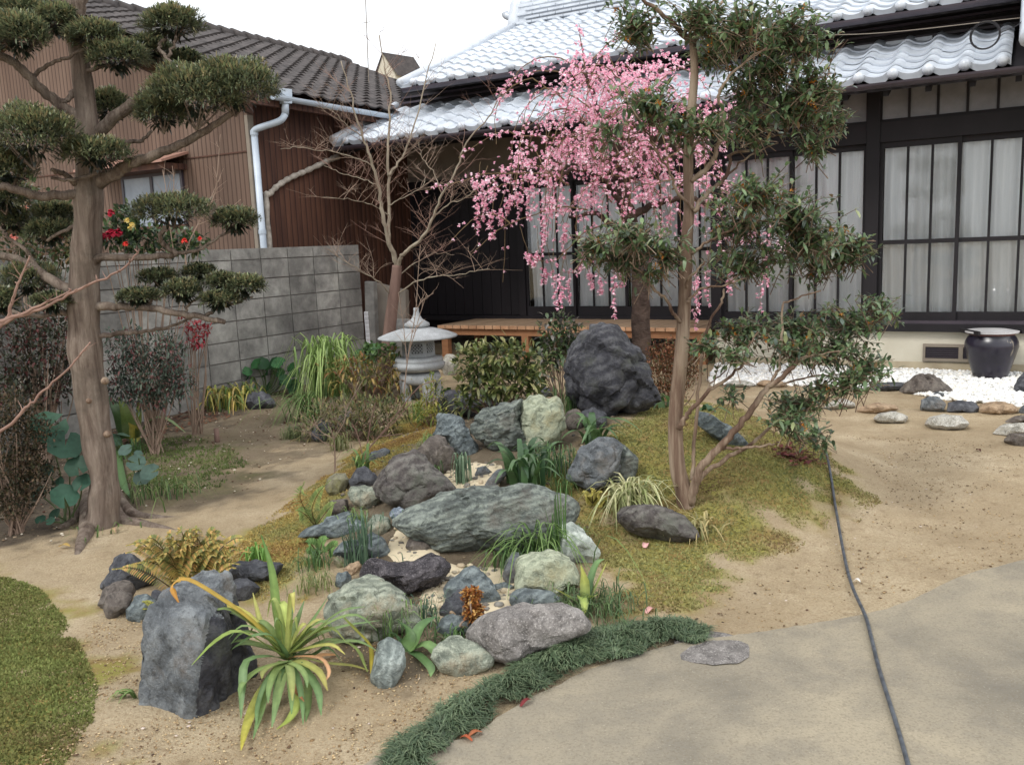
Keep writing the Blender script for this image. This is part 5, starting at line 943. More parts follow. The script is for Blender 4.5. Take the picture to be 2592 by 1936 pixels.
for cu, cv, rx, ry, dy in PADS:
    Y = YP+dy; c = atY(cu, cv, Y); k = Y/F*1.03; R3 = np.array([rx*k, rx*k*.78, ry*k]); n = int(1400+rx*ry*.6)
    v = unit(NR.normal(size=(n, 3))); v[:, 2] = np.where(v[:, 2] < -.45, -v[:, 2], v[:, 2]); rr = NR.uniform(.72, 1.0, (n, 1)); bmp = 1+.2*np.sin(v[:, :1]*5+cu)*np.cos(v[:, 1:2]*6+cv)
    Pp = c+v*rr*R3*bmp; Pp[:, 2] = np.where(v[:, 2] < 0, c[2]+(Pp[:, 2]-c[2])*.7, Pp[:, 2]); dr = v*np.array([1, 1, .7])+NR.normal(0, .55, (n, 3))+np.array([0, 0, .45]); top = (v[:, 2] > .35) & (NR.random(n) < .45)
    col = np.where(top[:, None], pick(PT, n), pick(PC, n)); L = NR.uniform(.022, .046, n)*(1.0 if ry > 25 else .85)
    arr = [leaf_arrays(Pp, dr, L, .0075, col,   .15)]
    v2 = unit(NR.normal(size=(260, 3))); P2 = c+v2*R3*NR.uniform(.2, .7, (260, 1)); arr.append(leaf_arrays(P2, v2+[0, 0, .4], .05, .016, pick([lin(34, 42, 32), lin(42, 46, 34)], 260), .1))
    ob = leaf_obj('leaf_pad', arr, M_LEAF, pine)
    tw = MB(); 
    for q in range(7): a = NR.uniform(0, 6.28); e = c+np.array([math.cos(a)*R3[0]*.6, math.sin(a)*R3[1]*.6, R3[2]*NR.uniform(-.2, .3)]); tw.tube(catmull([c+[0, 0, -R3[2]*1.0], (c+e)/2+[0, 0, -R3[2]*.55], e], 3), [.006, .005, .005, .004, .004, .003, .003], 5, False)
    tag(tw.obj('twigs', M_BARKG, ob, True), kind='stuff')
# ================================================================== BROADLEAF EVERGREEN (right)
tb = TG(1738, 1276); YT = tb[1]
tree = thing('evergreen_tree', 'multi stemmed evergreen with glossy leaves and orange flowers on the mossy mound', 'tree', tb)
mb = MB(); limb(mb, [(1738, 1292), (1730, 1240), (1715, 1181), (1710, 1060), (1725, 891), (1734, 745), (1739, 600), (1744, 529), (1742, 407), (1750, 285), (1758, 183), (1754, 114)], YT, .048, .017, .05, 5, 14); trunk = mb.obj('trunk', M_BARKS, tree, True)
TB = [([(1754, 114), (1709, 65), (1660, 24), (1600, -20)], .05, .022, .012, -.1), ([(1756, 120), (1766, 60), (1770, -30)], .05, .022, .015, .1), ([(1765, 90), (1800, 40), (1840, -10)], .05, .014, .01, .1), ([(1748, 460), (1791, 423), (1811, 387), (1827, 334), (1831, 285), (1819, 244), (1839, 203), (1888, 155), (1941, 122)], .02, .022, .007, -.2), ([(1756, 536), (1791, 488), (1831, 456), (1848, 407), (1850, 392), (1921, 372), (1949, 346), (2018, 338)], 0, .02, .006, .2), ([(1831, 456), (1870, 415), (1905, 391), (1970, 362)], .05, .01, .005, .1),
      ([(1758, 531), (1713, 484), (1697, 439), (1664, 387), (1644, 346), (1603, 285)], 0, .013, .006, -.2), ([(1752, 642), (1791, 614), (1839, 586), (1880, 557), (1929, 509)], 0, .013, .006, -.15), ([(1722, 815), (1706, 795), (1686, 755), (1652, 731), (1632, 697), (1594, 663)], 0, .015, .007, -.15), ([(1752, 1215), (1756, 1172), (1761, 1084), (1773, 939), (1783, 857), (1802, 803), (1826, 765), (1833, 731)], .0, .017, .009, .1),
      ([(1737, 730), (1742, 705), (1760, 690), (1783, 663)], -.04, .012, .007, -.1), ([(1738, 765), (1754, 750), (1778, 728), (1836, 723), (1889, 704)], -.03, .012, .006, 0), ([(1720, 1085), (1729, 1065), (1749, 1036), (1787, 997), (1836, 963), (1880, 924)], -.04, .024, .01, -.1), ([(1745, 1275), (1760, 1222), (1775, 1181), (1816, 1138), (1865, 1084), (1904, 1036), (1938, 987), (1981, 954), (2012, 922)], -.02, .04, .017, -.15), ([(1950, 975), (1962, 950), (1974, 925), (1980, 850), (1981, 774), (2020, 755), (2078, 736)], -.12, .014, .006, .1),
      ([(1810, 1142), (1830, 1132), (1865, 1135), (1923, 1130), (1962, 1123)], -.05, .018, .008, -.1), ([(1764, 1225), (1783, 1196), (1846, 1157), (1909, 1118), (1952, 1080), (1990, 1060)], .04, .024, .01, .1), ([(2010, 925), (2025, 905), (2068, 898), (2130, 890)], -.15, .011, .005, -.05), ([(1787, 997), (1800, 970), (1840, 935)], -.06, .009, .005, 0), ([(1880, 924), (1893, 880), (1920, 840)], -.13, .009, .005, 0), ([(1940, 985), (2000, 965), (2080, 950), (2150, 945)], -.12, .01, .005, .1), ([(1836, 723), (1880, 690), (1950, 660), (2050, 640)], 0, .008, .004, .1), ([(1880, 557), (1950, 560), (2030, 580), (2120, 610)], -.1, .008, .004, 0)]
for px, dy, r0, r1, dd in TB: b = MB(); limb(b, px, YT+dy, r0*.66, r1*.62, dd, 5, 8, .003); b.obj('branch', M_BARKS, tree, True)
TF = [(1612, 73, 60, 60), (1766, 41, 100, 45), (1868, 73, 105, 62), (1990, 69, 90, 52), (2031, 112, 78, 38), (1949, 165, 95, 66), (2051, 214, 85, 48), (2010, 277, 115, 56), (1900, 317, 75, 48), (2059, 366, 45, 36), (2095, 301, 52, 36), (1644, 264, 85, 48), (1534, 321, 42, 22), (1717, 317, 55, 38), (1786, 325, 50, 42), (1888, 228, 70, 45), (1909, 488, 105, 52), (2010, 549, 105, 56), (1868, 570, 85, 48), (2153, 618, 62, 36), (2051, 602, 105, 46), (1603, 590, 115, 38), (1502, 622, 55, 32), (1685, 635, 55, 38), (1570, 648, 95, 38), (1642, 690, 45, 22), (1884, 663, 115, 42), (2078, 658, 105, 42), (2150, 632, 55, 36), (2223, 765, 52, 26), (2150, 808, 100, 46), (2005, 828, 130, 46), (1884, 833, 75, 38), (1787, 871, 52, 22), (2030, 881, 120, 38), (2199, 920, 82, 26), (2150, 958, 82, 36), (2005, 1021, 85, 38), (2005, 1070, 75, 28), (2068, 1104, 45, 22), (1846, 1002, 36, 18), (1855, 900, 46, 22), (2120, 875, 90, 36), (1800, 140, 50, 36), (2080, 985, 50, 22)]
TC = [lin(88, 110, 74), lin(104, 126, 86), lin(122, 144, 102), lin(76, 92, 68), lin(138, 146, 104), lin(136, 112, 80), lin(100, 114, 102)]; wts = [.2, .26, .2, .16, .09, .03, .06]
stuffs = []; tw = MB(); own_leaves = []; OC = [lin(206, 136, 56), lin(190, 120, 48), lin(214, 156, 84)]; fl = []
for cu, cv, rx, ry in TF:
    Y = YT+NR.uniform(-.25, .25); c = atY(cu, cv, Y); k = Y/F; R3 = np.array([rx*k, rx*k, ry*k*.95]); nc = max(10, int(rx*ry/58))
    for _ in range(nc):   # sprays: a twig with leaves fanned round its tip
        v = unit(NR.normal(size=3)); p = c+v*R3*NR.uniform(.1, 1.28); dr = unit(v*np.array([1, 1, .3])+np.array([0, 0, .25])+NR.normal(0, .35, 3)); m = NR.integers(6, 11)
        tw.tube([p-dr*.14+[0, 0, -.03], p-dr*.05, p+dr*.03], [.0025, .002, .0015], 4, False)
        off = NR.uniform(-.14, .03, (m, 1)); dirs = unit(unit(NR.normal(size=(m, 3))*[1, 1, .7])*.85+dr*.65); Pl = p+dr*off
        A = leaf_arrays(Pl, dirs, NR.uniform(.032, .062, m), NR.uniform(.013, .021, m), pick(TC, m, .22, wts), NR.uniform(.05, .35)); stuffs.append(A)
        if NR.random() < .06: fl.append(p+dr*NR.uniform(-.06, .0))
ob = leaf_obj('crown', stuffs, M_LEAF, tree); tag(tw.obj('twigs', M_BARKS, tree, True), kind='stuff')
Vb, Fb, Cb = [], [], []
fa = [leaf_arrays(p+NR.normal(0, .008, (14, 3)), unit(NR.normal(size=(14, 3))), .016, .008, pick(OC, 14), 0) for p in fl]; leaf_obj('flowers', fa, M_PETAL, tree)
# ================================================================== BARE MAPLE
YM = 9.2; b0 = atY(968, 985, YM); maple = thing('bare_maple', 'leafless maple with forked stems and fine twigs beside the lantern', 'tree', (b0[0], b0[1], 0))
mb = MB(); limb(mb, [(966, 1000), (970, 966), (976, 915), (983, 863), (990, 800), (996, 754), (1003, 700), (1005, 672)], YM, .085, .05, 0, 5, 12); mb.obj('trunk', M_BARKR, maple, True)
ML = [([(1005, 680), (997, 645), (983, 607), (967, 530), (956, 460), (940, 405), (918, 345), (891, 253), (863, 155)], .045, .007, -.3, 24), ([(984, 610), (984, 536), (982, 427), (983, 345), (986, 236), (972, 165), (960, 90)], .03, .007, .2, 18), ([(982, 445), (1002, 420), (1027, 383), (1049, 318), (1076, 209), (1103, 111)], .022, .006, .35, 16), ([(1006, 685), (1013, 655), (1032, 634), (1070, 601), (1098, 547), (1120, 492), (1152, 438), (1180, 362), (1235, 300), (1270, 230)], .035, .006, -.5, 22), ([(1098, 547), (1140, 515), (1180, 500), (1215, 460)], .012, .005, -.2, 8), ([(990, 745), (960, 715), (920, 690), (870, 660), (830, 630)], .012, .004, -.4, 10), ([(1002, 745), (1060, 710), (1120, 700), (1190, 690), (1240, 680)], .013, .004, -.6, 12), ([(1004, 700), (1060, 660), (1110, 640), (1150, 645)], .01, .004, .3, 9), ([(945, 420), (900, 400), (840, 385), (770, 375), (710, 378)], .01, .003, -.4, 9), ([(960, 470), (920, 455), (870, 440), (820, 420)], .009, .003, .3, 8), ([(985, 545), (940, 520), (880, 505), (815, 500)], .009, .003, -.4, 8), ([(984, 520), (1020, 500), (1070, 470), (1075, 430)], .009, .003, .3, 8), ([(918, 345), (880, 320), (840, 280), (800, 270)], .008, .003, -.3, 8), ([(1120, 492), (1100, 440), (1070, 400), (1060, 360)], .008, .003, .2, 8)]
for px, r0, r1, dd, n in ML:
    b = MB(); Q = limb(b, px, YM, r0*.7, r1*.7, dd, 5, 7, .006); o = b.obj('limb', M_BARKM, maple, True); tw = MB(); twigs(tw, Q, int(n*1.0), .50, .0030, 3, .5, .26, .22, (2, 3)); tw.obj('twigs', M_TWIGR if rnd.random() < .35 else M_TWIG, o)['kind'] = 'stuff'
# ================================================================== WEEPING PLUM
YW = 8.3; b0 = atY(1625, 930, YW); plum = thing('weeping_plum', 'weeping plum tree covered in pink double blossom in front of the veranda', 'tree', (b0[0], b0[1], zg(b0[0], b0[1])))
mb = MB(); q = limb(mb, [(1628, 975), (1624, 900), (1622, 800), (1622, 700), (1612, 630), (1590, 550), (1572, 470), (1560, 400), (1555, 330)], YW, .10, .06, 0, 5, 12, .006); mb.obj('trunk', M_BARKD, plum, True)
for px, dd in (([(1590, 540), (1540, 470), (1480, 430), (1420, 440)], -.3), ([(1572, 470), (1640, 400), (1700, 360), (1760, 350)], .2), ([(1560, 400), (1530, 320), (1500, 240), (1480, 170)], -.2), ([(1560, 400), (1600, 300), (1640, 220), (1680, 170)], .3), ([(1590, 550), (1660, 520), (1730, 500), (1800, 520)], -.3), ([(1600, 600), (1540, 560), (1500, 540), (1440, 550)], .3)):
    b = MB(); limb(b, px, YW, .04, .014, dd, 5, 8, .008); b.obj('limb', M_BARKD, plum, True)
shoots = []; sm = MB()
def shoot(px, dY=0., r=.008, dd=0.):
    Q = limb(sm, px, YW+dY, r, .0025, dd, 6, 5, .004); shoots.append(Q); return Q
for px, dY, dd in (([(1487, 532), (1418, 525), (1345, 547), (1272, 576), (1192, 645)], -.2, -.2), ([(1290, 565), (1250, 543), (1203, 552), (1138, 612)], -.3, 0), ([(1440, 440), (1340, 455), (1270, 470), (1236, 489)], -.2, -.2), ([(1400, 440), (1300, 440), (1236, 440), (1160, 462), (1075, 482)], -.1, 0), ([(1480, 380), (1400, 350), (1316, 343), (1276, 333), (1232, 350), (1160, 400)], 0, .1), ([(1480, 180), (1410, 145), (1340, 158), (1290, 210), (1262, 262)], 0, 0), ([(1490, 200), (1400, 180), (1330, 190), (1250, 240)], .1, 0), ([(1440, 470), (1360, 420), (1300, 420), (1240, 470), (1215, 560)], -.3, 0), ([(1500, 150), (1560, 90), (1610, 50)], 0, 0), ([(1480, 170), (1470, 100), (1465, 60)], 0, 0), ([(1560, 560), (1480, 590), (1400, 660), (1330, 650)], -.3, 0), ([(1600, 560), (1540, 600), (1480, 680), (1430, 690)], -.2, 0), ([(1700, 480), (1780, 440), (1840, 470), (1870, 540)], -.1, 0), ([(1740, 500), (1820, 540), (1900, 590), (1960, 620)], .1, 0)): shoot(px, dY, .008, dd)
for k in range(90):
    u0 = rnd.gauss(1580, 95); v0 = rnd.uniform(180, 520); sx = rnd.choice((-1, -1, 1)); out_ = rnd.uniform(40, 190)*sx; fall = rnd.uniform(60, 300); lift = rnd.uniform(10, 60)
    px = [(u0, v0), (u0+out_*.35, v0-lift), (u0+out_*.75, v0-lift*.3), (u0+out_, v0+fall*.35), (u0+out_*1.06+rnd.uniform(-12, 12), v0+fall)]
    if px[-1][0] < 1180 or px[-1][0] > 1930 or px[-1][1] > 720: continue
    shoot(px, rnd.uniform(-.8, .8), .006, rnd.uniform(-.3, .3))
bl = []
for Q in shoots:
    for i in range(3, len(Q)-1):
        for _ in range(rnd.choice((0, 1, 1, 2))): bl.append(Q[i]+NR.normal(0, .022, 3))
for cu, cv, rx, ry, n in ((1500, 190, 85, 62, 260), (1600, 230, 110, 80, 420), (1700, 190, 80, 60, 190), (1480, 290, 95, 70, 260), (1600, 330, 125, 72, 330), (1430, 395, 85, 48, 170), (1560, 430, 130, 50, 240), (1320, 415, 55, 34, 100), (1235, 485, 34, 34, 90), (1345, 490, 90, 48, 130), (1480, 510, 120, 50, 230), (1650, 470, 100, 70, 220), (1760, 350, 60, 85, 170), (1850, 270, 45, 60, 60), (1800, 450, 60, 60, 90), (1720, 560, 60, 50, 80), (1890, 590, 80, 40, 110), (1970, 622, 55, 24, 60), (1390, 545, 50, 35, 50), (1440, 250, 60, 90, 120)):
    m = int(n*.85); g = NR.normal(0, .5, (m, 2)); Yv = YW+NR.normal(0, .45, m); cl = NR.normal(0, .45, (max(6, m//9), 2))
    for j in range(m):
        a = cl[NR.integers(len(cl))]+NR.normal(0, .10, 2) if NR.random() < .62 else g[j]; bl.append(atY(cu+a[0]*rx, cv+a[1]*ry, Yv[j]))
for x, y0, y1 in ((1208, 480, 592), (1222, 490, 560), (1245, 540, 606), (1268, 530, 568), (1288, 500, 540), (1425, 575, 622), (1335, 642, 660), (1360, 640, 672), (1378, 680, 715), (1402, 688, 765), (1420, 700, 780), (1442, 690, 770), (1495, 690, 735), (1520, 700, 745), (1555, 690, 805), (1572, 680, 730), (1755, 690, 832), (1765, 700, 790), (1792, 680, 765), (1850, 670, 740), (1925, 680, 790), (1940, 650, 720), (1310, 470, 540), (1340, 480, 555), (1470, 640, 690), (1380, 560, 640), (1640, 640, 690)):
    Y = YW+rnd.uniform(-.5, .2); pts = [(x+rnd.uniform(-20, 20), y0-70), (x+rnd.uniform(-5, 5), y0), (x+rnd.uniform(-4, 4), (y0+y1)/2), (x+rnd.uniform(-6, 6), y1)]; Q = limb(sm, pts, Y, .0035, .002, 0, 8, 4, .002)
    for p in Q[8:]:
        for _ in range(rnd.choice((1, 1, 2))): bl.append(p+NR.normal(0, .014, 3))
tag(sm.obj('weeping_shoots', M_TWIGP, plum), kind='stuff')
C = np.array(bl); n = len(C); PCOL = [lin(244, 196, 214), lin(250, 222, 232), lin(236, 170, 194), lin(255, 242, 246), lin(244, 186, 206)]
A = []
for k in range(8):
    v = unit(NR.normal(size=(n, 3))+np.array([0, -.35, .1])); A.append(leaf_arrays(C, v, NR.uniform(.013, .027, n), NR.uniform(.014, .027, n), pick(PCOL, n, .12)*1.0, 0.1, None, .2))
tag(leaf_obj('blossom', A, M_PETAL, plum), kind='stuff')
# ================================================================== SHRUBS
def shrub(name, label, cat, blobs_, Y, base, cols, L, W, n, mat=None, droop=.3, sway=.5, stems=6, stem_mat=None, up=.35, wts=None, sr=.006):
    b = atY(*base, Y); b[2] = zg(b[0], b[1]); root = thing(name, label, cat, b); A = []; st = MB(); mat = mat or M_LEAF
    for cu, cv, rx, ry in blobs_:
        c = atY(cu, cv, Y+rnd.uniform(-.08, .08)); k = Y/F; R3 = np.array([rx*k, rx*k*.85, ry*k]); m = int(n*4.2*rx*ry/1000)
        v = unit(NR.normal(size=(m, 3))); Pp = c+v*R3*(NR.random((m, 1))**.45)*(1+.15*np.sin(v[:, :1]*7+cu)); dr = v*.7+NR.normal(0, sway, (m, 3))+np.array([0, -.1, up])
        A.append(leaf_arrays(Pp, dr, L*NR.uniform(.6, 1.2, m), W*NR.uniform(.7, 1.2, m), pick(cols, m, .2, wts), droop))
        for _ in range(stems):
            e = c+unit(NR.normal(size=3))*R3*NR.uniform(.3, .85); st.tube(catmull([b+np.append(NR.normal(0, .02, 2), -.02), (b+e)/2+NR.normal(0, .03, 3)*[1, 1, .3], e], 4), [sr*(1-.07*i) for i in range(9)], 5, False)
    tag(st.obj('stems', stem_mat or M_TWIG, root), kind='stuff'); leaf_obj('foliage', A, mat, root); return root
shrub('leafy_shrub', 'olive green shrub with pale edged leaves above the black rock', 'shrub', [(1200, 920, 60, 50), (1270, 900, 70, 45), (1340, 920, 50, 45), (1230, 970, 70, 45), (1300, 970, 70, 45), (1180, 1010, 40, 30), (1340, 1000, 45, 30)], 6.55, (1265, 1075), [lin(84, 98, 58), lin(104, 116, 66), lin(126, 132, 78), lin(64, 76, 48), lin(148, 146, 96)], .085, .03, 20, None, .3, .55, 5)
shrub('leafy_shrub', 'upright green shrub with greyish leaf tips in front of the deck', 'shrub', [(1420, 830, 60, 40), (1400, 880, 45, 45), (1450, 870, 45, 50), (1380, 930, 35, 35)], 7.9, (1420, 985), [lin(72, 92, 58), lin(92, 112, 72), lin(122, 118, 112), lin(58, 74, 50)], .085, .03, 20, None, .4, .5, 5)
shrub('brown_azalea', 'rusty brown azalea bush between tall black rock and tree trunk', 'shrub', [(1690, 900, 60, 45), (1680, 950, 55, 45), (1740, 930, 45, 55), (1700, 990, 50, 25)], 6.9, (1700, 1040), [lin(104, 64, 48), lin(128, 84, 60), lin(90, 70, 48), lin(84, 84, 54), lin(140, 98, 68)], .028, .011, 105, M_SOFT, .1, .7, 8)
shrub('bamboo_grass_bush', 'loose bush of fine grassy leaves left of the lantern foot', 'shrub', [(830, 1060, 60, 50), (900, 1040, 80, 50), (960, 1060, 70, 55), (1010, 1030, 40, 40), (920, 1100, 90, 40), (780, 1090, 50, 35)], 6.9, (910, 1150), [lin(96, 104, 66), lin(116, 120, 76), lin(80, 92, 58), lin(138, 128, 86), lin(104, 82, 62)], .085, .012, 26, M_SOFT, .35, .5, 7)
shrub('nandina', 'feathery nandina with red tips beside the block wall', 'shrub', [(320, 880, 65, 55), (420, 890, 60, 55), (370, 950, 80, 50), (450, 965, 50, 45), (300, 975, 50, 45), (380, 1005, 80, 30)], 6.6, (380, 1050), [lin(76, 90, 78), lin(92, 106, 90), lin(62, 72, 64), lin(116, 78, 76)], .05, .014, 52, M_SOFT, .25, .6, 3, None, .2)
shrub('nandina', 'red leaved nandina sprigs against the block wall', 'shrub', [(495, 850, 28, 34), (480, 810, 30, 16), (520, 835, 16, 14)], 7.3, (490, 1020), [lin(150, 52, 60), lin(126, 44, 54), lin(170, 76, 80)], .055, .016, 40, M_SOFT, .3, .6, 5)
shrub('nandina', 'dark shrub with red leaves behind the pruned trunk', 'shrub', [(110, 870, 80, 55), (50, 830, 70, 55), (150, 820, 60, 45), (60, 920, 70, 50), (170, 940, 60, 50), (120, 990, 80, 40), (30, 980, 60, 50)], 6.4, (100, 1070), [lin(70, 64, 56), lin(100, 60, 58), lin(62, 68, 54), lin(56, 60, 50), lin(78, 80, 62)], .05, .018, 30, M_SOFT, .3, .6, 4)
shrub('azalea_bush', 'dark brownish green azalea hedge under the pruned tree', 'shrub', [(20, 1040, 70, 60), (70, 1100, 75, 75), (20, 1180, 90, 80), (90, 1210, 60, 60), (10, 1270, 80, 50)], 4.75, (40, 1330), [lin(58, 60, 42), lin(72, 70, 48), lin(88, 74, 56), lin(46, 48, 38), lin(104, 86, 66)], .026, .011, 62, M_SOFT, .1, .7, 8)
shrub('camellia', 'camellia bush with red and yellow flowers in front of the brown house', 'shrub', [(300, 590, 70, 50), (360, 600, 70, 45), (430, 610, 60, 35), (480, 620, 50, 30), (330, 545, 50, 30)], 7.1, (370, 1000), [lin(56, 74, 48), lin(72, 92, 56), lin(94, 112, 70), lin(44, 58, 42)], .075, .032, 22, None, .3, .6, 4)
shrub('camellia', 'camellia bush with pink flowers behind the left leaf pads', 'shrub', [(60, 520, 80, 50), (150, 560, 70, 50), (60, 620, 90, 50), (160, 640, 60, 40), (20, 470, 60, 30)], 6.6, (90, 1000), [lin(60, 76, 50), lin(76, 92, 58), lin(98, 104, 70), lin(112, 92, 66)], .07, .03, 20, None, .3, .6, 4)
FM = [(M_PETAL, [lin(176, 40, 62), lin(206, 62, 84), lin(150, 30, 52)]), (M_PETAL, [lin(222, 196, 110), lin(236, 220, 160)]), (M_PETAL, [lin(214, 52, 50), lin(236, 84, 72)]), (M_PETAL, [lin(222, 132, 120), lin(236, 168, 150)])]
cr = [o for o in bpy.data.objects if o.get('category') == 'shrub' and o.name.startswith('camellia')]
for u, v, k, r, w_ in ((282, 594, 0, .06, 0), (262, 600, 0, .045, 0), (300, 590, 0, .05, 0), (335, 575, 1, .045, 0), (322, 558, 1, .03, 0), (467, 610, 2, .032, 0), (506, 605, 2, .024, 0), (280, 540, 0, .04, 0), (318, 617, 2, .03, 0), (15, 535, 3, .04, 1), (60, 530, 3, .04, 1), (110, 520, 3, .03, 1), (35, 600, 3, .035, 1), (150, 600, 0, .035, 1)):
    Y = (7.0 if w_ == 0 else 6.5)-rnd.uniform(.1, .2); c = atY(u, v, Y); m = 22; vv = unit(NR.normal(size=(m, 3))+[0, -.5, .2]); leaf_obj('flower', [leaf_arrays(np.tile(c, (m, 1)), vv, r*NR.uniform(.6, 1, m), r*.8, pick(FM[k][1], m), .1, None, .3)], M_PETAL, cr[w_])
shrub('lichen_tuft', 'small orange brown tuft on the stones in the stream', 'plant', [(1195, 1505, 24, 18), (1200, 1545, 26, 26)], TG(1200, 1580)[1], (1200, 1575), [lin(176, 120, 60), lin(150, 92, 46), lin(200, 160, 96), lin(116, 70, 40)], .018, .009, 240, M_SOFT, .1, .8, 6)
shrub('ground_cover', 'yellowing leafy ground cover round the maple foot', 'ground cover', [(900, 930, 45, 40), (940, 950, 50, 40), (1000, 930, 30, 45), (880, 970, 50, 25), (1010, 970, 45, 30), (850, 930, 40, 30)], 8.6, (930, 1010), [lin(110, 112, 62), lin(140, 130, 72), lin(92, 100, 58), lin(164, 140, 88), lin(134, 96, 62)], .11, .02, 16, M_SOFT, .5, .5, 6)
shrub('leafy_herbs', 'small green leafy plants at the wall foot behind the maple', 'plant', [(945, 885, 30, 20), (985, 890, 25, 20), (925, 900, 30, 16), (1120, 1010, 30, 30)], 8.9, (945, 960), [lin(70, 98, 56), lin(92, 120, 66)], .08, .05, 20, None, .4, .5, 5)
shrub('yellow_fern', 'yellow green ferny plant right of the lantern foot', 'fern', [(1095, 1000, 28, 50), (1070, 1040, 40, 30), (1110, 1045, 30, 20)], 7.3, (1090, 1075), [lin(132, 136, 62), lin(156, 150, 76), lin(104, 118, 58)], .06, .013, 38, M_SOFT, .3, .5, 5)
# ------------------------------------------------------------------ ferns
def fern(label, base, fronds, Y=None, cols=(lin(112, 132, 72), lin(132, 146, 84)), pin=.035, name='fern'):
    b = TG(*base) if Y is None else atY(*base, Y); root = thing(name, label, 'fern', (b[0], b[1], zg(b[0], b[1])))
    for px in fronds:
        m = len(px); P = [atY(u, v, b[1]-.06*i/(m-1)) for i, (u, v) in enumerate(px)]; Q = catmull(P, 10); A = []; st = MB().tube(Q, [.003*(1-.6*i/len(Q)) for i in range(len(Q))], 4, False, lin(96, 84, 48))
        Qa = np.array(Q); d = unit(np.gradient(Qa, axis=0)); s = unit(np.cross(d, [0, -.6, .8])); f = np.linspace(0, 1, len(Q)); ln = pin*np.sin(np.clip(f*1.05+.12, 0, 1)*math.pi)**.7
        for sg in (-1, 1): A.append(leaf_arrays(Qa, s*sg+d*.35, ln+.004, .011, pick(cols, len(Q), .15), .2))
        o = leaf_obj('frond', A, M_SOFT, root); st.obj('stalk', M_SOFT, o)
    return root
fern('pale green fern on the moss bank beside the blue slate', (800, 1330), [[(800, 1330), (790, 1290), (805, 1250), (835, 1215)], [(798, 1330), (770, 1300), (750, 1290)], [(800, 1330), (830, 1290), (850, 1270)], [(795, 1330), (760, 1260), (770, 1220)]], None, (lin(140, 152, 88), lin(120, 138, 78)), .05)
fern('bright green fern left of the upright grass tuft', (810, 1410), [[(810, 1410), (790, 1380), (775, 1370)], [(810, 1410), (815, 1375), (830, 1362)], [(812, 1410), (840, 1385), (855, 1380)], [(810, 1410), (790, 1400), (778, 1398)]], None, (lin(92, 124, 66), lin(112, 142, 78)), .045)
fern('small yellow fern on the moss beside the blue grey boulder', (1500, 1275), [[(1500, 1275), (1485, 1255), (1475, 1245)], [(1500, 1275), (1500, 1250), (1496, 1236)], [(1500, 1275), (1515, 1255), (1520, 1245)], [(1502, 1275), (1525, 1268), (1536, 1265)]], None, (lin(158, 150, 74), lin(176, 164, 90)), .035)
fern('withered brown fern hanging on the tall black rock', (1583, 1060), [[(1590, 1050), (1588, 1000), (1578, 960), (1570, 935)], [(1585, 1050), (1550, 1015), (1500, 1020), (1480, 1035)], [(1585, 1050), (1540, 1000), (1528, 980)]], 6.0, (lin(116, 92, 56), lin(138, 112, 70)), .05)
fern('tiny fern frond on the grey green chip by the squared boulder', (375, 1560), [[(398, 1535), (380, 1528), (362, 1522)], [(392, 1540), (375, 1540), (366, 1542)]], None, (lin(170, 166, 88), lin(150, 150, 80)), .022)
gf = []
for k in range(46):
    a = rnd.uniform(.15, 3.0); L = rnd.uniform(70, 165); ex_, ey_ = math.cos(a)*L*1.05, -math.sin(a)*L*.95; b_ = (488+rnd.uniform(-55, 55), 1488+rnd.uniform(-22, 8))
    gf.append([b_, (b_[0]+ex_*.4, b_[1]+ey_*.6), (b_[0]+ex_*.8, b_[1]+ey_*.95), (b_[0]+ex_*1.15, b_[1]+ey_*.9)])
fern('golden brown fern clump between the dark rocks', (488, 1490), gf, None, (lin(190, 166, 96), lin(170, 156, 88), lin(146, 144, 84), lin(122, 128, 76), lin(200, 162, 102)), .036, 'golden_fern')
# ------------------------------------------------------------------ grasses and strap leaved clumps
G1 = [lin(78, 108, 60), lin(98, 128, 72), lin(66, 92, 54)]; G2 = [lin(126, 150, 84), lin(110, 134, 76)]; BG = [lin(82, 108, 86), lin(104, 128, 102), lin(70, 94, 76)]
tuft('lily_clump', 'big fresh green clump of long arching leaves by the block wall', 'grass clump', (830, 1000), 220, .60, .5, .019, [lin(96, 128, 70), lin(116, 150, 84), lin(82, 112, 62)]+G2, [lin(156, 178, 104), lin(166, 186, 114)], .10, 0, 6, .5)
tuft('lily_clump', 'long grass leaves trailing onto the soil path', 'grass clump', (790, 1060), 80, .26, .5, .013, G1, G2, .06, 0, 6, .8, None, None, (3.6, .6))
tuft('lily_clump', 'low clump with yellow and withered leaves at the bend of the soil path', 'grass clump', (590, 1030), 110, .22, .32, .022, G1+[lin(150, 150, 70)], [lin(186, 166, 80), lin(196, 160, 100), lin(120, 140, 74)], .14, 0, 6, .9)
tuft('lily_clump', 'green yellow strap leaves left of the withered clump', 'grass clump', (515, 1025), 70, .22, .28, .02, G1, [lin(150, 150, 74), lin(110, 136, 70)], .09, 0, 6, .8)
tuft('grass_tuft', 'upright blue green grass tuft on the left rocks', 'grass', (908, 1428), 60, .25, .10, .007, BG, BG, .03, 0, 5, .1)
tuft('grass_tuft', 'large arching grass spilling over the long slab stone', 'grass', (1365, 1432), 75, .22, .34, .008, G1, G2, .05, 0, 7, .6)
tuft('grass_tuft', 'tall thin green blades right of the long slab stone', 'grass', (1412, 1425), 16, .36, .05, .009, G1, G1, .02, 0, 5, .05)
tuft('grass_tuft', 'little grass sprig on the purple boulder', 'grass', (1020, 1268), 16, .13, .09, .005, BG, BG, .01, 0, 5, .5)
tuft('grass_tuft', 'small grass sprig beside the lava rock', 'grass', (1030, 1480), 16, .14, .07, .006, BG, BG, .015, 0, 5, .1)
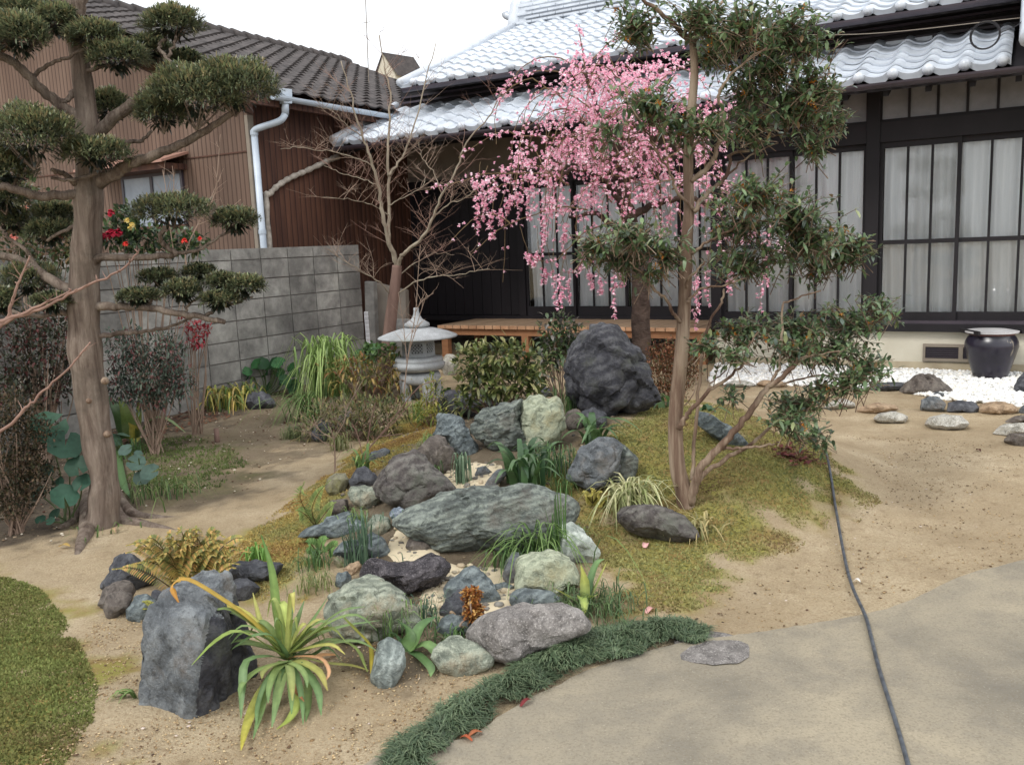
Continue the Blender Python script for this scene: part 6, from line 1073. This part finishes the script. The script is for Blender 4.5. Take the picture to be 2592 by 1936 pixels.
tuft('grass_tuft', 'fine tangled grass at the foot of the pale green rock', 'grass', (1385, 1190), 130, .16, .20, .006, G1+BG, G1, .08, 0, 5, .7)
tuft('grass_tuft', 'drooping grey green sprig at the top of the stream bed', 'grass', (1172, 1225), 30, .18, .07, .011, BG, [lin(132, 150, 122)], .02, 0, 6, .9)
tuft('grass_tuft', 'fine grass in front of the olive boulder', 'grass', (990, 1610), 60, .15, .12, .005, G1, G2, .05, 0, 5, .4)
tuft('grass_tuft', 'fine dark grass above the flat green slab', 'grass', (1140, 1610), 90, .06, .09, .005, G1, G1, .06, 0, 4, .6)
tuft('grass_tuft', 'soft grass mound under the broad yellow green leaves', 'grass', (1490, 1545), 260, .085, .15, .005, [lin(84, 106, 66), lin(102, 124, 78), lin(70, 90, 60)], None, .09, 0, 5, .6)
tuft('grass_tuft', 'thin grass beside the whitish green stone', 'grass', (1460, 1405), 40, .14, .08, .005, G1, G2, .03, 0, 5, .3)
tuft('grass_tuft', 'pale grass on the moss bank above the olive boulder', 'grass', (800, 1490), 60, .09, .10, .005, [lin(140, 146, 90), lin(116, 128, 80)], None, .05, 0, 5, .5)
tuft('grass_tuft', 'thin weeds at the foot of the pruned tree', 'grass', (420, 1260), 60, .15, .30, .007, G1, [lin(120, 132, 78)], .10, 0, 5, .6)
tuft('grass_tuft', 'weeds on the shaded soil below the nandina', 'grass', (330, 1150), 60, .12, .14, .01, G1, G1, .14, 0, 5, .5)
tuft('grass_tuft', 'small weeds in front of the pruned tree roots', 'grass', (275, 1335), 40, .05, .05, .008, G1, G2, .10, 0, 4, .4)
tuft('grass_tuft', 'green blades on a stalk behind the strap leaved plant', 'grass', (650, 1420), 26, .10, .10, .012, [lin(98, 140, 62), lin(120, 158, 78)], None, .02, 0, 5, .8)
tuft('strappy_seedling', 'bright green strap leaves behind the dark cut stone', 'plant', (912, 1205), 4, .17, .16, .02, G1, G2, .02, 14, 5, .2)
tuft('iris_leaves', 'upright iris leaves between plum trunk and tall rock', 'plant', (1590, 905), 16, .36, .05, .024, [lin(112, 138, 60), lin(130, 150, 70)], None, .05, 0, 5, .0, None, None, None, 7.2)
tuft('broad_leaf_clump', 'dark green clump of broad arching leaves above the long slab', 'plant', (1325, 1232), 0, .25, .24, .045, [lin(56, 84, 52), lin(72, 102, 62), lin(88, 116, 72)], None, .04, 26, 5, .22, M_LEAF)
tuft('broad_leaf_clump', 'broad leaved clump behind the blue grey boulder', 'plant', (1500, 1125), 0, .17, .28, .045, [lin(66, 96, 60), lin(88, 118, 74), lin(108, 138, 90)], None, .03, 16, 5, .28, M_LEAF)
tuft('broad_leaf_clump', 'two pale broad leaves at the right foot of the tall rock', 'plant', (1690, 1030), 0, .10, .22, .045, [lin(104, 136, 84), lin(118, 148, 92)], None, .03, 5, 5, .6, M_LEAF)
tuft('broad_leaf_clump', 'small green leaves behind the long stone bar', 'plant', (1790, 1040), 0, .06, .16, .04, [lin(60, 92, 60), lin(76, 108, 70)], None, .03, 6, 5, .6, M_LEAF)
tuft('spider_plant', 'spider plant with cream striped leaves over the purple rock', 'plant', (1600, 1292), 130, .17, .27, .012, [lin(150, 152, 104), lin(196, 192, 146), lin(112, 124, 74)], [lin(206, 202, 160), lin(150, 156, 104)], .05, 0, 7, .95)
tuft('spider_plant', 'smaller striped tuft at the foot of the tree trunk', 'plant', (1775, 1350), 40, .08, .22, .011, [lin(124, 128, 82), lin(176, 166, 116), lin(92, 104, 64)], [lin(190, 170, 120)], .05, 0, 6, .9)
tuft('grass_tuft', 'few green blades at the left foot of the squared boulder', 'grass', (340, 1770), 9, .05, .12, .016, G2, None, .02, 0, 5, .6, None, None, (3.3, .3))
for lab, px, n, h, rc, wd, cs in (('small tuft between marbled stone and long slab', (985, 1335), 22, .10, .08, .005, BG), ('bright tuft under the right end of the long slab', (1285, 1440), 40, .14, .16, .006, G1), ('green sprig between purple boulder and hollowed brown stone', (1085, 1215), 26, .12, .10, .006, G1), ('fine grass left of the craggy blue rock', (1090, 1150), 46, .14, .10, .005, G2), ('mossy grass at the left foot of the green block', (900, 1330), 46, .10, .10, .005, G2), ('low green grass below the blue slate', (800, 1440), 50, .10, .12, .005, G1), ('grass at the left side of the blue grey boulder', (1430, 1250), 36, .12, .10, .005, G1), ('dark grass sprig behind the pale green mottled boulder', (1330, 1460), 30, .13, .08, .005, G1), ('tall grass between pale green rock and tall black rock', (1440, 1060), 46, .24, .08, .006, G1), ('thin weeds around the white stone at the lantern', (1060, 1060), 70, .16, .14, .006, G2), ('grass among the stones right of the olive boulder', (1080, 1570), 40, .11, .09, .005, BG), ('weedy grass left of the dark path rock', (740, 1110), 90, .10, .14, .006, [lin(110, 118, 78), lin(92, 104, 66)]), ('straggling grass in front of the bamboo grass bush', (860, 1140), 90, .14, .16, .006, [lin(128, 126, 82), lin(104, 112, 70)]), ('leafy weeds at the foot of the block wall', (560, 985), 90, .22, .16, .018, G1)):
    tuft('grass_tuft', lab, 'grass', px, n, h, rc, wd, cs, None, .035, 0, 5, .4)
# broad leaved yellowing plant on the grass mound, and plantain by the flat slab: each leaf traced
def traced(name, label, base, leaves, mat=None, cat='plant', wk=1.15, crown=None):
    b = TG(*base); root = thing(name, label, cat, b)
    for px, wd, c0, c1, dyt in leaves:
        if crown: px = [(crown[0]*.75+px[0][0]*.25, crown[1]*.75+px[0][1]*.25)]+list(px)
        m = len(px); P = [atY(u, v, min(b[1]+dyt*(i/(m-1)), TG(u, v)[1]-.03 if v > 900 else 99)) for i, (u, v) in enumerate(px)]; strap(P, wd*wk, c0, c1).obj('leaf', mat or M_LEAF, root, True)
    return root
yg, gg, dg, yl = lin(176, 186, 92), lin(116, 146, 88), lin(82, 112, 74), lin(206, 204, 110)
traced('broad_leaf_plant', 'broad yellow tipped leaves rising from the soft grass mound', (1480, 1540), [([(1480, 1535), (1480, 1480), (1470, 1430)], .034, dg, yl, -.02), ([(1482, 1535), (1495, 1470), (1512, 1425), (1530, 1415)], .032, dg, gg, .05), ([(1475, 1535), (1430, 1505), (1400, 1488)], .034, gg, yl, -.08), ([(1482, 1540), (1470, 1510), (1480, 1530), (1475, 1560)], .03, gg, yg, -.12), ([(1485, 1535), (1520, 1460), (1538, 1420)], .02, dg, yl, 0), ([(1480, 1535), (1500, 1510), (1505, 1508)], .035, gg, yg, -.1)])
traced('broad_leaf_plant', 'low rosette of green leaves between banded stone and flat slab', (1035, 1650), [([(1035, 1648), (1030, 1600), (1005, 1570)], .045, gg, dg, -.03), ([(1037, 1648), (1065, 1590), (1105, 1560)], .05, gg, dg, .03), ([(1040, 1648), (1080, 1632), (1115, 1665), (1127, 1685)], .045, gg, gg, -.12), ([(1036, 1650), (1060, 1660), (1090, 1690), (1090, 1712)], .03, dg, gg, -.12), ([(1035, 1648), (1000, 1610), (985, 1600)], .03, dg, dg, -.05)])
oy, pg, mg, br_ = lin(190, 132, 62), lin(150, 164, 96), lin(104, 130, 84), lin(170, 130, 96)
big = [([(715, 1662), (640, 1575), (548, 1509), (475, 1468), (441, 1478), (440, 1500), (455, 1530)], .034, lin(166, 160, 70), oy, -.05), ([(718, 1650), (700, 1544), (688, 1446), (661, 1353)], .034, pg, lin(88, 122, 58), .12), ([(700, 1650), (610, 1599), (547, 1622), (485, 1683)], .030, pg, lin(128, 150, 74), -.2), ([(700, 1640), (606, 1556), (547, 1544), (461, 1597)], .026, pg, mg, -.05), ([(708, 1645), (626, 1556), (548, 1525), (485, 1511)], .032, lin(164, 178, 98), lin(206, 184, 90), .1), ([(727, 1650), (723, 1564), (712, 1525), (690, 1540)], .036, lin(176, 190, 108), lin(170, 180, 100), .1), ([(735, 1650), (782, 1587), (829, 1513)], .036, pg, mg, .1), ([(735, 1655), (801, 1595), (864, 1548), (925, 1535)], .036, pg, mg, -.05), ([(740, 1655), (800, 1610), (870, 1585), (960, 1570)], .03, pg, mg, .12), ([(712, 1680), (657, 1759), (625, 1837), (610, 1898)], .040, mg, lin(178, 168, 74), -.28), ([(714, 1685), (673, 1740), (661, 1798), (641, 1869)], .036, pg, mg, -.26), ([(690, 1662), (626, 1673), (614, 1740), (610, 1818)], .034, mg, mg, -.25), ([(722, 1690), (704, 1759), (688, 1841)], .034, pg, mg, -.28), ([(739, 1700), (759, 1759), (735, 1818), (700, 1845)], .034, pg, lin(150, 164, 80), -.3), ([(776, 1700), (780, 1779), (774, 1826)], .028, pg, mg, -.2), ([(755, 1681), (802, 1740), (813, 1810)], .034, mg, mg, -.2), ([(755, 1673), (806, 1700), (829, 1747)], .034, pg, lin(160, 150, 84), -.15), ([(745, 1662), (810, 1665), (833, 1700), (821, 1728)], .018, br_, lin(206, 160, 120), -.12), ([(725, 1650), (750, 1580), (770, 1520)], .03, pg, mg, .15), ([(715, 1650), (665, 1590), (640, 1500)], .03, pg, lin(190, 186, 108), .15), ([(740, 1660), (790, 1660), (830, 1640), (870, 1680)], .032, mg, mg, .05), ([(722, 1655), (690, 1610), (640, 1610), (590, 1640)], .03, mg, mg, -.12), ([(745, 1665), (830, 1620), (900, 1640), (930, 1700)], .03, mg, lin(150, 164, 90), .15), ([(730, 1690), (745, 1740), (770, 1775)], .026, br_, lin(160, 110, 76), -.2), ([(720, 1655), (735, 1560), (745, 1490)], .026, mg, mg, .18)]
for k in range(26):
    a = rnd.uniform(-3.0, .2); L = rnd.uniform(105, 225); ex_, ey_ = math.cos(a)*L*rnd.uniform(.9, 1.25), math.sin(a)*L*.75
    big.append(([(728, 1655), (728+ex_*.5, 1655+ey_*.75), (728+ex_*.85, 1655+ey_*.95), (728+ex_*1.1, 1655+ey_*.75+18)], rnd.uniform(.022, .032), pg, rnd.choice((mg, mg, lin(150, 160, 92), lin(184, 176, 100))), rnd.uniform(-.1, .2)))
for k in range(9):
    a = rnd.uniform(.1, 3.0); L = rnd.uniform(60, 165); big.append(([(728, 1675), (728+math.cos(a)*L*.5, 1680+math.sin(a)*L*.25), (728+math.cos(a)*L*.8, 1690+math.sin(a)*L*.7), (728+math.cos(a)*L*.85, 1700+math.sin(a)*L*1.1)], rnd.uniform(.022, .03), rnd.choice((pg, mg)), rnd.choice((mg, mg, lin(150, 150, 88))), -.25))
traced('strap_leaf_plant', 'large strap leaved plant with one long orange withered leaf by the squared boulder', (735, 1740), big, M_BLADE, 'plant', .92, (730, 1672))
traced('single_blade', 'yellow green blade bending down beside the banded oval stone', (930, 1700), [([(868, 1562), (905, 1600), (938, 1640), (938, 1708)], .020, lin(112, 128, 62), lin(186, 166, 62), 0)], M_BLADE)
# aspidistra right of the pruned trunk
traced('aspidistra', 'upright broad aspidistra leaves right of the pruned trunk', (330, 1120), [([(350, 1110), (356, 1060), (352, 1000)], .10, lin(86, 104, 52), lin(120, 136, 66), 0), ([(330, 1110), (322, 1060), (300, 1005)], .10, lin(78, 98, 52), lin(112, 128, 66), .05), ([(315, 1110), (300, 1050), (272, 1000)], .09, lin(64, 86, 50), lin(70, 94, 56), .1), ([(335, 1120), (340, 1090), (325, 1070)], .07, lin(140, 140, 70), lin(168, 150, 70), -.1), ([(345, 1120), (380, 1065), (420, 1060), (470, 1095)], .05, lin(96, 118, 72), lin(120, 138, 92), -.1), ([(300, 1130), (290, 1100), (330, 1105)], .07, lin(84, 112, 92), lin(104, 130, 112), -.15), ([(330, 1125), (300, 1150), (310, 1220), (330, 1260)], .05, mg, dg, -.2), ([(370, 1110), (400, 1090), (440, 1075)], .04, lin(110, 130, 76), lin(130, 146, 90), 0), ([(330, 1120), (345, 1110), (338, 1128)], .06, lin(150, 150, 80), lin(170, 160, 90), -.15)])
# ------------------------------------------------------------------ round leaved leopard plants
def roundleaf(parent, c, r, nrm, col, notch=None, cup=.15):
    nrm = unit(np.array(nrm, float)); a = unit(np.cross(nrm, [0, 0, 1.])+1e-6); b = np.cross(nrm, a); th0 = rnd.uniform(0, 6.28) if notch is None else notch; V = [c]; n = 22; C = [tuple(np.array(col)*1.12)]
    for rr, cu in ((.5, .25), (1., 1.)):
        for k in range(n):
            th = th0+(.16+(6.283-.32)*k/(n-1)); w_ = rr*r*(1+.05*math.sin(th*7)*rr); V.append(c+a*math.cos(th)*w_+b*math.sin(th)*w_+nrm*(cup*r*cu*(1+.5*math.sin(th*3+th0))))
            C.append(tuple(np.array(col)*(1-.12*rr)))
    Fc = [(0, 1+k, 2+k) for k in range(n-1)]+[(1+k, 1+n+k, 2+n+k, 2+k) for k in range(n-1)]
    return MB().add(V, Fc, C).obj('leaf', M_SOFT, parent, True)
def leopard(label, base, leaves, Y=None, cols=None):
    b = TG(*base) if Y is None else atY(*base, Y); b[2] = zg(b[0], b[1]); root = thing('leopard_plant', label, 'plant', b); cols = cols or [lin(62, 96, 78), lin(78, 114, 92), lin(54, 84, 66)]; st = MB()
    for u, v, r, dy in leaves:
        c = atY(u, v, b[1]+dy); col = np.array(cols[rnd.randrange(len(cols))])*rnd.uniform(.7, 1.0); roundleaf(root, c, r*.86*b[1]/F, (rnd.gauss(0, .3), -.75+rnd.gauss(0, .15), .75), col)
        st.tube(catmull([b+np.append(NR.normal(0, .02, 2), -.01), (b+c)/2+[0, .05, -.02], c], 4), .0045, 5, False)
    st_ = st.obj('stalks', noisy('green_stalk', lin(80, 98, 62), lin(98, 112, 74), 8), root); st_['kind'] = 'stuff'; return root
leopard('round blue green leaves of a leopard plant left of the pruned trunk', (165, 1325), [(120, 1085, 58, .05), (165, 1128, 50, -.05), (197, 1181, 36, -.1), (148, 1228, 26, -.05), (209, 1222, 30, -.1), (163, 1257, 40, -.15), (139, 1303, 22, -.1), (103, 1315, 16, -.1), (128, 1319, 14, -.15), (100, 1250, 26, .1), (120, 1190, 22, .1)])
leopard('grey green round leaves low at the right of the pruned trunk', (345, 1260), [(345, 1172, 28, -.05), (380, 1196, 30, -.1), (360, 1210, 26, -.05), (318, 1140, 22, 0), (350, 1150, 14, -.1)], None, [lin(92, 118, 106), lin(106, 130, 118)])
GL = [(600+rnd.uniform(0, 150), 912+rnd.uniform(0, 75), rnd.uniform(16, 25), rnd.uniform(-.2, .2)) for _ in range(34)]
leopard('fresh green mass of round leaves at the foot of the block wall', (675, 1000), GL, None, [lin(64, 112, 66), lin(82, 130, 76), lin(54, 92, 58)])
leopard('round green leaves at the wall end behind the maple', (930, 960), [(905+rnd.uniform(0, 75), 880+rnd.uniform(0, 30), rnd.uniform(12, 18), rnd.uniform(-.2, .2)) for _ in range(12)], 9.6, [lin(64, 104, 66), lin(82, 124, 76)])
# ------------------------------------------------------------------ thin saplings and twigs
def sapling(name, label, stems, Y, mat, n=6, L=.12, r=.002):
    b = atY(*stems[0][0], Y); root = thing(name, label, 'sapling', (b[0], b[1], zg(b[0], b[1])))
    for i, st in enumerate(stems):
        mb = MB(); Q = limb(mb, st, Y, .007 if i == 0 else .004, .0025, 0, 6, 5); twigs(mb, Q, n, L, r, 1, .5, .35, .2); mb.obj('stem', mat, root)
    return root
sapling('thin_sapling', 'thin bare sapling standing in front of the lantern', [[(1022, 1010), (1026, 960), (1035, 890), (1052, 790), (1058, 700), (1064, 620)], [(1030, 920), (1022, 830), (1008, 740)], [(1036, 890), (1062, 800), (1080, 745)], [(1052, 790), (1070, 760), (1098, 742)]], 8.0, M_TWIG, 7, .22, .0028)
sapling('thin_sapling', 'single thin seedling with bare side twigs beside the moss bank', [[(848, 1195), (848, 1150), (845, 1110), (835, 1080)], [(846, 1110), (810, 1090), (790, 1050)], [(846, 1110), (870, 1070), (880, 1030), (920, 960)], [(846, 1130), (820, 1120), (800, 1105)]], TG(848, 1195)[1], M_TWIG, 6, .22, .002)
sapling('thin_sapling', 'bare fan of reddish twigs rising from the flat grey stone', [[(920, 1165), (930, 1140), (960, 1105), (1000, 1065), (1040, 1020)], [(920, 1160), (905, 1100), (890, 1070)], [(960, 1105), (1020, 1098)], [(925, 1150), (940, 1060), (950, 1020)], [(960, 1105), (1010, 1040), (1060, 980), (1100, 965)]], TG(920, 1165)[1], M_TWIGR, 4, .12, .0018)
sapling('budding_shrub', 'bare budding shrub stems behind the leaf pads before the brown house', [[(480, 700), (470, 640), (500, 570), (530, 510), (560, 440)], [(500, 570), (560, 545), (610, 505)], [(490, 590), (540, 500), (550, 440), (558, 340)], [(440, 640), (425, 540), (420, 480), (412, 430)], [(425, 540), (440, 470), (436, 420)]], 6.9, M_TWIG, 9, .16, .0022)
bb = thing('budding_branch', 'bare budding branches reaching in beside the pruned tree trunk', 'branch', (-2.35, 3.0, 0))
for st in ([(-420, 1450), (-300, 1300), (-150, 1200), (0, 1095), (60, 1040), (100, 1000), (170, 935), (228, 868)], [(-300, 1300), (-150, 950), (0, 825), (100, 782), (190, 738), (300, 688), (350, 640)], [(-150, 950), (0, 828), (30, 770), (45, 720), (75, 650)], [(0, 815), (70, 790), (180, 735)]):
    mb = MB(); Q = limb(mb, st, 3.0, .009, .0028, .0, 6, 7, .002); twigs(mb, Q, 5, .06, .002, 1, .5, .3, .5)
    for q in Q[::3]: mb.tube([q, q+NR.normal(0, .006, 3)+[0, 0, .006]], [.0045, .001], 5)
    mb.obj('branch', M_TWIGR, bb, True)
# ================================================================== MONDO GRASS BORDER
MG = [(930, 1980), (965, 1940), (1040, 1872), (1120, 1815), (1200, 1762), (1325, 1692), (1425, 1638), (1520, 1611), (1580, 1590), (1651, 1580), (1715, 1584), (1800, 1604), (1815, 1612), (1790, 1620), (1715, 1640), (1545, 1672), (1405, 1727), (1268, 1800), (1165, 1878), (1075, 1960)]
mp = gpoly(MG); q = scatter_in(mp, 14000, -.03); q = q[poly_sd(q[:, 0], q[:, 1], mp)+(vnoise(q[:, 0], q[:, 1], 11, 31)-.5)*.07 > 0]; n = len(q); sd = poly_sd(q[:, 0], q[:, 1], mp); hump = .45+.55*np.clip(sd/.10, 0, 1); cl = vnoise(q[:, 0], q[:, 1], 9, 21)
P0 = np.stack([q[:, 0], q[:, 1], terr(q[:, 0], q[:, 1])+hump*.035], 1); az = vnoise(q[:, 0], q[:, 1], 13, 22)*14+NR.normal(0, .9, n); c0 = pick([lin(68, 84, 62), lin(82, 100, 72), lin(56, 70, 54)], n)*(.5+.8*cl[:, None]); c1 = pick([lin(108, 126, 94), lin(132, 146, 112), lin(92, 112, 84)], n)*(.6+.6*cl[:, None])
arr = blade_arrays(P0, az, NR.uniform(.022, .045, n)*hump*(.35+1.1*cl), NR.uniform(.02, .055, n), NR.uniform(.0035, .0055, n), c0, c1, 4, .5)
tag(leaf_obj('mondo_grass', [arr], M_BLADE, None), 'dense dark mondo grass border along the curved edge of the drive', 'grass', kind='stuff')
# ================================================================== SMALL THINGS
pg_ = TG(550, 1118); tag(MB().tube([(pg_[0], pg_[1], -.05), (pg_[0], pg_[1], .11)], [.022, .021], 10).obj('wooden_peg', M_BARKR, None, True), 'short brown wooden peg standing in the soil path', 'peg')
def fallen(label, u, v, L, W, col, name='fallen_leaf', zc=.0):
    g = TG(u, v); z = max(g[2], .016 if zc else g[2])+.004; a = rnd.uniform(0, 6.28); d = np.array([math.cos(a), math.sin(a), .05]); P = [np.array([g[0], g[1], z])+d*L*t_+[0, 0, .012*math.sin(t_*3)] for t_ in (0, .5, 1)]
    tag(strap(P, W, col, tuple(np.array(col)*.8), 8, .3).obj(name, M_SOFT, None, True), label, 'leaf')
fallen('orange fallen leaf on the drive by the mondo grass', 1222, 1868, .055, .018, lin(170, 104, 70), zc=1); fallen('dull red fallen leaf tucked under the mondo grass', 1318, 1800, .05, .016, lin(120, 48, 50), zc=1); fallen('rust coloured leaf at the left end of the mondo grass', 1196, 1890, .04, .014, lin(172, 90, 58), zc=1)
fallen('pale pink petal on the moss below the purple rock', 1632, 1388, .05, .03, lin(226, 176, 172)); fallen('pale pink petal at the top of the mondo grass', 1636, 1554, .05, .025, lin(222, 170, 164)); fallen('white scrap beside the hose on the sand', 2160, 1473, .03, .022, lin(232, 226, 220)); fallen('dry tan leaf on the soil before the pruned tree', 290, 1350, .09, .02, lin(180, 150, 120)); fallen('yellow dry leaf on the soil path left of the tree roots', 150, 1385, .07, .03, lin(190, 160, 96)); fallen('dark brown leaf on the sand path near the cream stone', 2472, 1140, .06, .02, lin(86, 52, 44))
fallen('tan strip of dry leaf by the strap leaved plant', 850, 1660, .16, .03, lin(188, 142, 98)); fallen('dead brown leaves heap on the moss by the tree', 2010, 1160, .09, .05, lin(92, 46, 42)); fallen('orange curled leaf at the foot of the broad leaved clump', 1258, 1225, .07, .02, lin(206, 128, 50))
LIT = gpoly([(1960, 1120), (2060, 1150), (2080, 1180), (2020, 1190), (1960, 1160)]); q = scatter_in(LIT, 90); A = leaf_arrays(np.stack([q[:, 0], q[:, 1], terr(q[:, 0], q[:, 1])+.015], 1), unit(NR.normal(size=(90, 3))*[1, 1, .25]), .05, .022, pick([lin(96, 44, 42), lin(116, 60, 52), lin(80, 50, 40)], 90), .05); tag(leaf_obj('leaf_litter', [A], M_SOFT, None), 'patch of dark red dead leaves on the mossy mound', 'leaf litter', kind='stuff')
LIT = gpoly([(200, 1110), (330, 1090), (480, 1040), (560, 1020), (580, 1060), (470, 1085), (300, 1150)]); q = scatter_in(LIT, 420); A = leaf_arrays(np.stack([q[:, 0], q[:, 1], terr(q[:, 0], q[:, 1])+.012], 1), unit(NR.normal(size=(420, 3))*[1, 1, .2]), .045, .02, pick([lin(104, 62, 48), lin(84, 56, 46), lin(128, 86, 62)], 420), .05); tag(leaf_obj('leaf_litter', [A], M_SOFT, None), 'brown leaf litter under the nandina beside the soil path', 'leaf litter', kind='stuff')
